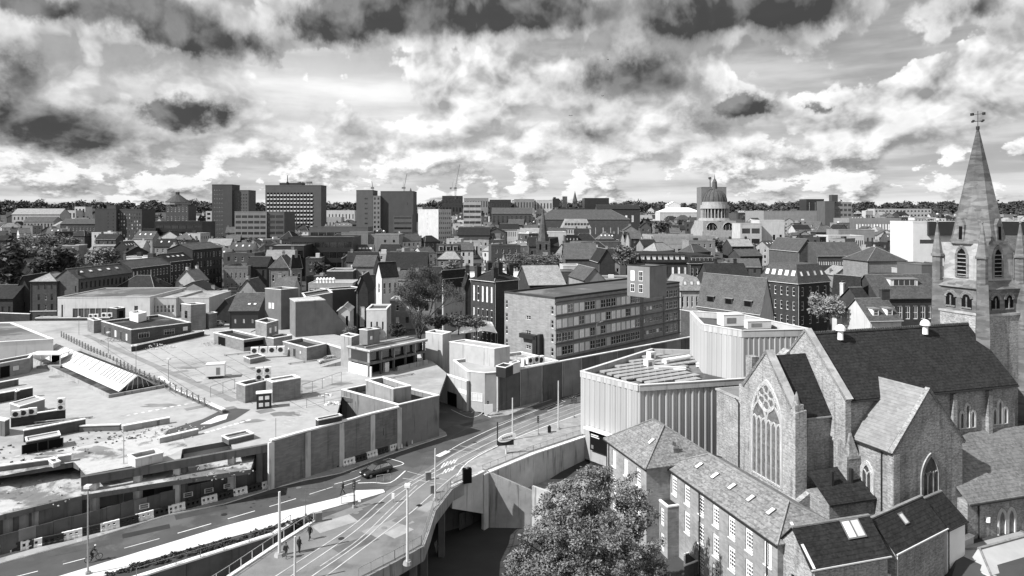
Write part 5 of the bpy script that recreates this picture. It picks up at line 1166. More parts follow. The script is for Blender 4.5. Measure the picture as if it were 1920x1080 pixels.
vn.tube((-.8,-.3,53.5),(.8,.3,53.5),.05,n=4); vn.box(-.95,-.42,53.35,-.5,-.15,53.75); vn.box(.6,.12,53.3,.95,.4,53.7); vn.build('weather_vane', dark, tw_)
pW = lambda a, z, d=0.: (-a, -hw_+.7-d, z)   # faces -v
pU = lambda a, z, d=0.: (hw_-.7+d, a, z)
st_ = M('tracery_stone', .58)
for pl in (pW, pU):
    wn = gothic(tw_, pl, 0, 1.9, 28.2, 31.2, 1, False, m_st=ashlar, m_gl=black, sur=.35, k=1.15, nm='belfry_opening')
    lv_ = MB()
    for i in range(6):
        z_ = 28.5+i*.62; lv_.add([pl(-.8,z_,.12),pl(.8,z_,.12),pl(.8,z_+.28,-.1),pl(-.8,z_+.28,-.1),pl(-.8,z_+.05,.12),pl(.8,z_+.05,.12)], ((0,1,2,3),(3,2,1,0),(0,4,5,1)))
    lv_.build('louvres', ashlar, wn)
pW2 = lambda a, z, d=0.: (-a, -hw_-d, z); pU2 = lambda a, z, d=0.: (hw_+d, a, z)
def rarch(c, w_, z0, zs, n=8): return [(c-w_/2,z0),(c+w_/2,z0)]+[(c+w_/2*math.cos(math.pi*i/n),zs+w_/2*math.sin(math.pi*i/n)) for i in range(n+1)]
for pl in (pW2, pU2):
    for c in (-1.35,1.35):
        o_ = rarch(c,1.7,23.6,25.0); b_ = MB(); b_.poly([pl(x_,z_,.02) for x_,z_ in o_]); wn = b_.build('arched_opening', black, tw_)
        t_ = MB(); ribbon(t_, o_[2:], .42, pl, -.1, .16); ribbon(t_, [(c,23.6),(c,25.2)], .2, pl, -.1, .1); ribbon(t_, [(c-.85,23.55),(c+.85,23.55)], .2, pl, -.1, .16); t_.build('arch_stones', ashlar, wn)
for sx in (-1,1):
    for sy in (-1,1):
        c = (sx*(hw_-.1),sy*(hw_-.1)); b_ = MB(); b_.frustum(c,-8,20,1.35,1.2,4,0); b_.frustum(c,20,27.4,1.2,.95,4,0); bt = b_.build('buttress', ashlard, tw_)
        b_ = MB(); b_.frustum(c,27.4,31.2,.78,.75,8,math.pi/8); b_.frustum(c,31.2,31.6,.95,.95,8,math.pi/8); b_.frustum(c,31.6,36.6,.82,.06,8,math.pi/8); b_.frustum(c,36.5,36.9,.2,.05,6); b_.build('pinnacle', ashlard, tw_)
for s_, (a, pl) in enumerate(((0,pW),(0,pU))):
    b_ = MB(); k = pl(0,34.2,.2); d = pl(0,34.2,.8); 
    b_.add([pl(-.55,33.8,.35),pl(.55,33.8,.35),pl(.55,36.2,.25),pl(0,37.2,.25),pl(-.55,36.2,.25),pl(-.5,33.8,-1.0),pl(.5,33.8,-1.0),pl(.5,36.2,-1.2),pl(0,37.2,-1.4),pl(-.5,36.2,-1.2)], ((0,1,2,3,4),(0,4,9,5),(1,6,7,2),(4,3,8,9),(3,2,7,8))); lu = b_.build('lucarne', ashlard, tw_)
    b_ = MB(); b_.quad(pl(-.28,34.0,.38),pl(.28,34.0,.38),pl(.28,36.0,.3),pl(-.28,36.0,.3)); b_.build('opening', black, lu)
# pinnacle and turret right of the nave
pt_ = CH+CU*14.0+CV*40.5
tu = thing('stair_turret', 'small stone turret with pointed cap below the church tower', 'turret', (pt_.x,pt_.y,0)); MB().frustum((0,0),-6,14.5,1.5,1.4,8).build('shaft', ashlard, tu); MB().frustum((0,0),14.5,15.0,1.7,1.6,8).build('cornice', ashlar, tu); MB().frustum((0,0),15.0,19.8,1.45,.08,8).build('cap', ashlar, tu)

# ------------------------------------------------------------------ terrace below the church
def gb(name, label, px_, py_, z, ang, L1, L2, z0, wall, cat='building'):
    p = P(px_,py_,z); return Bld(name, label, cat, (p.x,p.y), ang, L1, L2, z0, z, wall)
TA = CANG
hp = P(1137,824,3.1); h2 = P(1212,878,3.1); Lh = (h2-hp).length
hb_ = Bld('hipped_house', 'brick house with pale hipped slate roof beside the gallery', 'house', (hp.x,hp.y), math.degrees(math.atan2(h2.y-hp.y,h2.x-hp.x)), Lh, 11.0, -8.5, 3.1, M('terrace_brick', .25, var=.28, scale=.35, cells=(1.6,1.6,5), cvar=.14, streak=.15))
hb_.win('S', 3, 1, ['grid','gridl'], .34, .72, (.06,.97,.68,.97), sill=1).win('S', 3, 1, 'grid', .34, .74, (.06,.97,.36,.64), sill=1).win('S', 3, 1, 'grid', .34, .7, (.06,.97,.05,.33))
hb_.roof('hip', 3.9, M('slate_terrace', .19, var=.2, scale=.6, courses=(3.2,.3), cells=(3.6,3.6,6), cvar=.34, rough=.75), .35); hb_.walls(); hb_.velux('S',1,.75,1.2,.45,(.5,.9)); hb_.velux('E',1,1.2,1.2,.45,(.3,.6))
hb_.chim(Lh-1.5, 5.2, 1.0, .9, .7, 2)
MB().tube((1.0,-.1,0),(1.0,-.1,11.4),.08,n=5).build('drainpipe', dark, hb_.o)
tp = P(1248,873,2.6); tq = P(1458,1020,2.6); Lt = (tq-tp).length
tb_ = Bld('terrace_house', 'long brick terrace with white sash windows and roof lights below the church', 'house', (tp.x,tp.y), math.degrees(math.atan2(tq.y-tp.y,tq.x-tp.x)), Lt, 9.0, -9.0, 2.6, MATS['terrace_brick'])
tb_.win('S', 7, 1, ['grid','gridl','grid'], .40, .80, (.03,1,.70,.975), sill=1).win('S', 7, 1, 'grid', .40, .86, (.03,1,.38,.66), sill=1, skip=((0,0),)).win('S', 7, 1, 'grid', .40, .8, (.03,1,.06,.34), skip=((0,0),(1,0)))
tb_.roof('hip', 2.4, MATS['slate_terrace'], .3); tb_.walls(); tb_.velux('S',5,.75,1.25,.42,(.12,.9))
for i in (.37,.93): MB().tube((Lt*i,-.12,0),(Lt*i,-.12,11.5),.085,n=5).build('drainpipe', dark, tb_.o)
MB().bar((0,-.36,11.42),(Lt,-.36,11.42),.16,.14).build('gutter', dark, tb_.o)
for i in (.2,.35,.62,.8):
    MB().frustum((0,0),0,.03,.16,.16,8).build('wall_tie', dark, tb_.o); x_ = tb_.o.children[-1]
# flat-roofed closet wing between the two
cw = P(1217,918,-1.2)
cx2 = Bld('closet_wing', 'small flat-roofed brick wing with white-edged roof between the two terraces', 'building', (cw.x,cw.y), TA, 5.2, 4.2, -9, -1.6, MATS['terrace_brick'])
cx2.win('S', 2, 2, 'grid', .42, .7, (.05,.95,.05,.98)); cx2.walls(); cx2.flat(feltd, .18, white)
tub('bin_store', 'dark timber bin store at the foot of the terrace', b3((1283,1062),(1309,1052),(1283,1040),-6.8), -9.0, -6.8, wood, feltd, .1, .1)
# stone-fronted range at the bottom right
rg = P(1478,1000,-1.0)
def ridge_b(name, label, px_, py_, z, ang, L1, L2, z0, wall, rk, rise, rm, cat='house'):
    b_ = gb(name, label, px_, py_, z, ang, L1, L2, z0, wall, cat); b_.roof(rk, rise, rm, .25); return b_
r1_ = ridge_b('stone_cottage', 'stone gabled building with big dark slate roof and paired skylight', 1522,1066,2.0, 16.7, 9.6, 5.4, -9.5, rubble, 'gu', 2.9, slate)
r1_.win('W', 1, 1, 'dark2', .42, .5, (.3,.75,.45,.95)); r1_.walls(); r1_.velux('S', 2, 1.25, 2.0, .5, (.60,.84))
b_ = MB(); b_.add([(-.1,-.3,r1_.H+.1),(.25,-.3,r1_.H+.1),(.25,3.2,r1_.H+3.35),(-.1,3.2,r1_.H+3.35)],((0,1,2,3),)); b_.build('verge_stones', coping, r1_.r)
r2_ = ridge_b('stone_cottage', 'lower slate-roofed range with one small skylight right of the paired one', 1679,1036,1.7, 33, 10.6, 5.2, -9.5, rubbled, 'gu', 2.6, slate); r2_.walls(); r2_.velux('S', 1, .9, 1.3, .5, (.3,.6))
r3_ = ridge_b('lean_to_house', 'small slate roof with bright white gable end behind the garden wall', 1776,992,1.0, 32, 4.2, 5.6, -9, white, 'gu', 2.4, slate); r3_.walls()
tub('yard_annex', 'low grey flat annex with white boxes at the bottom right', b3((1640,1096),(1700,1062),(1540,1080),-1.0), -9, -1.0, rubbled, slate, .1, .2)
ac('white boiler flue box on the low annex roof', 1648,1080,-1.0,2,20,1.0)
wallrun('garden_wall', 'stained stone garden wall stepping along the yard at the lower right', [P(1764,1030,-2.2),P(1822,1004,-2.2)], -9, -2.2, .5, concrl)
wallrun('garden_wall', 'rough stone wall below the aisle windows', [P(1815,985,-3.0),P(1862,962,-3.0),P(1935,925,-3.0)], -9, -3.0, .5, rubbled)
tub('garage', 'white-fronted garage with grey door at the right edge', b3((1870,952),(1925,930),(1862,945),-3.4), -9, -3.4, render_, felt, .1, .1, wins=[(0,.45,2.9,2.9,2.3,'door','door')])
slabm('yard', [P(a,b,-5.2) for a,b in [(1700,1140),(1760,1075),(1850,1012),(1990,955),(2100,1000),(2100,1140)]], -9, -5.2, M('yard_concrete', .16, var=.25, scale=.2, detail=9, rnd=0), concr)
hr = P(1852,1056,-3.2); rr_ = gb('lodge', 'low pale hipped roof at the bottom right corner', 1856,1076,-3.6, 22, 14, 5.5, -9, render_, 'house'); rr_.roof('hip', 1.2, feltl, .4); rr_.walls()

# ------------------------------------------------------------------ the city behind
def city(name, label, px, py, Y, xr, wall, roof=('flat',), ang=0, xl=None, depth=None, W=(), z0=None, cat='building', chim=(), cop=None, vel=(), dor=(), group=None):
    b = bld(name, label, cat, px, py, Y, xl if xl is not None else px-5, xr, ang, wall, z0=z0, depth=depth if depth else (None if xl is not None else 16), group=group)
    for w_ in W: b.win(*w_[:3], *w_[3:])
    if roof[0] == 'flat': b.walls(); b.flat(roof[1] if len(roof) > 1 else felt, roof[2] if len(roof) > 2 else .6, cop)
    else:
        b.roof(roof[0], roof[1], roof[2], .3); b.walls()
        for c in chim: b.chim(c[0]*b.L1, c[1]*b.L2, *c[2:])
        for v_ in vel: b.velux(*v_)
        for d in dor: b.dormers(*d)
    return b
blackw = M('black_cladding', .026, var=.2, scale=.3, rough=.4, spec=.4)
towerd = M('tower_brown', .062, var=.12, scale=.2, streak=.12)
towerg = M('tower_grey', .10, var=.12, scale=.2, streak=.15)
panelg = M('panel_grey', .2, var=.12, scale=.2, streak=.2)
# --- mill row, left middle distance
MA = 81
mb1 = city('mill_end', 'four-storey brick mill end with pale hipped roof at the far left', 57,528,229,106,brick,('hip',2.6,slatel),6,None,12,[('S',3,1,'dark',.34,.5,(.2,.95,.78,1)),('S',3,2,['pale','dark'],.38,.6,(.2,.95,.36,.78)),('S',3,1,'dark',.4,.6,(.2,.95,.12,.34))],z0=-1,cat='mill')
MB().box(-.1,-.1,6.0,mb1.L1+.1,-.003,6.3).build('string_course', offw, mb1.o)
def mill(name, label, px, py, Y, xr, wall, roof, rows, cols, kind, gl, **k):
    p = PY(px,py,Y); u = U(MA); L1 = abs(reach(p,u,xr)); return L1
def millb(label, s0, s1, zt, wall, rise, rm, rows, cols, kind, wd_=9.0, vx=0, end=False, w_=.42, h=.6, sill=None):
    o_ = PY(147,523,230); u = U(MA); C = (o_.x+u[0]*s0, o_.y+u[1]*s0)
    b = Bld('mill', label, 'mill', C, MA, s1-s0, wd_, -1, zt, wall); b.win('S', cols, rows, kind, w_, h, (.02,.98,.3,.97), sill=sill)
    if end: b.win('W',1,2,'dark',.4,.5,(.8,.98,.42,.92)); b.win('W',1,2,'dark',.4,.5,(.02,.2,.42,.92))
    b.roof('gu', rise, rm, .25); b.walls()
    if vx: b.velux('S', vx, 1.6, 1.1, .5)
    return b
zt0 = PY(147,523,230).z
m1 = millb('brick mill with gable end and row of bright roof lights', 0, 25, zt0, brick, 3.2, slatem, 3, 12, 'dark', 9.0, 5, True); m1.chim(2.0,2.0,1.2,1.0,.8,2)
millb('dark brick mill with two rows of white windows', 25.2, 47, zt0+1.6, brickd, 2.6, slatem, 3, 11, ['blind','sash'], 9.4)
millb('dark mill with low rooflights next to the white-windowed one', 47.2, 62, zt0+2.4, brickd, 3.0, slate, 3, 6, 'sash', 9.4, 4)
millb('tall dark warehouse at the far end of the mill row', 62.2, 84, zt0+6.5, M('mill_black', .035, var=.2, scale=.4), 2.4, slatem, 4, 9, ['dark','pale'], 12)
city('street_house', 'dark gabled house below the poplar at the far left', 30,545,238,56,brickd,('gv',5,slate),5,None,14,[('S',1,1,'dark',.3,.3)],cat='house')
city('street_house', 'low dark house behind the street car park', -40,560,232,24,brickd,('gu',4,slate),3,None,12,[('S',5,1,'dark',.3,.4)],cat='house')
city('street_house', 'small gabled house with pale roof edge left of the mill end', 34,510,270,62,brick,('gv',5,slatel),8,None,16,[('S',1,1,'dark',.3,.3)],cat='house')
wallrun('street_wall', 'long dark wall behind the parked street cars', [Vector((XA(-80,235),235,0)),Vector((XA(57,229),229,0))], -1, 4.2, .5, brickd)
city('street_house', 'grey terrace among the trees at the far left', -30,495,310,40,brickd,('gu',5,slate),3,None,14,[('S',5,2,'dark',.3,.4)],cat='house')
# --- white two-storey building and neighbours on the back of the deck
wb = city('white_store', 'long white two-storey building with strip windows behind the deck', 108,559,204,281,render_,('flat',felt,.3),3,None,26,[('S',9,1,'shop',.93,.62,(.16,.72,.05,.72)),('S',1,1,'dark',.4,.42,(.8,.9,.25,.85)),('S',1,1,'dark',.3,.6,(.02,.08,.1,.9))],z0=5.0)
wb2 = city('white_store_wing', 'grey panelled wing continuing the white building to the right', 282,560,208,330,rendpan,('flat',feltl,.3),3,None,20,[('S',6,1,'pale',.7,.5,(.05,.95,.2,.9))],z0=5.0)
city('white_store_wing', 'pale shopfront wing with small crenellations near the lift tower', 331,560,210,392,rendpan,('flat',feltl,.4),2,None,18,[('S',5,1,'dark',.4,.5,(.05,.95,.25,.9))],z0=5.0)
city('low_shed', 'dark open shed below the white building', 66,597,203,245,brickd,('flat',felt,.2),2,None,3,[('S',5,1,['hole','pale'],.5,.7,(.05,.95,.1,.9))],z0=3.0,cop=offw)
city('pitched_store', 'low building with white curved roof end and grey slates', 398,590,196,447,brickd,('gv',4.2,slatem),8,None,20,[('S',3,1,'dark',.3,.4,(.1,.9,.2,.8))],z0=4)
city('black_shed', 'black clad shed with small pale windows under a grey roof', 430,583,188,484,blackw,('gu',4.0,slatem),4,None,14,[('S',3,1,'blind',.22,.32,(.05,.95,.35,.85))],z0=4,vel=(('S',2,.9,.8,.3,(.5,.9)),))
slabm('upper_car_park', [P(a,b,6.2) for a,b in [(392,618),(470,622),(500,608),(497,598),(430,600),(398,604)]], 4, 6.2, deckm, concr)
# castellated house, hipped brick block, crescent of little roofs
city('castellated_house', 'pale brick house with battlemented parapet and tall windows', 420,503,300,465,brickl,('flat',felt,1.0),4,None,16,[('S',5,2,'pale',.34,.55,(.05,.95,.2,.92))])
city('dark_wing', 'dark brick wing behind the castellated house', 462,500,305,500,brickd,('gu',4,slate),4,None,14,[('S',3,2,'dark',.3,.5)])
city('hipped_block', 'brick block with two pale-banded hipped slate roofs', 505,503,285,541,brickl,('hip',5.0,slatem),5,None,16,[('S',3,2,'sash',.4,.55,(.05,.95,.1,.9))],chim=((.5,.5,1.5),))
city('hipped_block', 'taller brick block with steep slate roof and sunlit corner', 546,504,275,566,brickl,('hip',5.5,slate),35,544,None,[('W',2,2,'sash',.4,.55,(.1,.9,.1,.95)),('S',2,2,'sash',.4,.5)],chim=((.5,.5,1.8),))
city('tent_shelter', 'pale translucent canopy with row of small chimneys', 578,532,250,661,rendpan,('flat',feltl,.2),3,None,14,[('S',8,1,'pale',.86,.8,(.02,.98,.1,.95))])
for i in range(6):
    p = PY(596+i*6,527,252); o = thing('roof_vent', f'{["leftmost","second","third","fourth","fifth","rightmost"][i]} small white roof vent in the row on the pale canopy', 'roof vent', (p.x,p.y,p.z-1), 0, 'row of white vents'); MB().frustum((0,0),0,1.6,.45,.4,8).build('stack', white, o); MB().frustum((0,0),1.6,2.3,.7,.3,8).build('cap', white, o)
city('brick_range', 'low dark brick range with white door behind the pale canopy', 613,509,280,662,brickd,('flat',felt,.4),3,None,14,[('S',4,1,['blind','dark'],.35,.55,(.05,.95,.1,.9))],cop=offw)
city('grey_hall', 'plain grey hall with flat front behind the gabled villa', 661,500,288,700,rendg,('gu',4,slatem),2,None,18,[])
city('gabled_villa', 'white-edged twin gabled villa beside the bare tree', 668,545,205,690,brickd,('gv',4.5,slate),4,None,14,[('S',1,1,'blind',.4,.4)],cat='house')
city('gabled_villa', 'white gable house with dark slate roof left of the big bare tree', 716,518,230,746,render_,('gu',4.5,slate),38,705,None,[('S',3,2,'sash',.4,.5),('W',1,2,'sash',.25,.4)],cat='house')
city('white_house', 'white rendered house with rows of small windows and roof lights', 668,477,380,700,render_,('gu',5,slatem),8,None,14,[('S',4,2,'dark',.3,.4,(.05,.95,.2,.95))],cat='house',vel=(('S',4,1.6,1.6,.5),))
city('pale_flats', 'cream low flats left of the white rendered house', 633,481,385,666,rendpan,('flat',felt,.5),8,None,14,[('S',5,1,'dark',.3,.4)])
city('slate_hall', 'long hall with broad dark slate roof behind the bare tree', 722,505,300,800,brickd,('gu',7,slate),4,None,18,[('S',6,1,'dark',.3,.4)])
city('cream_house', 'cream rendered house front with seven small windows right of the bare tree', 831,523,215,880,rendpan,('gu',2.5,slate),48,829,None,[('S',7,1,'dark',.3,.4,(.05,.95,.6,.95)),('S',5,1,'sash',.3,.5,(.05,.95,.1,.5))],cat='house')
city('pale_yard_house', 'pale painted house with ivy facing the deck', 687,582,172,725,render_,('flat',felt,.4),3,None,9,[('S',3,2,'dark',.28,.36,(.1,.95,.1,.92))],z0=0,cat='house',cop=white)
city('yard_shed', 'small white shed with black door behind the sloping wall', 634,583,186,656,render_,('gv',1.2,feltl),6,None,8,[('S',1,1,'hole',.4,.7,(.5,1,0,1))],z0=2,cat='shed')
gh = city('georgian_house', 'dark brick house with tall pale sash windows and many chimney stacks', 927,528,182,972,brickd,('hip',2.4,slate),43.8,883,None,[('W',5,1,['blind','blind','sash'],.42,.7,(.03,.97,.66,.97)),('W',5,1,['blind','sash'],.42,.7,(.03,.97,.36,.66)),('W',5,1,'sash',.42,.7,(.03,.97,.06,.34))],z0=0,cat='house')
for (a, b, h) in ((.15,.15,2.8),(.15,.85,2.8),(.5,.3,3.2),(.5,.75,3.2),(.85,.2,3.4),(.85,.8,3.2)): gh.chim(a*gh.L1, b*gh.L2, h, 1.6, 1.1, 4, brickd)
city('georgian_wing', 'dark narrow wing with chimney left of the georgian house', 872,536,190,884,brickd,('gv',3,slate),8,None,10,[],z0=0,cat='house',chim=((.5,.3,2.5),))
city('pale_courtyard', 'white-roofed low range behind the georgian house', 836,523,226,995,rendpan,('flat',M('white_roof', .6, var=.15, scale=.2),.5),5,None,22,[('S',12,1,'dark',.3,.4)])
city('grey_slate_hall', 'hall with wide pale slate slope behind the office block', 993,535,210,1060,brickd,('gu',5.2,slatel),10,None,22,[])
city('roof_annex', 'squat brick roof annex between the slate hall and the plaza tree', 1030,511,262,1080,brick,('flat',felt,.4),4,None,10,[('S',4,1,'dark',.3,.5)])
# --- towers and large blocks, left to right
tw1 = city('brown_tower', 'dark brown tower block with plain left half', 178,393,520,218,towerd,('flat',felt,.8),0,None,20,[('S',2,10,'dark',.14,.4,(.5,.98,.1,.95))])
city('brown_tower', 'brown tower half with grid of small pale windows', 219,394,523,266,M('tower_brown_light', .07, var=.12, scale=.2),('flat',felt,.8),0,None,20,[('S',9,9,['blind','pale','dark'],.38,.5,(.03,.97,.14,.94))])
city('tower_penthouse', 'small dark lift house on the brown tower', 200,386,525,217,towerd,('flat',felt,.5),0,None,8,[],z0=36)
city('black_office', 'black glazed low office block beside the brown tower', 290,418,500,379,blackw,('flat',felt,1.0),2,None,24,[('S',6,4,'stripd',.94,.5,(.02,.98,.05,.98))])
city('black_office', 'black stepped wing of the low glazed office', 268,430,495,292,blackw,('flat',felt,.8),2,None,20,[('S',1,3,'stripd',.8,.4)])
city('slab_tower', 'dark slab tower with thin lit window rows', 397.5,347.5,560,435,towerd,('flat',felt,.8),0,None,16,[('S',4,12,'pale',.5,.3,(.06,.55,.1,.96))])
city('slab_tower', 'grey half of the dark slab tower stepping down to the right', 435.4,358,563,466,towerg,('flat',felt,.8),0,None,16,[('S',4,14,'dark',.5,.4,(.3,.95,.1,.96))])
city('striped_annex', 'narrow white striped block left of the slab tower', 386,397,590,397,render_,('flat',felt,.5),0,None,14,[('S',1,7,'dark',.55,.5)])
city('banded_office', 'grey office with six horizontal window bands', 440,398,480,500,panelg,('flat',feltd,.6),0,None,24,[('S',5,7,'stripd',.86,.48,(.02,.98,.04,.96))])
city('banded_office', 'darker right wing of the banded office', 500,398,481,533,towerg,('flat',feltd,.6),0,None,24,[('S',2,7,'stripd',.9,.5,(.02,.98,.04,.96))])
ht = city('hotel_tower', 'broad hotel tower with chequered rows of white sills', 497.5,349,620,602,M('hotel_brown', .09, var=.1, scale=.2),('flat',feltd,1.0),0,None,18,[('S',14,11,'hole',.62,.42,(.02,.86,.10,.9))])
sl_m = MB().box(0,-.5,0,1,-.02,1).mesh('white_sill', offw)
for (k, a, z, ww, hh, kk, rec, nm) in [w_ for w_ in ht.wins]:
    link('sill', sl_m, ht.o, (a,0,z-1.5), 0, (ww,1,1.25))
city('hotel_roof_house', 'dark roof house on top of the hotel tower', 524,344,622,566,towerd,('flat',feltd,.6),0,None,10,[],z0=60)
p = PY(539,344,622); o = thing('roof_mast', 'short aerial mast on the hotel roof', 'mast', p); MB().tube((0,0,0),(0,0,7.5),.5,.3,6).build('mast', dark, o); MB().box(-.9,-.4,0,.9,.4,1.5).build('base', dark, o)
p = PY(558,347,620); o = thing('roof_sign', 'open letter sign frame along the hotel roof edge', 'sign', p)
for i in range(11): MB().box(i*1.22,0,1.6,i*1.22+.8,.2,3.2).build('letter', dark, o)
sf = MB()
for i in range(7): sf.tube((i*2.2,.4,0),(i*2.2,.4,3.2),.1,n=4)
sf.tube((0,.4,1.4),(13.2,.4,1.4),.12,n=4); sf.build('sign_frame', dark, o)
city('twin_slab', 'left half of a wide slab tower with pale vertical strip', 668,358,560,699,towerg,('flat',felt,.8),0,None,20,[('S',1,9,'dark',.3,.3,(.3,.9,.05,.9))])
city('twin_slab', 'narrow pale stair strip between the slab tower halves', 699.5,368,559,713,panelg,('flat',felt,.5),0,None,18,[('S',2,10,'dark',.5,.5)])
city('twin_slab', 'dark right half of the wide slab tower', 713.5,360,562,775,M('slab_dark', .08, var=.12, scale=.2, streak=.1),('flat',feltd,.8),0,None,20,[('S',1,3,'dark',.06,.2,(.7,.95,.1,.9))])
city('louvre_block', 'dark block with horizontal louvre bands at the slab tower foot', 738,404,530,773,towerg,('flat',felt,.5),0,None,16,[('S',1,6,'stripd',.92,.4)])
wt_ = city('white_tower', 'white tower with column of dark windows and gridded side', 822,394,470,846,render_,('flat',felt,.6),35,784,None,[('S',6,7,'pale',.62,.5,(.03,.97,.2,.98)),('W',1,7,'dark',.09,.3,(.42,.52,.15,.98))])
city('plant_house', 'rounded grey plant room on the white tower', 792,389,498,812,rendg,('flat',felt,.3),35,None,8,[],z0=38)
city('pale_band_tower', 'pale balcony-banded flats right of the white tower', 869,380,530,902,rendpan,('flat',felt,.6),2,None,16,[('S',3,7,'stripd',.96,.45,(.01,.99,.1,.98))])
city('dark_glass_block', 'stepped dark glass office with thin pale floor edges', 545,446,370,662,blackw,('flat',felt,.5),3,None,26,[('S',8,3,'stripd',.94,.55,(.02,.98,.1,.95))])
city('dark_glass_block', 'lower dark glass terrace with pale roof edge', 497,462,352,570,blackw,('flat',feltl,.5),3,None,20,[('S',5,2,'stripd',.94,.6,(.02,.98,.1,.95))])
city('dark_glass_block', 'lowest terrace of the dark glass office', 492,476,340,545,towerg,('flat',feltl,.5),3,None,16,[('S',4,1,'stripd',.9,.5,(.02,.98,.4,.95))])
city('grey_flat_office', 'grey windowless office wall with black recess', 640,437,400,690,panelg,('flat',felt,.5),2,None,20,[('S',1,1,'hole',.3,.8,(.05,.5,.1,1))])
city('grey_flat_office', 'grey brick office with paired small windows', 691,441,402,748,rendg,('flat',felt,.5),2,None,20,[('S',2,3,'dark2',.25,.3,(.4,.98,.1,.95))])
city('brick_long', 'long dark flat-roofed range below the twin slab', 580,427,460,690,towerg,('flat',feltd,.6),2,None,20,[('S',7,1,'stripd',.9,.5,(.02,.98,.5,.95))])
city('rotunda', 'round drum building with conical roof and cap on the left skyline', 311,385,800,353,brick,('flat',felt,.1),0,None,20,[('S',6,3,'pale',.3,.5)])
p = PY(333,379,812); o = thing('conical_roof', 'broad conical slate roof with square cap on the left skyline', 'roof', (p.x,p.y,p.z)); MB().frustum((0,0),-3,0,13.5,13.5,14).build('drum', rendg, o); MB().frustum((0,0),0,9,14,2.2,14).build('cone', slatem, o); MB().box(-1.6,-1.6,8.8,1.6,1.6,12).build('cap', brickd, o)
city('mansion_row', 'pale mansion row with grey roofs at the far left', 22,402,700,112,rendpan,('gu',6,slatel),2,None,18,[('S',12,3,'dark',.4,.5,(.02,.98,.1,.95))])
city('mansion_row', 'darker terrace in front of the pale mansion row', 44,415,640,100,rendg,('gu',4,slatem),2,None,14,[('S',9,2,'dark',.4,.5)])
city('modern_blocks', 'white modern block with dark panels on the left skyline', 122,395,820,142,render_,('flat',felt,.4),0,None,14,[('S',3,2,'dark2',.5,.5)])
city('modern_blocks', 'second white modern block stepping up to the right', 140,388,835,160,render_,('flat',felt,.4),0,None,14,[('S',3,3,'dark2',.5,.5)])
city('brick_institute', 'long low brick institute with two window rows left of the brown tower', 113,420,560,180,brick,('gu',4,slatem),2,None,14,[('S',10,2,'pale',.4,.5,(.02,.98,.3,.95))])
city('white_terrace', 'white stepped houses behind the hotel', 608,395,700,665,render_,('flat',felt,.5),0,None,14,[('S',9,2,'dark',.3,.4)])
city('white_terrace', 'small grey terrace below the white stepped houses', 610,408,660,640,rendpan,('flat',felt,.5),0,None,12,[('S',5,1,'dark',.3,.5)])
# --- centre
city('station_range', 'dark station range with pale pilasters on the centre skyline', 1046,392,700,1098,brickd,('flat',feltd,1.0),0,None,24,[('S',14,1,'blind',.3,.6,(.02,.98,.3,.9))])
city('station_range', 'black box hall rising over the centre skyline', 1096,372,760,1142,blackw,('flat',feltd,.5),0,None,26,[])
city('station_range', 'long dark arcaded hall with bright dormers', 1120,392,640,1200,brickd,('gu',4,slate),0,None,22,[('S',5,1,'blind',.35,.5,(.15,.9,.4,.9))])
city('theatre', 'broad grey theatre with shallow slate roof', 1010,411,560,1180,brick,('hip',8,slatem),2,None,30,[('S',12,1,'blind',.1,.3)])
city('crane_block', 'square dark block under the tall crane', 829,368,900,866,brickd,('flat',felt,.6),0,None,16,[('S',6,3,'dark',.5,.5)])
city('skyline_flats', 'flat pale block on the centre skyline left of the thin spire', 964,374,950,1002,rendg,('flat',felt,.5),0,None,16,[('S',7,2,'dark',.4,.5)])
city('skyline_flats', 'wide dark block on the centre skyline beside the crane block', 918,375,940,958,brickd,('flat',felt,.5),0,None,16,[('S',8,2,'dark',.4,.5)])
city('skyline_flats', 'low pale flats just right of the crane', 870,372,960,915,rendg,('flat',felt,.5),0,None,16,[('S',9,2,'dark',.4,.5)])
city('skyline_flats', 'pale low block left of the twin church towers', 1006,376,960,1036,rendpan,('flat',felt,.5),0,None,16,[('S',5,2,'dark',.4,.5)])
city('warehouse', 'long brick warehouse with arched windows in the centre', 922,400,620,998,brick,('gu',5,slatem),0,None,20,[('S',9,2,'dark',.35,.55)])
city('facade_row', 'bright white row of narrow facades in the centre', 937,430,505,972,render_,('gu',4,slate),0,None,12,[('S',9,2,'dark',.35,.5)])
city('facade_row', 'white hotel front beside the dark thin spire', 970,432,500,1010,render_,('flat',felt,.6),0,None,14,[('S',9,3,'dark',.35,.5)])
city('arcade_building', 'pale classical building with mansard and arcade of windows', 1055,428,520,1108,stonep,('man',7,slatel),0,None,22,[('S',11,2,'dark',.4,.6,(.02,.98,.35,.97))],dor=(('S',8,1.4,2.2,.25,stonep,'dark'),))
city('white_modern', 'bright white flat-topped shop with black side', 1026,436,450,1062,render_,('flat',feltl,.5),2,None,18,[('S',1,1,'hole',.5,.5,(.0,.6,.0,.8))])
city('black_modern', 'black glass building next to the bright white shop', 1060,443,440,1085,blackw,('flat',feltd,.5),2,None,16,[('S',4,4,'blind',.3,.4)])
city('long_shop_row', 'long brown shop row with pale upper windows', 1080,455,400,1165,brick,('flat',felt,.5),1,None,20,[('S',8,1,['blind','dark'],.6,.5,(.02,.98,.5,.9))])
city('gabled_bank', 'pair of white pointed gables in the centre', 1162,450,410,1171,render_,('gv',5,slate),0,None,10,[])
city('gabled_bank', 'second white pointed gable beside the first', 1171.5,450,410,1180,render_,('gv',5,slate),0,None,10,[])
city('brick_church_hall', 'dark gabled brick hall with white-edged gable and round window', 1122,492,290,1153,brickd,('gv',5.5,slate),6,None,16,[('S',2,1,'blind',.2,.3,(.02,.98,.2,.6))])
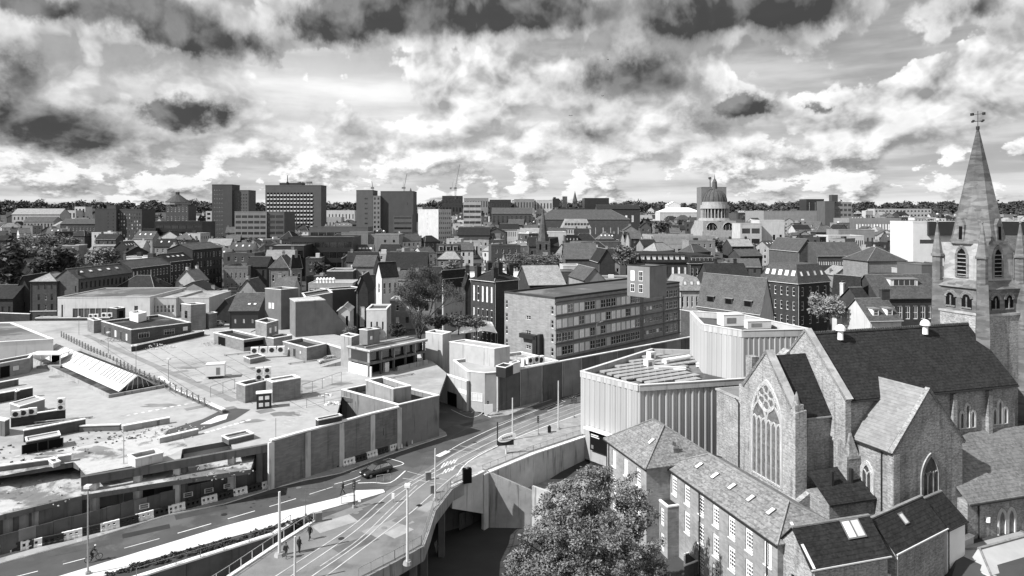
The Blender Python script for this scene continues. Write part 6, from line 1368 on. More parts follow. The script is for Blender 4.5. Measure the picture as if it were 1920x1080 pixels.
city('brown_row', 'brown tiled row left of the gabled brick hall', 1060,486,320,1122,brick,('gu',4,tile),3,None,14,[('S',8,1,'sash',.4,.5)])
city('brown_row', 'tiled roof with pale ridge in front of the black glass building', 1060,476,340,1120,brick,('gu',5,tile),2,None,14,[('S',7,1,'sash',.3,.5)])
city('arched_shed', 'grey shed with round black arch behind the office block', 1095,526,232,1135,rendg,('gv',4,slatem),12,None,18,[('S',1,1,'hole',.55,.6,(.1,.9,0,.9))])
city('white_shopfront', 'white dentilled shopfront below the plaza tree', 1056,500,275,1090,render_,('flat',feltl,.4),3,None,12,[('S',8,1,'dark',.5,.5)])
city('colonnade_building', 'grey building with pale columns and flat roof left of the dark spire', 850,455,430,921,rendpan,('flat',felt,.6),0,None,20,[('S',12,1,'dark',.55,.7,(.02,.98,.2,.9))])
city('pediment_hall', 'brown hall with curved pediment above the colonnade building', 858,441,450,918,brick,('gu',5,slate),0,None,20,[])
city('half_timbered', 'row of little white dormer gables on dark roof right of the white tower', 818,474,350,862,brickd,('gu',4,slate),2,None,12,[('S',5,1,'blind',.4,.5)],dor=(('S',3,2.2,2.4,.2,white,'dark'),),cat='house')
city('spiky_row', 'row of narrow white pointed gables right of the half-timbered house', 938,489,330,970,render_,('flat',slate,.3),2,None,10,[('S',6,1,'dark',.4,.5)])
for i in range(5):
    p = PY(941+i*6.3,489,330); o = thing('pointed_gable', f'{["leftmost","second","middle","fourth","rightmost"][i]} small white pointed gable in the row near the plaza tree', 'gable', p, 0, 'row of white gables'); MB().prism([(0,0),(1.5,0),(1.5,1.2),(0,1.2)],0,[0,0,0,0]).add([(0,0,0),(1.5,0,0),(.75,0,3.2),(0,1.2,0),(1.5,1.2,0),(.75,1.2,3.2)],((0,1,2),(5,4,3),(0,2,5,3),(1,4,5,2))).build('gable_face', render_, o)
# --- dome (council house)
stonep = M('dome_stone', .29, var=.2, scale=.5, streak=.35)
dY = 480; dp_ = PY(1351,447,dY); DB = dp_.z; pxm = dY/1280
cn_ = thing('domed_hall', 'pale stone hall with colonnaded drum, dark ribbed dome and lantern', 'dome', (dp_.x,dp_.y+14,DB))
R_ = lambda px_: px_*pxm
z_ = lambda py_: (447-py_)*pxm
MB().box(-R_(33),-R_(33),-3,R_(33),R_(33),z_(434)).build('plinth', stonep, cn_)
bs_ = MB(); bs_.box(-R_(31),-R_(31),z_(434),R_(31),R_(31),z_(414)); bs_.build('square_stage', stonep, cn_)
for cx_ in (-15,16):
    o_ = rarch(R_(cx_),R_(17),z_(431),z_(427)); b_ = MB(); b_.poly([(x_,-R_(31)-.05,zz) for x_,zz in o_]); b_.build('arched_window', glassd, cn_)
    t_ = MB(); ribbon(t_, o_[2:], .9, lambda a,z,d=0.: (a,-R_(31)-d,z), -.1, .35); 
    for dx in (-.2,.2): ribbon(t_, [(R_(cx_+dx*17),z_(431)),(R_(cx_+dx*17),z_(421))], .5, lambda a,z,d=0.: (a,-R_(31)-d,z), -.1, .3)
    t_.build('arch_moulding', white, cn_)
MB().frustum((0,0),z_(414),z_(409),R_(32),R_(29),16).build('drum_base', stonep, cn_)
MB().frustum((0,0),z_(409),z_(391),R_(20),R_(20),20).build('drum_core', stoned, cn_)
cm = MB().frustum((0,0),0,z_(391)-z_(409),R_(1.7),R_(1.5),8).mesh('column', stonep)
for i in range(24): a = 6.2832*i/24; link('column', cm, cn_, (R_(24.5)*math.cos(a), R_(24.5)*math.sin(a), z_(409)))
MB().frustum((0,0),z_(391),z_(384),R_(27.5),R_(26.5),24).build('entablature', stonep, cn_); MB().frustum((0,0),z_(384),z_(378),R_(24),R_(23.5),24).build('attic_ring', stonep, cn_)
do_ = MB(); nn_ = 8
for i in range(nn_):
    a0_, a1_ = i/nn_*1.42, (i+1)/nn_*1.42; do_.frustum((0,0),z_(378)+R_(25)*math.sin(a0_)*1.02,z_(378)+R_(25)*math.sin(a1_)*1.02,R_(22.5)*math.cos(a0_),R_(22.5)*math.cos(a1_),24,caps=False)
do_.build('dome_shell', copper, cn_)
rbm = MB()
for k in range(16):
    a = 6.2832*k/16
    for i in range(nn_):
        a0_, a1_ = i/nn_*1.42, (i+1)/nn_*1.42; f0_ = lambda t_: (R_(22.9)*math.cos(t_)*math.cos(a), R_(22.9)*math.cos(t_)*math.sin(a), z_(378)+R_(25.3)*math.sin(t_)*1.02); rbm.tube(f0_(a0_), f0_(a1_), .22, n=4)
rbm.build('dome_ribs', M('copper_rib', .08), cn_)
MB().frustum((0,0),z_(353.5),z_(340),R_(5.2),R_(4.6),8).build('lantern', stoned, cn_); MB().frustum((0,0),z_(340),z_(333),R_(5),R_(1.4),8).build('lantern_cap', copper, cn_); MB().frustum((0,0),z_(333),z_(324),R_(.8),R_(.15),6).build('finial', dark, cn_)
city('council_building', 'long pale stone building with balustrade stretching below the dome', 1225,446,470,1345,stonep,('flat',lead,1.6),0,None,40,[('S',16,1,'dark',.5,.5,(.02,.98,.2,.7))],z0=T(0,470)-4)
city('council_building', 'right wing of the pale stone building below the dome', 1345.5,449,466,1452,stonep,('flat',lead,1.6),0,None,40,[('S',14,1,'dark',.5,.5,(.02,.98,.2,.7))],z0=T(0,470)-4)
cb_ = city('columned_wing', 'pale wing with giant columns below the council balustrade', 1222,458,440,1330,stonep,('flat',lead,.8),0,None,24,[('S',7,1,'hole',.62,.8,(.02,.98,.05,.75))])
city('tall_slab', 'grey concrete tower with aerial standing behind the dome', 1315,352,640,1362,M('tower_concrete', .17, var=.12, scale=.2, streak=.2),('flat',felt,.8),0,None,16,[('S',1,5,'dark',.12,.4,(.1,.3,.1,.9))])
p = PY(1331,352,642); o = thing('aerial_mast', 'thick aerial mast on the tower behind the dome', 'mast', p); MB().tube((0,0,0),(0,0,9),.9,.8,8).build('mast', rendg, o); MB().frustum((0,0),8.4,10,1.6,1.2,8).build('aerial_head', dark, o)
city('pale_flats_right', 'pale modern flats with balconies right of the dome', 1388,420,430,1428,rendpan,('flat',felt,.5),0,None,16,[('S',2,3,'stripd',.85,.5,(.05,.95,.1,.95))])
city('pale_flats_right', 'white cube block with dark recess right of the domed hall', 1424,414,434,1471,render_,('flat',felt,.5),0,None,16,[('S',2,2,'hole',.35,.4,(.45,.98,.05,.75))])
city('white_curved_hall', 'low white building with curved roof left of the dome tower', 1238,398,850,1316,render_,('hip',6,white),0,None,30,[])
city('white_curved_hall', 'stepped white block above the curved roof', 1252,384,880,1276,render_,('gv',4,white),0,None,16,[('S',6,2,'dark',.5,.5)])
city('long_pale_roof', 'very long pale shopping-centre roof on the right', 1432,396,760,1532,rendg,('flat',feltl,.6),0,None,60,[])
city('black_cube', 'black cube tower on the right skyline', 1512,374,820,1545,blackw,('flat',feltd,.5),0,None,20,[('S',3,1,'blind',.06,.8)])
city('brown_block', 'brown concrete block with gridded side on the right skyline', 1547,378,720,1565,towerg,('flat',felt,.6),0,None,20,[])
city('brown_block', 'gridded half of the brown concrete block', 1565.5,380,724,1597,panelg,('flat',felt,.6),0,None,18,[('S',4,6,'dark2',.7,.5)])
city('lift_house', 'dark cap tower on the brown concrete block', 1560,366,722,1571,towerd,('flat',felt,.4),0,None,7,[],z0=50)
city('long_college', 'long pale college with two window rows on the right', 1640,392,1000,1746,rendpan,('flat',felt,.5),0,None,20,[('S',16,3,'dark',.5,.4)])
city('band_building', 'flat-roofed building with one bright window band on the right', 1592,410,620,1690,rendg,('flat',feltl,.5),0,None,30,[('S',14,1,'blind',.6,.5,(.12,.9,.3,.9))])
city('glazed_row', 'low row of close-set white windows on the right', 1553,443,440,1620,render_,('flat',felt,.5),0,None,18,[('S',18,2,'dark',.6,.6,(.02,.98,.1,.9))])
city('grey_row', 'grey flat building behind the row of white windows', 1572,432,470,1640,rendg,('flat',felt,.5),0,None,18,[('S',8,1,'dark',.4,.4)])
wm = city('white_modern_block', 'large bright white modern block left of the church spire', 1712,418,330,1800,M('white_modern', .58, var=.1, scale=.2),('flat',feltd,.8),0,None,20,[('S',1,1,'stripd',.9,.8,(.12,.62,.66,.74)),('S',1,1,'stripd',.9,.8,(.45,.98,.42,.5)),('S',1,1,'stripd',.9,.8,(.35,.8,.2,.28))])
city('white_modern_block', 'white modern block continuing right of the church spire', 1850,418,336,1960,offw,('flat',feltd,.8),0,None,20,[('S',3,3,'stripd',.7,.22)])
city('black_roof_box', 'long black roof storey over the white modern block', 1742,417,328.5,1960,blackw,('flat',feltd,.4),0,None,8,[],z0=27.4)
for c_ in list(bpy.data.objects['black_roof_box'].children): pass
city('barn_hall', 'barn-like hall with gable front and long clerestory', 1497,472,330,1530,brick,('gv',6,slatem),10,None,26,[('S',1,1,'dark',.3,.4)])
city('barn_hall', 'long slate wing with white clerestory windows beside the barn gable', 1532,480,322,1622,brick,('gu',6,slatem),4,None,16,[('S',20,1,'blind',.6,.35,(.02,.98,.6,.95))])
md = city('mansard_block', 'dark brick block with dormered black mansard roof', 1184,492,300,1292,brickd,('man',3.6,slate),2,None,26,[('S',9,1,['blind','dark'],.42,.6,(.02,.98,.55,.95)),('S',9,1,'blind',.42,.6,(.02,.98,.1,.5))],dor=(('S',9,1.5,1.9,.2,offw,'blind'),))
city('mansard_block', 'right-hand wing of the black mansard block', 1293,494,298,1345,brickd,('man',3.4,slate),4,None,24,[('S',6,2,'sash',.42,.6,(.02,.98,.1,.95))],dor=(('S',6,1.3,1.7,.2,offw,'dark'),))
lh = city('long_tiled_house', 'long tiled building with three dark dormers and white gable end', 1425,590,186,1450,render_,('gv',9.6,tile),35,1308,None,[('S',1,1,'dark',.3,.5,(.55,.95,.1,.7)),('W',9,1,'dark',.5,.5,(.03,.97,.55,.95)),('W',9,1,'sash',.45,.5,(.03,.97,.1,.5))],z0=0,cat='house',dor=(('W',3,2.6,1.8,.16,brickd,'hole'),))
city('dark_brick_block', 'tall dark brick block with grey mansard and square roof lights', 1496,532,200,1556,brickd,('man',5.4,slatem),30,1424,None,[('W',6,3,'sash',.34,.62,(.03,.97,.25,.98)),('S',4,3,'sash',.34,.62,(.03,.97,.25,.98))],z0=0,vel=(('W',5,1.5,1.9,.35),('S',4,1.1,1.6,.35)))
city('light_mansard', 'pale house with light mansard behind the long tiled building', 1276,545,212,1320,rendpan,('man',4,slatel),4,None,16,[('S',5,2,'sash',.4,.5)],z0=0,cat='house',vel=(('S',3,1.1,1.3,.4),))
city('tiled_pair', 'pair of tiled roofs with white hips left of the dark brick block', 1330,520,240,1405,brickd,('gu',4.5,slate),3,None,12,[('S',8,1,'sash',.4,.5)],cat='house',chim=((.3,.5,1.6),(.8,.5,1.6)))
city('white_gable_house', 'tall white gable wall beside the pale tree', 1608,570,178,1618,render_,('gv',7,slate),30,1560,None,[],z0=0,cat='house',chim=((.2,.6,2.4,1.4,1.0,4),))
city('white_front_house', 'narrow white-fronted house with iron brackets right of the white gable', 1619,575,165,1640,brickd,('gu',4,slate),10,None,10,[('S',2,2,'sash',.4,.6)],z0=0,cat='house')
city('slate_offices', 'long brick range with box dormer beside the church tower', 1648,560,175,1770,brickd,('gu',5.5,slatem),4,None,12,[('S',8,1,'sash2',.62,.7,(.03,.97,.62,.93)),('S',8,1,'sash2',.62,.6,(.03,.97,.3,.55))],z0=0,dor=(('S',1,7.5,2.0,.5,offw,'strip'),))
city('hip_cottage', 'cottage with two white dormers and pale swept roof left of the tower', 1632,602,150,1690,render_,('gu',4.2,slatem),8,None,10,[('S',4,1,'sash',.4,.6)],z0=0,cat='house',dor=(('S',2,1.5,1.7,.2,white,'sash'),),chim=((.95,.5,2.2,2.0,1.0,4,brickd),))
city('brown_box', 'dark brown box storey with flat roof left of the church tower', 1672,520,235,1724,towerd,('flat',felt,.4),3,None,14,[])
city('brown_box', 'taller dark panelled box next to the brown storey', 1728,498,240,1765,towerg,('flat',felt,.4),3,None,14,[])
city('old_hip_house', 'old hipped house with plain side wall left of the panelled box', 1627,490,260,1700,brickl,('hip',5,slatem),6,None,16,[('S',2,1,'hole',.1,.5)])
city('conservatory_house', 'pale rooftop conservatory row near the white modern block', 1690,505,255,1728,rendpan,('flat',feltl,.3),3,None,8,[('S',6,1,'sash',.5,.6,(.05,.95,.4,.95))])
city('right_edge_house', 'low grey-roofed house at the right edge beyond the tower', 1900,470,250,1990,rendg,('gu',5,slatem),-8,None,16,[('S',5,1,'blind',.4,.5)],cat='house')
city('right_edge_house', 'brick range at the right edge behind the pinnacles', 1880,560,190,1990,brick,('gu',5,slatem),2,None,12,[('S',6,2,'sash',.4,.5)],z0=0,cat='house')
# --- spires and cranes
def spire(label, px, ytop, ybase, ytow, ybot, wt, ws, Y, m=stoned, cat='spire'):
    p = PY(px,ybot,Y); k = Y/1280; o = thing('church_spire', label, cat, (p.x,p.y,p.z-3)); h = lambda py_: (ybot-py_)*k+3
    MB().box(-wt*k/2,-wt*k/2,0,wt*k/2,wt*k/2,h(ytow)).build('tower', m, o); MB().frustum((0,0),h(ytow),h(ytop),ws*k*.54,.1,8,math.pi/8).build('spire', m, o)
    for sx in (-1,1):
        for sy in (-1,1): MB().frustum((sx*wt*k*.45,sy*wt*k*.45),h(ytow)-.5,h(ytow)+wt*k*.25,wt*k*.07,.05,4).build('pinnacle', m, o)
    for sx in (-.22,.22):
        b_ = MB(); b_.box(sx*wt*k-.5,-wt*k/2-.06,h(ytow)-wt*k*.6,sx*wt*k+.5,-wt*k/2-.01,h(ytow)-wt*k*.2); b_.build('belfry_window', black, o)
    return o
spire('slim dark stone church spire above the plaza trees in the centre', 1018,386,452,452,500,26,20,390)
city('church_nave', 'dark stone church body below the slim centre spire', 992,462,388,1048,stoned,('gu',5,slate),2,None,16,[('S',5,1,'dark',.3,.6)])
spire('thin pointed spire on the skyline right of the square tower', 1078,358,378,378,384,8,9,1100)
spire('dark cathedral spire just right of the twin slab tower', 770,352,372,372,430,10,12,700)
spire('tiny far spire on the wooded skyline left of the dome', 1190,375,382,382,388,4,4,1500)
p = PY(1059,384,1100); o = thing('square_tower', 'square church tower on the skyline left of the thin spire', 'tower', (p.x,p.y,p.z-4)); MB().box(-3.6,-3.6,0,3.6,3.6,17).build('shaft', stoned, o)
for i in range(4): MB().box(-3.6+i*2.0,-3.6,17,-2.6+i*2.0,-2.8,18).build('battlement', stoned, o)
p = PY(1042,384,1080); o = thing('square_tower', 'black square block tower left of the pale square church tower', 'tower', (p.x,p.y,p.z-4)); MB().box(-5,-5,0,5,5,14).build('shaft', blackw, o); MB().box(-4,-4,14,0,0,16).build('lift_house', blackw, o)
def crane(label, px, ytop, ybase, Y, lean, jib):
    p = PY(px,ybase,Y); k = Y/1280; o = thing('tower_crane', label, 'crane', (p.x,p.y,p.z)); hm = (ybase-ytop)*k; cabz = hm*.22
    m = MB()
    for sx in (-.8,.8):
        for sy in (-.8,.8): m.tube((sx,sy,-4),(sx,sy,cabz),.14,n=4)
    for i in range(int((cabz+4)/2)): m.tube((-.8,-.8,-4+i*2),(.8,-.8,-2+i*2),.1,n=3); m.tube((.8,.8,-4+i*2),(-.8,.8,-2+i*2),.1,n=3)
    m.build('mast', steeld, o); MB().box(-1.6,-1.4,cabz,1.6,1.4,cabz+2.6).build('cab', steeld, o)
    j = MB(); top = (lean*k, 0, hm)
    for sx in (-.5,.5): j.tube((sx,0,cabz+2),(top[0]+sx*.3,0,top[2]),.2,n=4)
    for i in range(14): a, b = i/14, (i+1)/14; j.tube((-.5+top[0]*a,0,cabz+2+(hm-cabz-2)*a),(.5+top[0]*b,0,cabz+2+(hm-cabz-2)*b),.12,n=3)
    j.build('luffing_jib', steeld, o); c = MB(); c.tube((0,0,cabz+1),(-jib*k,0,cabz+2.2),.35,n=4); c.box(-jib*k-1.2,-.8,cabz,-jib*k+1.2,.8,cabz+2.4); c.tube((-jib*k*.7,0,cabz+2),(-jib*k*.5,0,cabz+10),.2,n=4); c.tube((-jib*k*.5,0,cabz+10),(top[0]*.8,0,cabz+2+(hm-cabz)*.75),.07,n=3); c.build('counter_jib', steeld, o)
crane('tall luffing crane with raised jib on the centre skyline', 854,308,368,900,8,9)
crane('thin crane jib above the twin slab tower', 758,325,362,1000,5,3)
crane('tiny crane tip over the left half of the twin slab tower', 699,340,358,1000,-2,2)

# ------------------------------------------------------------------ infill houses between the landmarks
rnd = random.Random(11)
def clash(c, r):
    for (C, ang, L1, L2, _z) in FOOT:
        u = U(ang); dx, dy = c[0]-C[0], c[1]-C[1]; a, b = dx*u[0]+dy*u[1], -dx*u[1]+dy*u[0]
        if -r < a < L1+r and -r < b < L2+r: return True
    for (x_, y_, rr) in FOOTP:
        if (c[0]-x_)**2+(c[1]-y_)**2 < (rr+r)**2: return True
    return False
LM = [('the mill row',200,270),('the brown tower',220,500),('the slab tower',430,540),('the hotel tower',550,600),('the twin slab tower',720,545),('the white tower',815,455),('the bare tree',780,200),('the dark glass office',590,360),
      ('the crane block',848,880),('the slim centre spire',1018,390),('the pale arcade building',1080,505),('the station range',1100,680),('the domed hall',1350,480),('the council balustrade',1260,450),('the barn hall',1540,325),('the mansard block',1260,295),
      ('the dark brick block',1490,205),('the brown concrete block',1570,720),('the white modern block',1760,330),('the long college',1690,980),('the georgian house',920,190),('the mansion row',70,690),('the rotunda',332,800),('the castellated house',440,300),('the church spire',1831,220)]
ROOFS = [(slate,'dark slate'),(slatem,'grey slate'),(tile,'brown tiled'),(slate,'black slate'),(slatel,'pale slate'),(feltl,'pale flat'),(felt,'grey flat')]
WALLS = [(brick,'brick'),(brickd,'dark brick'),(brickl,'light brick'),(rendg,'grey rendered'),(rendpan,'cream'),(render_,'white'),(brick,'plain brick'),(stonep,'pale stone')]
cand = []
Y = 225.
while Y < 1150:
    st_p = 13+Y*.014; X = XA(-60,Y)+rnd.random()*st_p
    while X < XA(1980,Y):
        cand.append((X+rnd.uniform(-3,3), Y+rnd.uniform(-4,4))); X += st_p*rnd.uniform(.9,1.35)
    Y += 15+Y*.042
ncount = 0; seen = {}
def spans():                                # columns and top row that each placed building covers
    r_ = []
    for (C, ang, L1, L2, z1) in FOOT:
        u = U(ang); cs = [(C[0]+u[0]*a-u[1]*b, C[1]+u[1]*a+u[0]*b) for a, b in ((0,0),(L1,0),(L1,L2),(0,L2))]
        xs = [960+F*x_/y_ for x_, y_ in cs]; ym = min(c[1] for c in cs); r_.append((min(xs), max(xs), ym, HZ+(ZC-z1)*F/ym))
    return r_
SP = spans()
def hidden(pa, pb, Y_, row):
    return all(any(s_[0] <= p_ <= s_[1] and s_[2] < Y_ and s_[3] <= row+1 for s_ in SP) for p_ in (pa+1, (pa*3+pb)/4, (pa+pb)/2, (pa+pb*3)/4, pb-1))
for (X, Yc) in cand:
    px_ = 960+F*X/Yc
    L1, L2 = rnd.uniform(7,16), rnd.uniform(8,12)
    if px_ < 60 and Yc < 420: continue
    if 935 < px_ < 1065 and Yc < 330: continue
    if clash((X+L1/2,Yc+L2/2), 5.2): continue
    rm, rn = rnd.choice(ROOFS); wm_, wn_ = rnd.choice(WALLS); flatr = 'flat' in rn
    if Yc > 700 and rnd.random() < .35: continue
    h = rnd.uniform(7,12) if not flatr else rnd.uniform(8,15)
    if Yc < 300: h = rnd.uniform(6.5,9.5)
    ang = rnd.choice([0,4,-6,9,86,-4,15,38,43]); zg = T(X,Yc)
    top_ = HZ+(ZC-zg-h-4)*F/Yc
    if hidden(px_, 960+F*(X+L1)/Yc, Yc, top_): continue
    SP.append((px_, 960+F*(X+L1)/Yc, Yc, HZ+(ZC-zg-h)*F/Yc))
    near = min(LM, key=lambda m: (m[1]-px_)**2+((m[2]-Yc)*.35)**2)
    rel = 'behind' if Yc > near[2]+35 else ('in front of' if Yc < near[2]-35 else ('right of' if px_ > near[1] else 'left of'))
    rise = rnd.uniform(3,5); nch = rnd.choice([0,1,2,2]) if not flatr else 0
    size = 'small' if L1 < 12 else ('wide' if L1 > 16.5 else 'mid-sized')
    lab = f'{size} {wn_} house with {rn} roof {rel} {near[0]}'
    k = (lab,); seen[lab] = seen.get(lab,0)+1
    if seen[lab] > 1:
        lab2 = f'{size} {wn_} house with {rn} roof and {["no","one","two"][nch]} chimneys {rel} {near[0]}'
        seen[lab2] = seen.get(lab2,0)+1
        if seen[lab2] > 1: lab2 = f'{["","","second","third","fourth","fifth","sixth"][min(6,seen[lab2])]} nearest {size} {wn_} house with {rn} roof {rel} {near[0]}'
        lab = lab2
    if lab in LABELS or len(lab.split()) > 16: continue
    b = Bld('city_house', lab, 'house', (X,Yc), ang, L1, L2, zg-1.5, zg+h, wm_, 'houses filling the city centre')
    rows = 2 if h < 9.5 else 3; kd = rnd.choice([['sash','dark'],['dark'],['blind','dark','sash'],['sash'],['pale','dark']])
    nc = max(2,int(L1/3.2)) if Yc < 520 else max(2,int(L1/4.5))
    if Yc < 900:
        b.win('S', nc, rows, kd, .34, .5, (.06,.94,.18,.97))
        if ang > 20: b.win('W', max(2,int(L2/4)), rows, kd, .32, .5, (.06,.94,.18,.97))
    if flatr:
        b.walls(); b.flat(rm, .5, rnd.choice([None,offw,None])); a_, c_ = rnd.uniform(.2,.6)*L1, rnd.uniform(.2,.6)*L2
        MB().box(a_,c_,b.H,a_+rnd.uniform(1.5,3.5),c_+2.2,b.H+rnd.uniform(1,2.4)).build('roof_plant', rnd.choice([offw,rendg,brickd]), b.o)
    else:
        kd2 = rnd.choice(['gu','gu','gv','hip']); b.roof(kd2, rise, rm, .3); b.walls()
        if rnd.random() < .3 and kd2 != 'gv': b.velux('S', rnd.choice([2,3,4]), 1.1, 1.4, .5)
        for j in range(nch): b.chim((.12 if j == 0 else .88)*L1, L2/2, 1.3, 1.2, .8, 3)
    ncount += 1
print('infill', ncount)

# ------------------------------------------------------------------ vegetation
import numpy as np
rng = np.random.default_rng(5)
def leaves(name, blobs, n, size, m, shell=.55, flat=.6):
    """leaf-sized quads through a set of clumps (x, y, z, rx, ry, rz)"""
    B = np.array(blobs, float); wts = B[:,3]*B[:,4]*B[:,5]; wts = wts**.67; idx = rng.choice(len(B), n, p=wts/wts.sum())
    d = rng.normal(size=(n,3)); d /= np.linalg.norm(d,axis=1)[:,None]; r = shell+(1-shell)*rng.random(n)**.6; r[rng.random(n) < .25] *= rng.random()*.8
    lump = 1+.22*np.sin(d[:,0]*5+idx)*np.cos(d[:,1]*6+idx*2)+.14*np.sin(d[:,2]*9+idx)
    c = B[idx,:3]+d*B[idx,3:6]*(r*lump)[:,None]
    a = rng.normal(size=(n,3)); a[:,2] *= flat; a /= np.linalg.norm(a,axis=1)[:,None]
    b = np.cross(a, d+rng.normal(size=(n,3))*.7); b /= np.linalg.norm(b,axis=1)[:,None]+1e-9
    s_ = size*(.6+.8*rng.random(n))[:,None]; a *= s_; b *= s_*.6
    v_ = np.stack([c-a, c-b*.9, c+a, c+b*.9], 1).reshape(-1,3)
    me = bpy.data.meshes.new(name); me.vertices.add(4*n); me.vertices.foreach_set('co', v_.ravel().astype('f')); me.loops.add(4*n); me.loops.foreach_set('vertex_index', np.arange(4*n,dtype='i'))
    me.polygons.add(n); me.polygons.foreach_set('loop_start', np.arange(0,4*n,4,dtype='i')); me.materials.append(m); me.update(calc_edges=True); return me
def branches(mb, p, d, L, r, depth, rn, spread=.6, up=.15, tips=None):
    q = p+d*L; mb.tube(p, q, r, r*.68, 5 if r > .06 else 3)
    if depth == 0:
        if tips is not None: tips.append(q)
        return
    for i in range(rn.choice([2,3,3]) if depth > 1 else rn.choice([2,3,4])):
        nd = Vector((d.x+rn.uniform(-spread,spread), d.y+rn.uniform(-spread,spread), d.z+rn.uniform(-spread*.5,spread*.5)+up)).normalized()
        branches(mb, p+d*L*rn.uniform(.6,1), nd, L*rn.uniform(.62,.85), r*.62, depth-1, rn, spread, up, tips)
def tree(name, label, pos, crown_me, trunk_me, cat='tree', rz=0., sc_=1., group=None, loc_top=True):
    o = thing(name, label, cat, pos, rz, group); o.scale = (sc_,sc_,sc_)
    link('trunk', trunk_me, o); link('crown', crown_me, o); return o
# big tree in the lower street
NY = 79.; base = Vector((XA(1088,NY),NY,-8.5)); rn = random.Random(3)
lob = [(1090,955,62,0),(1030,1000,58,-2),(1150,945,56,2),(1185,1005,62,1),(1095,1035,80,-3),(985,1045,44,-2),(1050,925,40,2),(1128,888,30,3),(1215,1062,50,-1),(1010,1075,60,-4),(1165,1075,80,-3),(1085,1090,90,-5),(1100,905,44,1),(1195,930,40,4),(1150,1010,70,-5),(1060,985,60,-4),(962,1070,34,-3),(1232,1092,44,-2)]
bl = []
for (a, b, r, dy) in lob:                  # each limb carries a shell of small leaf clumps with gaps between them
    p = PY(1088+(a-1088)*.93,b+15,NY+dy)-base; k = r*.80*NY/1280
    for i in range(int(16+k*k*2.6)):
        d = Vector((rn.gauss(0,1),rn.gauss(0,1),rn.gauss(.25,1))).normalized(); q_ = rn.uniform(.55,1.08); s_ = rn.uniform(.38,.85)
        bl.append((p.x+d.x*k*q_,p.y+d.y*k*q_,p.z+d.z*k*q_*.9,s_*1.15,s_*1.15,s_*.8))
for (a, b, r) in [(1105,868,10),(1135,872,12),(1165,898,14),(1215,915,12),(1225,960,14),(1240,1010,14),(1010,940,14),(985,985,14),(955,1030,12),(948,1060,10),(1060,895,12),(1090,880,12),(1190,880,10),(1030,955,14),(1240,1050,16),(1175,915,14)]:
    p = PY(1088+(a-1088)*.93,b+15,NY+rn.uniform(-3,3))-base; k = r*NY/1280; bl.append((p.x,p.y,p.z,k,k,k*1.1)); bl.append((p.x+k,p.y,p.z+k*.7,k*.6,k*.6,k*.6)); bl.append((p.x-k,p.y,p.z-k*.5,k*.6,k*.6,k*.6))
tm = MB(); branches(tm, Vector((0,0,0)), Vector((.03,0,1)), 4.2, .42, 5, random.Random(2), .75, .12)
tree('street_tree', 'large leafy tree filling the lower street in front of the terrace', base, leaves('crown', bl, 62000, .15, leafm, .35), tm.mesh('trunk', bark))
bt = bpy.data.objects['street_tree']; link('upper_leaves', leaves('upper_leaves', [k_ for k_ in bl if k_[2] > 6 and rn.random() < .45], 16000, .13, M('leaf_upper', .26, var=.2, scale=.4, rough=.6), .6), bt)  # paler leaf tone mixed into the upper clumps
# bare spring tree behind the deck
tm = MB(); tips = []
BY = 172.; bb_ = Vector((XA(787,BY),BY,0)); r9 = random.Random(9)
for k in range(6): branches(tm, Vector((0,0,4+k*.9)), Vector((r9.uniform(-.8,.8),r9.uniform(-.5,.5),[.55,.8,1,1.2,1.4,1.6][k])).normalized(), 5.4, .24, 5, r9, .62, .16, tips)
tm.tube((0,0,0),(0,0,7),.5,.36,8)
tbl = [(t_.x,t_.y,t_.z,1.7,1.7,1.4) for t_ in tips]
tree('bare_tree', 'big bare-branched spring tree with fine twigs behind the deck', bb_, leaves('crown', tbl, 46000, .12, twig, .1, .8), tm.mesh('trunk', bark))
# prototypes for far trees
def proto(seed, m, n=900, size=.55, shape=(4.2,4.2,4.6), z=7.5, lobes=9, tw=.25):
    r_ = random.Random(seed); bl_ = [(0,0,z,shape[0]*.8,shape[1]*.8,shape[2]*.8)]
    for i in range(lobes):
        a, e = r_.uniform(0,6.28), r_.uniform(-.5,1); bl_.append((math.cos(a)*shape[0]*.65,math.sin(a)*shape[1]*.65,z+e*shape[2]*.62,shape[0]*r_.uniform(.3,.5),shape[1]*r_.uniform(.3,.5),shape[2]*r_.uniform(.26,.42)))
    t_ = MB(); branches(t_, Vector((0,0,0)), Vector((0,0,1)), z*.5, tw, 3, r_, .6, .15); return leaves('crown', bl_, n, size, m), t_.mesh('trunk', bark)
PR = [proto(1,leafd,1500,.45),proto(2,leafm,1500,.45),proto(3,leafm,1700,.45),proto(4,leafm,1000),proto(5,twig,1400,.32),proto(6,leafd,1000,.5,(1.9,1.9,8.5),10)]
def ptree(label, px, py, Y, hpx, k, grp=None, name='tree', wk=1.):
    """tree whose top is at photo row py and whose visible height is hpx"""
    kk = Y/1280; H_ = 12.4 if k != 5 else 19.; sc_ = hpx*kk/H_; p = PY(px,py+hpx,Y); cr, tk = PR[k]
    o = tree(name, label, (p.x,p.y,p.z), cr, tk, 'tree', rnd.uniform(0,6.28), sc_, grp); o.scale = (sc_*wk,sc_*wk,sc_); return o
ptree('tall dark poplar at the far left edge', 12,428,250,185,5,wk=1.3)
ptree('round dark tree beside the poplar at the left', 52,448,300,105,2,wk=1.3); ptree('dark bushy tree left of the mill chimneys', 98,457,272,90,0,wk=1.3); ptree('second dark tree behind the mill gable', 128,462,285,80,2,wk=1.2)
ptree('broad dark tree before the brown tower', 190,461,330,60,2,wk=1.6); ptree('hazy trees below the mansion row', 55,436,420,50,4,wk=1.7); ptree('pale hazy tree at the foot of the brick institute', 98,432,430,44,4,wk=1.6); ptree('rounded hillside tree right of the mansion row', 128,440,400,38,3,wk=1.5)
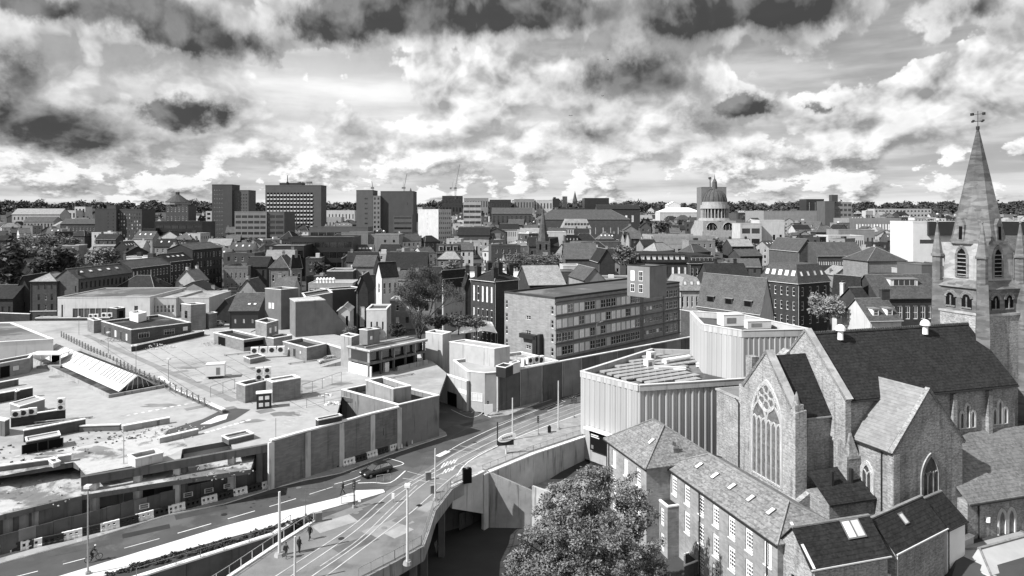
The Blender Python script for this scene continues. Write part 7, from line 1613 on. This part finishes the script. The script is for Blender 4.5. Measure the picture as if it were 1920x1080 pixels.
ptree('twiggy plaza tree left of the slim centre spire', 975,468,318,54,4,wk=1.9); ptree('twiggy plaza tree right of the slim centre spire', 1020,470,312,52,4,wk=2.0)
ptree('dense round tree left of the black mansard block', 1175,457,300,58,1,wk=1.25)
ptree('dark tree clump at the foot of the pale banded flats', 915,438,470,36,0,wk=1.5); ptree('dark trees beside the barn hall', 1240,412,600,28,2,wk=1.7); ptree('tree cluster right of the station range', 1285,410,610,28,0,wk=1.6)
cr_, tk_ = proto(21,leafl,5200,.30,(4.4,4.4,4.2),7.0,14); PR.append((cr_,tk_))
ptree('pale blossoming tree before the dark brick block', 1553,541,160,84,6,wk=1.12)
for i,(a,b,hp_,wk_) in enumerate([(822,585,42,1.5),(860,588,40,1.6),(893,590,38,1.5),(745,604,40,1.4),(700,610,30,1.3),(655,610,30,1.4)]):
    ptree(['dark shrub right of the bare tree trunk','dark shrub between bare tree and white tent','dark shrub beside the georgian house','dark shrub at the left foot of the bare tree','shrub in front of the pale yard house','shrub below the sloping blank wall'][i], a,b,168+i,hp_,[0,1,2,0,1,2][i],name='shrub',wk=wk_)
# street-side bush
ptree('dark bush at the foot of the low corner block', 776,792,119,32,0,name='bush',wk=1.3); ptree('dark bush beside the gallery doorway', 1117,868,104,50,0,name='bush',wk=1.2)
nt_ = 0
for i in range(500):
    Yc = rnd.uniform(300,1150); px_ = rnd.uniform(0,1900); X = XA(px_,Yc)
    if clash((X,Yc),3.0) or hidden(px_-6, px_+6, Yc, HZ+(ZC-T(X,Yc)-10)*F/Yc): continue
    near = min(LM, key=lambda m: (m[1]-px_)**2+((m[2]-Yc)*.35)**2)
    rel = 'behind' if Yc > near[2]+35 else ('in front of' if Yc < near[2]-35 else ('right of' if px_ > near[1] else 'left of'))
    kk = rnd.choice([0,1,2,3,4]); lab = f'{["dark","leafy","bushy","rounded","twiggy"][kk]} tree among the roofs {rel} {near[0]}'; seen[lab] = seen.get(lab,0)+1
    if seen[lab] > 1:
        lab = f'{["small","tall","broad","slight","low"][seen[lab]%5]} {lab}'
        if lab in LABELS: continue
    o = tree('city_tree', lab, (X,Yc,T(X,Yc)-1), *PR[kk], 'tree', rnd.uniform(0,6.28), rnd.uniform(.7,1.1), 'trees among the city roofs'); nt_ += 1
    if nt_ >= 75: break
# far wooded horizon, one mass
bl_ = []
for i in range(950):
    Yc = rnd.uniform(1300,2600); X = XA(rnd.uniform(-80,2000),Yc); z0_ = T(X,Yc); s_ = rnd.choice([6,8,9,11,13,17]); bl_.append((X,Yc,z0_+s_*.5,s_*rnd.uniform(.8,1.6),s_*1.1,s_*rnd.uniform(.6,.95)))
o = link('far_woodland', leaves('far_woodland', bl_, 120000, 3.4, leafd, .3)); o['kind'] = 'stuff'; o['label'] = 'dark wooded horizon behind the city roofs'
# verge weeds along the ramp
vb = []
for i in range(150):
    t_ = rnd.random(); a = lp(200,585,t_); b = lp(1078,972,t_)+rnd.uniform(-3,7); p = P(a,b,0); s_ = rnd.uniform(.1,.32); vb.append((p.x,p.y,s_*.5,s_*1.4,s_*1.4,s_))
o = link('verge_weeds', leaves('verge_weeds', vb, 7000, .12, grass, .2)); o['kind'] = 'stuff'; o['label'] = 'rough weeds growing along the ramp verge'
# tram-side bush near the lower wall
# ------------------------------------------------------------------ lamp posts, masts, signals
def pole(name, label, px, pyb, pyt, z=0., r=.09, m=poleg, head=None, rz_=0., base=True, cat='pole'):
    p = P(px,pyb,z); H_ = (pyb-pyt)*p.y/F; o = thing(name, label, cat, p, rz_)
    MB().tube((0,0,0),(0,0,H_),r,r*.7,8).build('shaft', m, o)
    if base: MB().frustum((0,0),0,.35,r*3.2,r*2.6,8).build('base', concr, o)
    if head == 'lamp':
        MB().tube((0,0,H_-.05),(1.3,0,H_+.15),.05,n=5).build('bracket', m, o); MB().box(1.1,-.16,H_+.1,1.9,.16,H_+.24).build('lantern', steel, o)
    if head == 'flood': MB().box(-.3,-.3,H_-.05,.3,.3,H_+.25).build('lantern', lamp, o)
    if head == 'signal':
        for s_ in (-1,1):
            hd = MB().box(s_*.32-.17,-.16,H_-1.15,s_*.32+.17,.12,H_-.05).build('signal_head', dark, o)
            for j in range(3): c = MB().frustum((0,0),0,.05,.1,.1,8).build('lens', [steeld,steeld,steel][j], hd); c.location = (s_*.32,-.17,H_-.95+j*.34); c.rotation_euler = (math.pi/2,0,0)
    if head == 'signal1':
        hd = MB().box(-.17,-.2,H_-1.1,.17,.1,H_).build('signal_head', dark, o)
        for j in range(3): c = MB().frustum((0,0),0,.05,.1,.1,8).build('lens', steeld, hd); c.location = (0,-.21,H_-.9+j*.34); c.rotation_euler = (math.pi/2,0,0)
    return o
pole('lamp_post','grey lamp post with square lantern beside the cyclist',165,1078,914,0,.1,steel,'flood',cat='lamp post')
pole('lamp_post','tall thin post among the hoardings left of the rubble skip',232,958,818,0,.07,steel,cat='lamp post')
pole('lamp_post','thin post in front of the first brick wall panel',517,912,784,0,.07,steel,cat='lamp post')
pole('tram_mast','pale tram mast on a block base by the ramp handrail',524,1042,922,0,.19,poleg,cat='mast'); pole('tram_mast','pale tram mast at the bottom edge left of the tracks',553,1092,1006,0,.15,poleg,cat='mast')
pole('tram_mast','pale tram mast with small lantern at the bridge railing',764,1058,912,0,.16,poleg,'flood',cat='mast'); pole('tram_mast','slender tram mast where the tracks cross the junction',816,938,841,0,.11,poleg,cat='mast')
pole('tram_mast','tall tram mast behind the oval sign',961,826,746,0,.13,poleg,cat='mast'); pole('tram_mast','tall tram mast near the gallery corner',1047,806,714,0,.14,poleg,cat='mast')
pole('lamp_post','tall lamp post at the foot of the store block',969,762,664,0,.08,steel,cat='lamp post'); pole('lamp_post','pale downpipe-like post on the chamfered store corner',933,774,699,0,.09,poleg,cat='lamp post')
pole('lamp_post','street lamp before the office block middle windows',1119,712,606,0,.07,steel,'lamp',math.pi*.2,cat='lamp post'); pole('lamp_post','street lamp before the right part of the office block',1231,664,584,0,.07,steel,'lamp',math.pi*.2,cat='lamp post')
pole('lamp_post','pale post at the right edge of the corner block',821,812,736,0,.1,poleg,cat='lamp post')
pole('traffic_signal','traffic signal at the pedestrian island by the walking man',664,952,900,0,.09,dark,'signal1',cat='traffic light'); pole('traffic_signal','pair of signal heads in front of the brick wall panel',714,850,802,0,.06,steeld,'signal',cat='traffic light')
pole('traffic_signal','traffic signal between the two tall tram masts',1009,816,780,0,.07,steel,'signal1',cat='traffic light'); pole('traffic_signal','pair of traffic signals nearest the gallery',1076,784,742,0,.07,steel,'signal',cat='traffic light')
pole('traffic_signal','traffic signal with white board at the store corner',915,780,752,0,.06,dark,'signal1',cat='traffic light')
pole('sign_post','small sign post by the end of the ramp handrail',573,968,917,0,.05,steeld,cat='sign'); 
for i,(a,b) in enumerate([(737,942),(674,948)]): 
    p = P(a,b); o = thing('marker_post', ['short white marker post beside the tram tracks','short white marker post near the traffic island'][i], 'bollard', p); MB().tube((0,0,0),(0,0,.5),.05,n=6).build('stem', steel, o); MB().box(-.18,-.06,.5,.18,.06,1.2).build('board', white, o)
for i,(a,b,h,lab) in enumerate([(148,628,33,'deck lamp standard nearest the deck offices'),(203,662,38,'second deck lamp standard along the lattice fence'),(255,690,42,'third deck lamp standard along the lattice fence'),(316,722,48,'fourth deck lamp standard near the white trailer')]):
    pole('deck_lamp', lab, a,b,b-h,DZ,.05,steeld,'flood',base=False,cat='lamp post')
# oval sign on its pole rising from the lower street
p = P(949,948,-8.0); o = thing('oval_sign', 'white oval sign with dark box on a tall pole by the street railing', 'sign', p, math.radians(14)); H_ = (948-826)*p.y/F
MB().tube((0,0,0),(0,0,H_),.16,.13,8).build('pole', poleg, o)
bo = MB(); bo.box(-1.35,-.2,H_-.7,1.2,.25,H_+.1); bo.build('sign_box', dark, o)
ov = MB(); n = 24; ring = [(1.5*math.cos(6.2832*i/n)+.1, .62*math.sin(6.2832*i/n)+.28*math.cos(6.2832*i/n)) for i in range(n)]
ov.add([(a,-.34,H_+.55+b) for a,b in ring]+[(a,-.2,H_+.55+b) for a,b in ring], [tuple(range(n))]+[(i,n+i,n+(i+1)%n,(i+1)%n) for i in range(n)]); ov.build('oval_board', white, o)
lt = MB()
for i,(a,w_) in enumerate([(-.75,.3),(-.4,.25),(-.1,.3),(.25,.3),(.6,.3)]): lt.box(a,-.36,H_+.5+a*.2,a+w_,-.345,H_+.78+a*.2)
lt.box(-1.0,-.36,H_+.18,1.1,-.345,H_+.26); lt.build('sign_lettering', steeld, o)
MB().tube((-1.4,0,H_-.6),(-1.4,0,H_+3.0),.1,n=6).build('side_post', dark, o)
p = P(876,905,.0); o = thing('cabinet', 'tall black equipment cabinet on the bridge corner', 'cabinet', p, math.radians(20)); MB().box(-.6,-.3,0,.6,.4,2.0).build('case', black, o); MB().frustum((0,0),2.0,2.12,.2,.2,8).build('cap', steel, o); MB().frustum((0,0),2.15,2.3,.24,.24,10).build('mirror', steel, o)
p = P(1030,812); o = thing('litter_bin', 'dark round-topped litter bin on the pavement by the tall mast', 'litter bin', p); MB().frustum((0,0),0,1.05,.28,.32,10).build('drum', dark, o); MB().frustum((0,0),1.05,1.35,.33,.12,10).build('lid', dark, o)
for i in range(3):
    p = P(905+i*11,772+i*.5,0); 
o = thing('street_board', 'white notice board on two legs at the store corner', 'notice board', P(916,781), math.radians(10)); MB().box(-.8,-.05,.4,.8,.05,2.3).build('board', white, o); MB().box(-.8,-.04,0,-.7,.04,.4).build('leg', steeld, o); MB().box(.7,-.04,0,.8,.04,.4).build('leg', steeld, o)
# white stretch tent
p = P(886,626,6.5); o = thing('tent', 'small white stretch tent with peaked canopy near the shrubs', 'tent', p); tp_ = [(-6,-1,0),(-2,-2.5,.6),(3,-2,1.2),(6.5,-.5,.2),(5,3,2.6),(1,2.5,3.6),(-2,2,2.2)]
tm_ = MB(); tm_.add(tp_+[(.6,.2,2.4)], [(i,(i+1)%7,7) for i in range(7)]); tm_.build('canopy', white, o)
for a in (tp_[0],tp_[3],tp_[5]): MB().tube((a[0],a[1],-3),a,.06,n=5).build('tent_pole', steel, o)
# ------------------------------------------------------------------ vehicles
def car(label, pos, rz_, paint, L=4.5, W_=1.8, H_=1.46, estate=False, z0_=0., sc_=1., group=None, name='car'):
    o = thing(name, label, 'car', pos, rz_, group); hw = W_/2
    xs = [0,.10,.28,.62,.95,1.35,1.9,2.6,3.3,3.75,4.15,4.42,4.5]; zb = [.32,.24,.2,.2,.2,.2,.2,.2,.2,.2,.22,.28,.36]
    zt_ = [.58,.70,.80,.88,.93,.97,.98,.99,1.0,1.0,.98 if estate else .97,.92,.75]; wk_ = [.78,.9,.96,1,1,1,1,1,1,1,.98,.93,.86]
    b_ = MB(); rings = []
    for x_, zb_, zt2, k in zip(xs,zb,zt_,wk_):
        w_ = hw*k; rings.append([(x_*L/4.5,-w_*.9,zb_),(x_*L/4.5,-w_,zb_+.22),(x_*L/4.5,-w_*.97,zt2-.12),(x_*L/4.5,-w_*.86,zt2),(x_*L/4.5,w_*.86,zt2),(x_*L/4.5,w_*.97,zt2-.12),(x_*L/4.5,w_,zb_+.22),(x_*L/4.5,w_*.9,zb_)])
    vs = [p for r in rings for p in r]; m = 8; fs = [(i*m+j,i*m+(j+1)%m,(i+1)*m+(j+1)%m,(i+1)*m+j) for i in range(len(xs)-1) for j in range(m)]+[tuple(range(m))[::-1], tuple(range((len(xs)-1)*m,len(xs)*m))]
    b_.add(vs, fs); b_.build('body', paint, o, True)
    cab = [(1.15,.95),(1.95,H_-.04),(2.5,H_),(3.4,H_-.03),(3.9 if estate else 3.55,H_-.10 if estate else H_-.12),(4.25 if estate else 4.1,.98)]
    g_ = MB(); rg_ = [[(x_*L/4.5,-hw*(.86 if z_2 < 1.1 else .70),z_2),(x_*L/4.5,hw*(.86 if z_2 < 1.1 else .70),z_2)] for x_, z_2 in cab]
    lo_ = [[(x_*L/4.5,-hw*.86,.95),(x_*L/4.5,hw*.86,.95)] for x_, z_2 in cab]
    for i in range(len(cab)-1):
        g_.quad(rg_[i][0],rg_[i+1][0],rg_[i+1][1],rg_[i][1]); g_.quad(lo_[i][0],lo_[i+1][0],rg_[i+1][0],rg_[i][0]); g_.quad(lo_[i+1][1],lo_[i][1],rg_[i][1],rg_[i+1][1])
    g_.build('cabin_glass', carglass, o)
    r_ = MB(); r_.add([rg_[1][0],rg_[2][0],rg_[3][0],rg_[4][0],rg_[4][1],rg_[3][1],rg_[2][1],rg_[1][1]], ((0,1,6,7),(1,2,5,6),(2,3,4,5))); r_.v = [(a,b,c+.02) for a,b,c in r_.v]; r_.build('roof', paint, o)
    pl_ = MB()
    for s_ in (0,1):
        for i in (0,2,4): a, b = (rg_[i][s_], rg_[i+1][s_]) if i != 2 else (lo_[2][s_], rg_[2][s_]); pl_.tube(a, b, .035, n=4)
    pl_.build('pillars', paint, o)
    for x_ in (.85,3.6):
        for s_ in (-1,1):
            t_ = MB().frustum((0,0),-.1,.1,.32,.32,14).build('tyre', tyre, o); t_.location = (x_*L/4.5,s_*(hw-.1),.32); t_.rotation_euler = (math.pi/2,0,0); MB().frustum((0,0),-.11,.11,.2,.2,10).build('rim', steel, t_)
    for s_ in (-1,1):
        MB().box(.02,s_*hw*.62-.16,.6,.16,s_*hw*.62+.16,.72).build('headlight', lamp, o); MB().box(4.36*L/4.5,s_*hw*.66-.15,.72,4.47*L/4.5,s_*hw*.66+.15,.86).build('tail_light', steeld, o)
        MB().box(1.35*L/4.5,s_*hw*1.02-.08,.95,1.5*L/4.5,s_*hw*1.02+.08,1.06).build('mirror', paint, o)
    return o
c0, c1_ = P(679,897), P(737,879); rz_ = math.atan2(c1_.y-c0.y,c1_.x-c0.x)
car('black estate car waiting in the turning lane', (c0.x,c0.y,.01), rz_, carb, 4.7, 1.84, 1.48, True)
c0 = P(596,682,DZ); car('silver car parked beside the low switch room', (c0.x,c0.y,DZ), math.radians(28), cars_)
p = P(600,686,DZ); o = thing('loading_ramp', 'pale tilted loading ramp beside the silver car', 'ramp', p, math.radians(20)); MB().prism([(0,-1.5),(6.5,-1.5),(6.5,1.2),(0,1.2)],0,[.05,1.5,1.5,.05]).build('ramp_plate', concr, o); MB().box(5.6,-1.55,0,6.6,-1.51,1.2).build('side_plate', dark, o)
car('pale car parked on the upper car park by the lift tower annex', (*P(391,611,6.3).xy,6.25), math.radians(10), cars_, 4.3)
car('black van-like car parked beside the plain tall block', (*P(456,606,6.3).xy,6.25), math.radians(80), carb, 4.2, 1.8, 1.7, True)
rowc = [(5,592),(16,589),(28,586),(40,583),(52,582),(8,602),(20,599),(33,597),(45,594),(54,591)]
for i,(a,b) in enumerate(rowc):
    p = P(a-4,b+6,0); nm_ = ['white','black','dark','silver','black','white','black','black','white','silver'][i]
    car(f'{nm_} parked car, {["first","second","third","fourth","fifth"][i%5]} from the left in the {["back","front"][i//5]} row of the street car park', (p.x,p.y,T(p.x,p.y)-.35), math.radians(62), [carw,carb,carb,cars_,carb,carw,carb,carb,carw,cars_][i], 4.3, 1.78, 1.45, group='cars in the street car park')
slabm('street_car_park', [P(a,b,-.2) for a,b in [(-150,640),(60,618),(110,606),(100,585),(40,572),(-150,590)]], -1, -.45, paveg, concr)
# white box trailer on the deck
p = P(385,712,DZ); o = thing('box_trailer', 'white box trailer standing alone on the deck', 'trailer', p, math.radians(16)); MB().box(0,0,.55,3.4,2.3,2.75).build('box', white, o); MB().box(-.03,-.03,2.752,3.43,2.33,2.85).build('roof', offw, o); MB().box(1.9,-.02,.8,2.6,-.003,2.2).build('door', rendg, o); MB().box(.2,.2,.35,3.2,2.1,.54).build('chassis', dark, o)
for x_ in (.8,2.6):
    for y_ in (.15,2.15): t_ = MB().frustum((0,0),-.1,.1,.3,.3,12).build('wheel', tyre, o); t_.location = (x_,y_,.3); t_.rotation_euler = (math.pi/2,0,0)
MB().tube((3.4,1.1,.5),(4.6,1.1,.45),.05,n=5).build('drawbar', dark, o)
# ------------------------------------------------------------------ people
def person(label, pos, rz_, pose='walk', top=cloth, leg=cloth, H_=1.74, hair=dark, bag=False, name='person'):
    o = thing(name, label, 'person', pos, rz_); k = H_/1.74
    st = {'walk': .26, 'stand': .06, 'ride': 0}[pose]
    if pose == 'ride':
        J = [(0,0,.98),(.16,0,1.22),(.34,0,1.44),(.42,0,1.52),(.50,0,1.60),(.52,0,1.70), (.04,.09,.95),(.36,.11,.80),(.16,.11,.42),(.26,.11,.38), (.04,-.09,.95),(.30,-.11,.62),(.04,-.11,.22),(.14,-.11,.18), (.32,.19,1.40),(.46,.24,1.18),(.68,.24,1.10), (.32,-.19,1.40),(.46,-.24,1.18),(.68,-.24,1.10)]
    else:
        J = [(0,0,.95),(0,0,1.18),(.01,0,1.40),(.02,0,1.50),(.03,0,1.57),(.04,0,1.68), (0,.10,.90),(st*.55+.04,.10,.50),(st,.10,.08),(st+.17,.11,.04), (0,-.10,.90),(-st*.3+.04,-.10,.50),(-st-.04,-.10,.09),(-st+.10,-.11,.04), (0,.20,1.40),(-.08-st*.3,.25,1.14),(.02-st*.5,.26,.90), (0,-.20,1.40),(-.02+st*.3,-.25,1.14),(.12+st*.6,-.25,.93)]
    R2 = [(.15,.12),(.14,.10),(.19,.11),(.065,.065),(.09,.08),(.10,.085), (.095,.095),(.07,.07),(.05,.05),(.045,.035), (.095,.095),(.07,.07),(.05,.05),(.045,.035), (.065,.065),(.05,.05),(.04,.04), (.065,.065),(.05,.05),(.04,.04)]
    E = [(0,1),(1,2),(2,3),(3,4),(4,5),(0,6),(6,7),(7,8),(8,9),(0,10),(10,11),(11,12),(12,13),(2,14),(14,15),(15,16),(2,17),(17,18),(18,19)]
    me = bpy.data.meshes.new('body'); me.from_pydata([(a*k,b*k,c*k) for a,b,c in J], E, []); ob_ = link('body', me, o); sm_ = ob_.modifiers.new('skin','SKIN')
    for i, sv in enumerate(me.skin_vertices[0].data): sv.radius = (R2[i][0]*k,R2[i][1]*k); sv.use_root = (i == 0)
    ob_.modifiers.new('sub','SUBSURF').levels = 1; ob_.modifiers['sub'].render_levels = 1; me.materials.append(top)
    hd = J[5]; h_ = MB()
    for i in range(6):
        a0_, a1_ = -1.4+i*.467, -1.4+(i+1)*.467; h_.frustum((hd[0]*k+.01,hd[1]),hd[2]*k-.02+.125*math.sin(a0_),hd[2]*k-.02+.125*math.sin(a1_),.095*math.cos(a0_),.095*math.cos(a1_),10)
    h_.build('head', skin_, o, True)
    h_ = MB()
    for i in range(4):
        a0_, a1_ = i*.36, (i+1)*.36; h_.frustum((hd[0]*k-.015,hd[1]),hd[2]*k+.11*math.sin(a0_),hd[2]*k+.11*math.sin(a1_),.105*math.cos(a0_),.105*math.cos(a1_),10)
    h_.build('hair' if pose != 'ride' else 'helmet', hair if pose != 'ride' else white, o, True)
    fc = MB(); fc.box(hd[0]*k+.09,-.012,hd[2]*k-.05,hd[0]*k+.125,.012,hd[2]*k-.015); fc.build('nose', skin_, o)
    for hi in (16,19):
        hp_ = Vector(J[hi])*k; f_ = MB(); f_.box(hp_.x-.03,hp_.y-.02,hp_.z-.08,hp_.x+.03,hp_.y+.02,hp_.z-.01)
        for q in range(4): f_.tube((hp_.x-.024+q*.016,hp_.y,hp_.z-.07),(hp_.x-.02+q*.016+.01,hp_.y,hp_.z-.15+abs(q-1.5)*.008),.008,.006,4)
        f_.tube((hp_.x+.03,hp_.y,hp_.z-.03),(hp_.x+.055,hp_.y,hp_.z-.09),.009,.007,4); f_.build('hand', skin_, o)
    if pose != 'ride':
        cj = MB(); cj.frustum((0,0),.82*k,1.44*k,.21,.235,10,0,True,.72,1.0); cj.build('coat', top, o)
    if bag: MB().box(-.32,-.16,1.0*k,-.12,.16,1.45*k).build('backpack', cloth, o)
    return o
hd_ = math.atan2(E1[1],E1[0])
person('person in dark coat walking across the road by the traffic island', P(643,928)+Vector((0,0,.02)), hd_+2.4, 'walk')
person('person in dark clothes walking near the top of the ramp railing', P(581,1012)+Vector((0,0,.02)), hd_+3.6, 'walk', cloth, H_=1.7)
person('person in long dark coat between the two tram masts', P(561,1037)+Vector((0,0,.02)), hd_+.4, 'stand', cloth, H_=1.78)
person('person with a backpack standing beside the tram mast base', P(536,1047)+Vector((0,0,.02)), hd_+.8, 'walk', clothg, bag=True)
person('person in pale top in the shade under the bridge', P(818,1036,-8.3), 1.0, 'stand', rendg, H_=1.7)
person('person in dark clothes under the bridge edge', P(806,1028,-8.3), 2.0, 'stand', cloth)
# cyclist
b0_, b1_ = P(158,1058), P(184,1050); rzb = math.atan2(b1_.y-b0_.y,b1_.x-b0_.x)
bk = thing('bicycle', 'dark bicycle with large wheels in the road lane', 'bicycle', (b0_.x,b0_.y,.02), rzb)
def torus(parent, c, r, t_, m, nm):
    b_ = MB(); n = 20
    for i in range(n): a, b = 6.2832*i/n, 6.2832*(i+1)/n; b_.tube((c+r*math.cos(a),0,.35+r*math.sin(a)),(c+r*math.cos(b),0,.35+r*math.sin(b)),t_,n=5)
    return b_.build(nm, m, parent)
for c in (.36,1.42):
    tyr = torus(bk, c, .33, .028, tyre, 'wheel'); s2 = MB()
    for i in range(10): a = .628*i; s2.tube((c,0,.35),(c+.32*math.cos(a),0,.35+.32*math.sin(a)),.004,n=3)
    s2.build('spokes', steel, tyr)
f_ = MB()
for a, b in (((.36,0,.35),(.75,0,.30)),((.75,0,.30),(.62,0,.86)),((.36,0,.35),(.64,0,.78)),((.64,0,.78),(1.22,0,.84)),((.75,0,.30),(1.24,0,.74)),((1.2,0,.92),(1.42,0,.35))): f_.tube(a, b, .022, n=6)
f_.build('frame', dark, bk); MB().box(.5,-.07,.86,.78,.07,.92).build('saddle', dark, bk); MB().tube((1.16,-.24,1.0),(1.16,.24,1.0),.016,n=5).build('handlebar', dark, bk); MB().tube((.75,-.12,.3),(.75,.12,.3),.05,n=8).build('crank', steel, bk)
rp = Vector((b0_.x,b0_.y,.0))+Vector((math.cos(rzb),math.sin(rzb),0))*.55
person('cyclist in dark clothes and white helmet riding along the road', rp, rzb, 'ride', cloth)
# birds
for i,(a,b) in enumerate([(1140,112),(1130,180),(1070,217)]):
    p = PY(a,b,190); o = thing('bird', ['highest of three small dark birds in the sky','middle of three small dark birds in the sky','lowest of three small dark birds in the sky'][i], 'bird', p, i*.7)
    MB().frustum((0,0),-.05,.05,.09,.09,6,sx=2.2).build('body', dark, o)
    for s_ in (-1,1): MB().add([(.1,s_*.05,.02),(-.12,s_*.05,.02),(-.1,s_*.35,.16),(-.02,s_*.62,.05),(.08,s_*.3,.15)],((0,1,2,3,4),(4,3,2,1,0))).build('wing', dark, o)
# ------------------------------------------------------------------ small street things
for i,(a,b,lab) in enumerate([(706,905,'first short railing panel of the pedestrian island'),(640,946,'second short railing panel of the pedestrian island')]):
    railing('guard_rail', lab, [(a,b),(a+26,b-4)], .02, 1.0, 1.2, steel, True)
for i,(a,b,lab) in enumerate([(803,900,'grey signal cabinet beside the tram junction'),(812,925,'low grey cabinet at the bridge railing'),(597,978,'small grey box at the end of the ramp wall')]):
    p = P(a,b); o = thing('street_cabinet', lab, 'cabinet', p, .4); MB().box(-.4,-.2,0,.4,.2,1.1).build('case', steeld, o); MB().box(-.43,-.23,1.103,.43,.23,1.16).build('lid', steel, o)
for i in range(9):
    a = 744+i*9.5; b = 846-i*4.1; p = P(a,b); tag(link('traffic_cone', None, None, p), f'{["nearest","second","third","fourth","fifth","sixth","seventh","eighth","farthest"][i]} pale-topped marker in the row below the corner block', 'cone', 'markers below the corner block')
    o = [x_ for x_ in bpy.data.objects if x_.name.startswith('traffic_cone')][-1]
    MB().box(-.22,-.22,.13,.22,.22,.18).build('base', dark, o); MB().frustum((0,0),.18,.9,.16,.04,8).build('cone_body', [dark,white][i%2], o)
# overhead tram wires between the masts
def wire(label, A_, B2, z0_, z1_):
    a, b = P(*A_), P(*B2); o = thing('overhead_wire', label, 'wire', (a.x,a.y,z0_)); m_ = MB(); n = 10
    f_ = lambda t_: Vector(((b.x-a.x)*t_, (b.y-a.y)*t_, (z1_-z0_)*t_-1.2*t_*(1-t_)))
    for i in range(n): m_.tube(f_(i/n), f_((i+1)/n), .014, n=3)
    m_.build('cable', dark, o)
wire('thin overhead wire from the ramp mast to the bridge mast', (524,1042),(764,1058), 7.6, 8.6); wire('thin overhead wire from the bridge mast to the junction mast', (764,1058),(816,938), 8.4, 7.4); wire('thin overhead wire between the junction mast and the oval sign mast', (816,938),(961,826), 7.2, 7.2); wire('thin overhead wire between the two far tram masts', (961,826),(1047,806), 7.0, 7.6)
# ducts and pipes on the deck plant
for i,(a,b,L_,an,lab) in enumerate([(250,640,9,40,'long grey pipe run at the foot of the deck offices'),(540,684,7,38,'grey pipe lying before the low switch room'),(700,716,9,40,'pipe along the base of the frame building'),(60,795,8,22,'pipe run behind the dark parapet with fan units'),(420,668,6,35,'short pipe run before the plant room')]):
    p = P(a,b,DZ); o = thing('pipe_run', lab, 'pipe', p, math.radians(an)); MB().tube((0,0,.25),(L_,0,.25),.11,n=6).build('pipe', steel, o)
    for k in range(3): MB().box(.5+k*(L_-1)/2-.1,-.2,0,.5+k*(L_-1)/2+.1,.2,.2).build('support', concr, o)
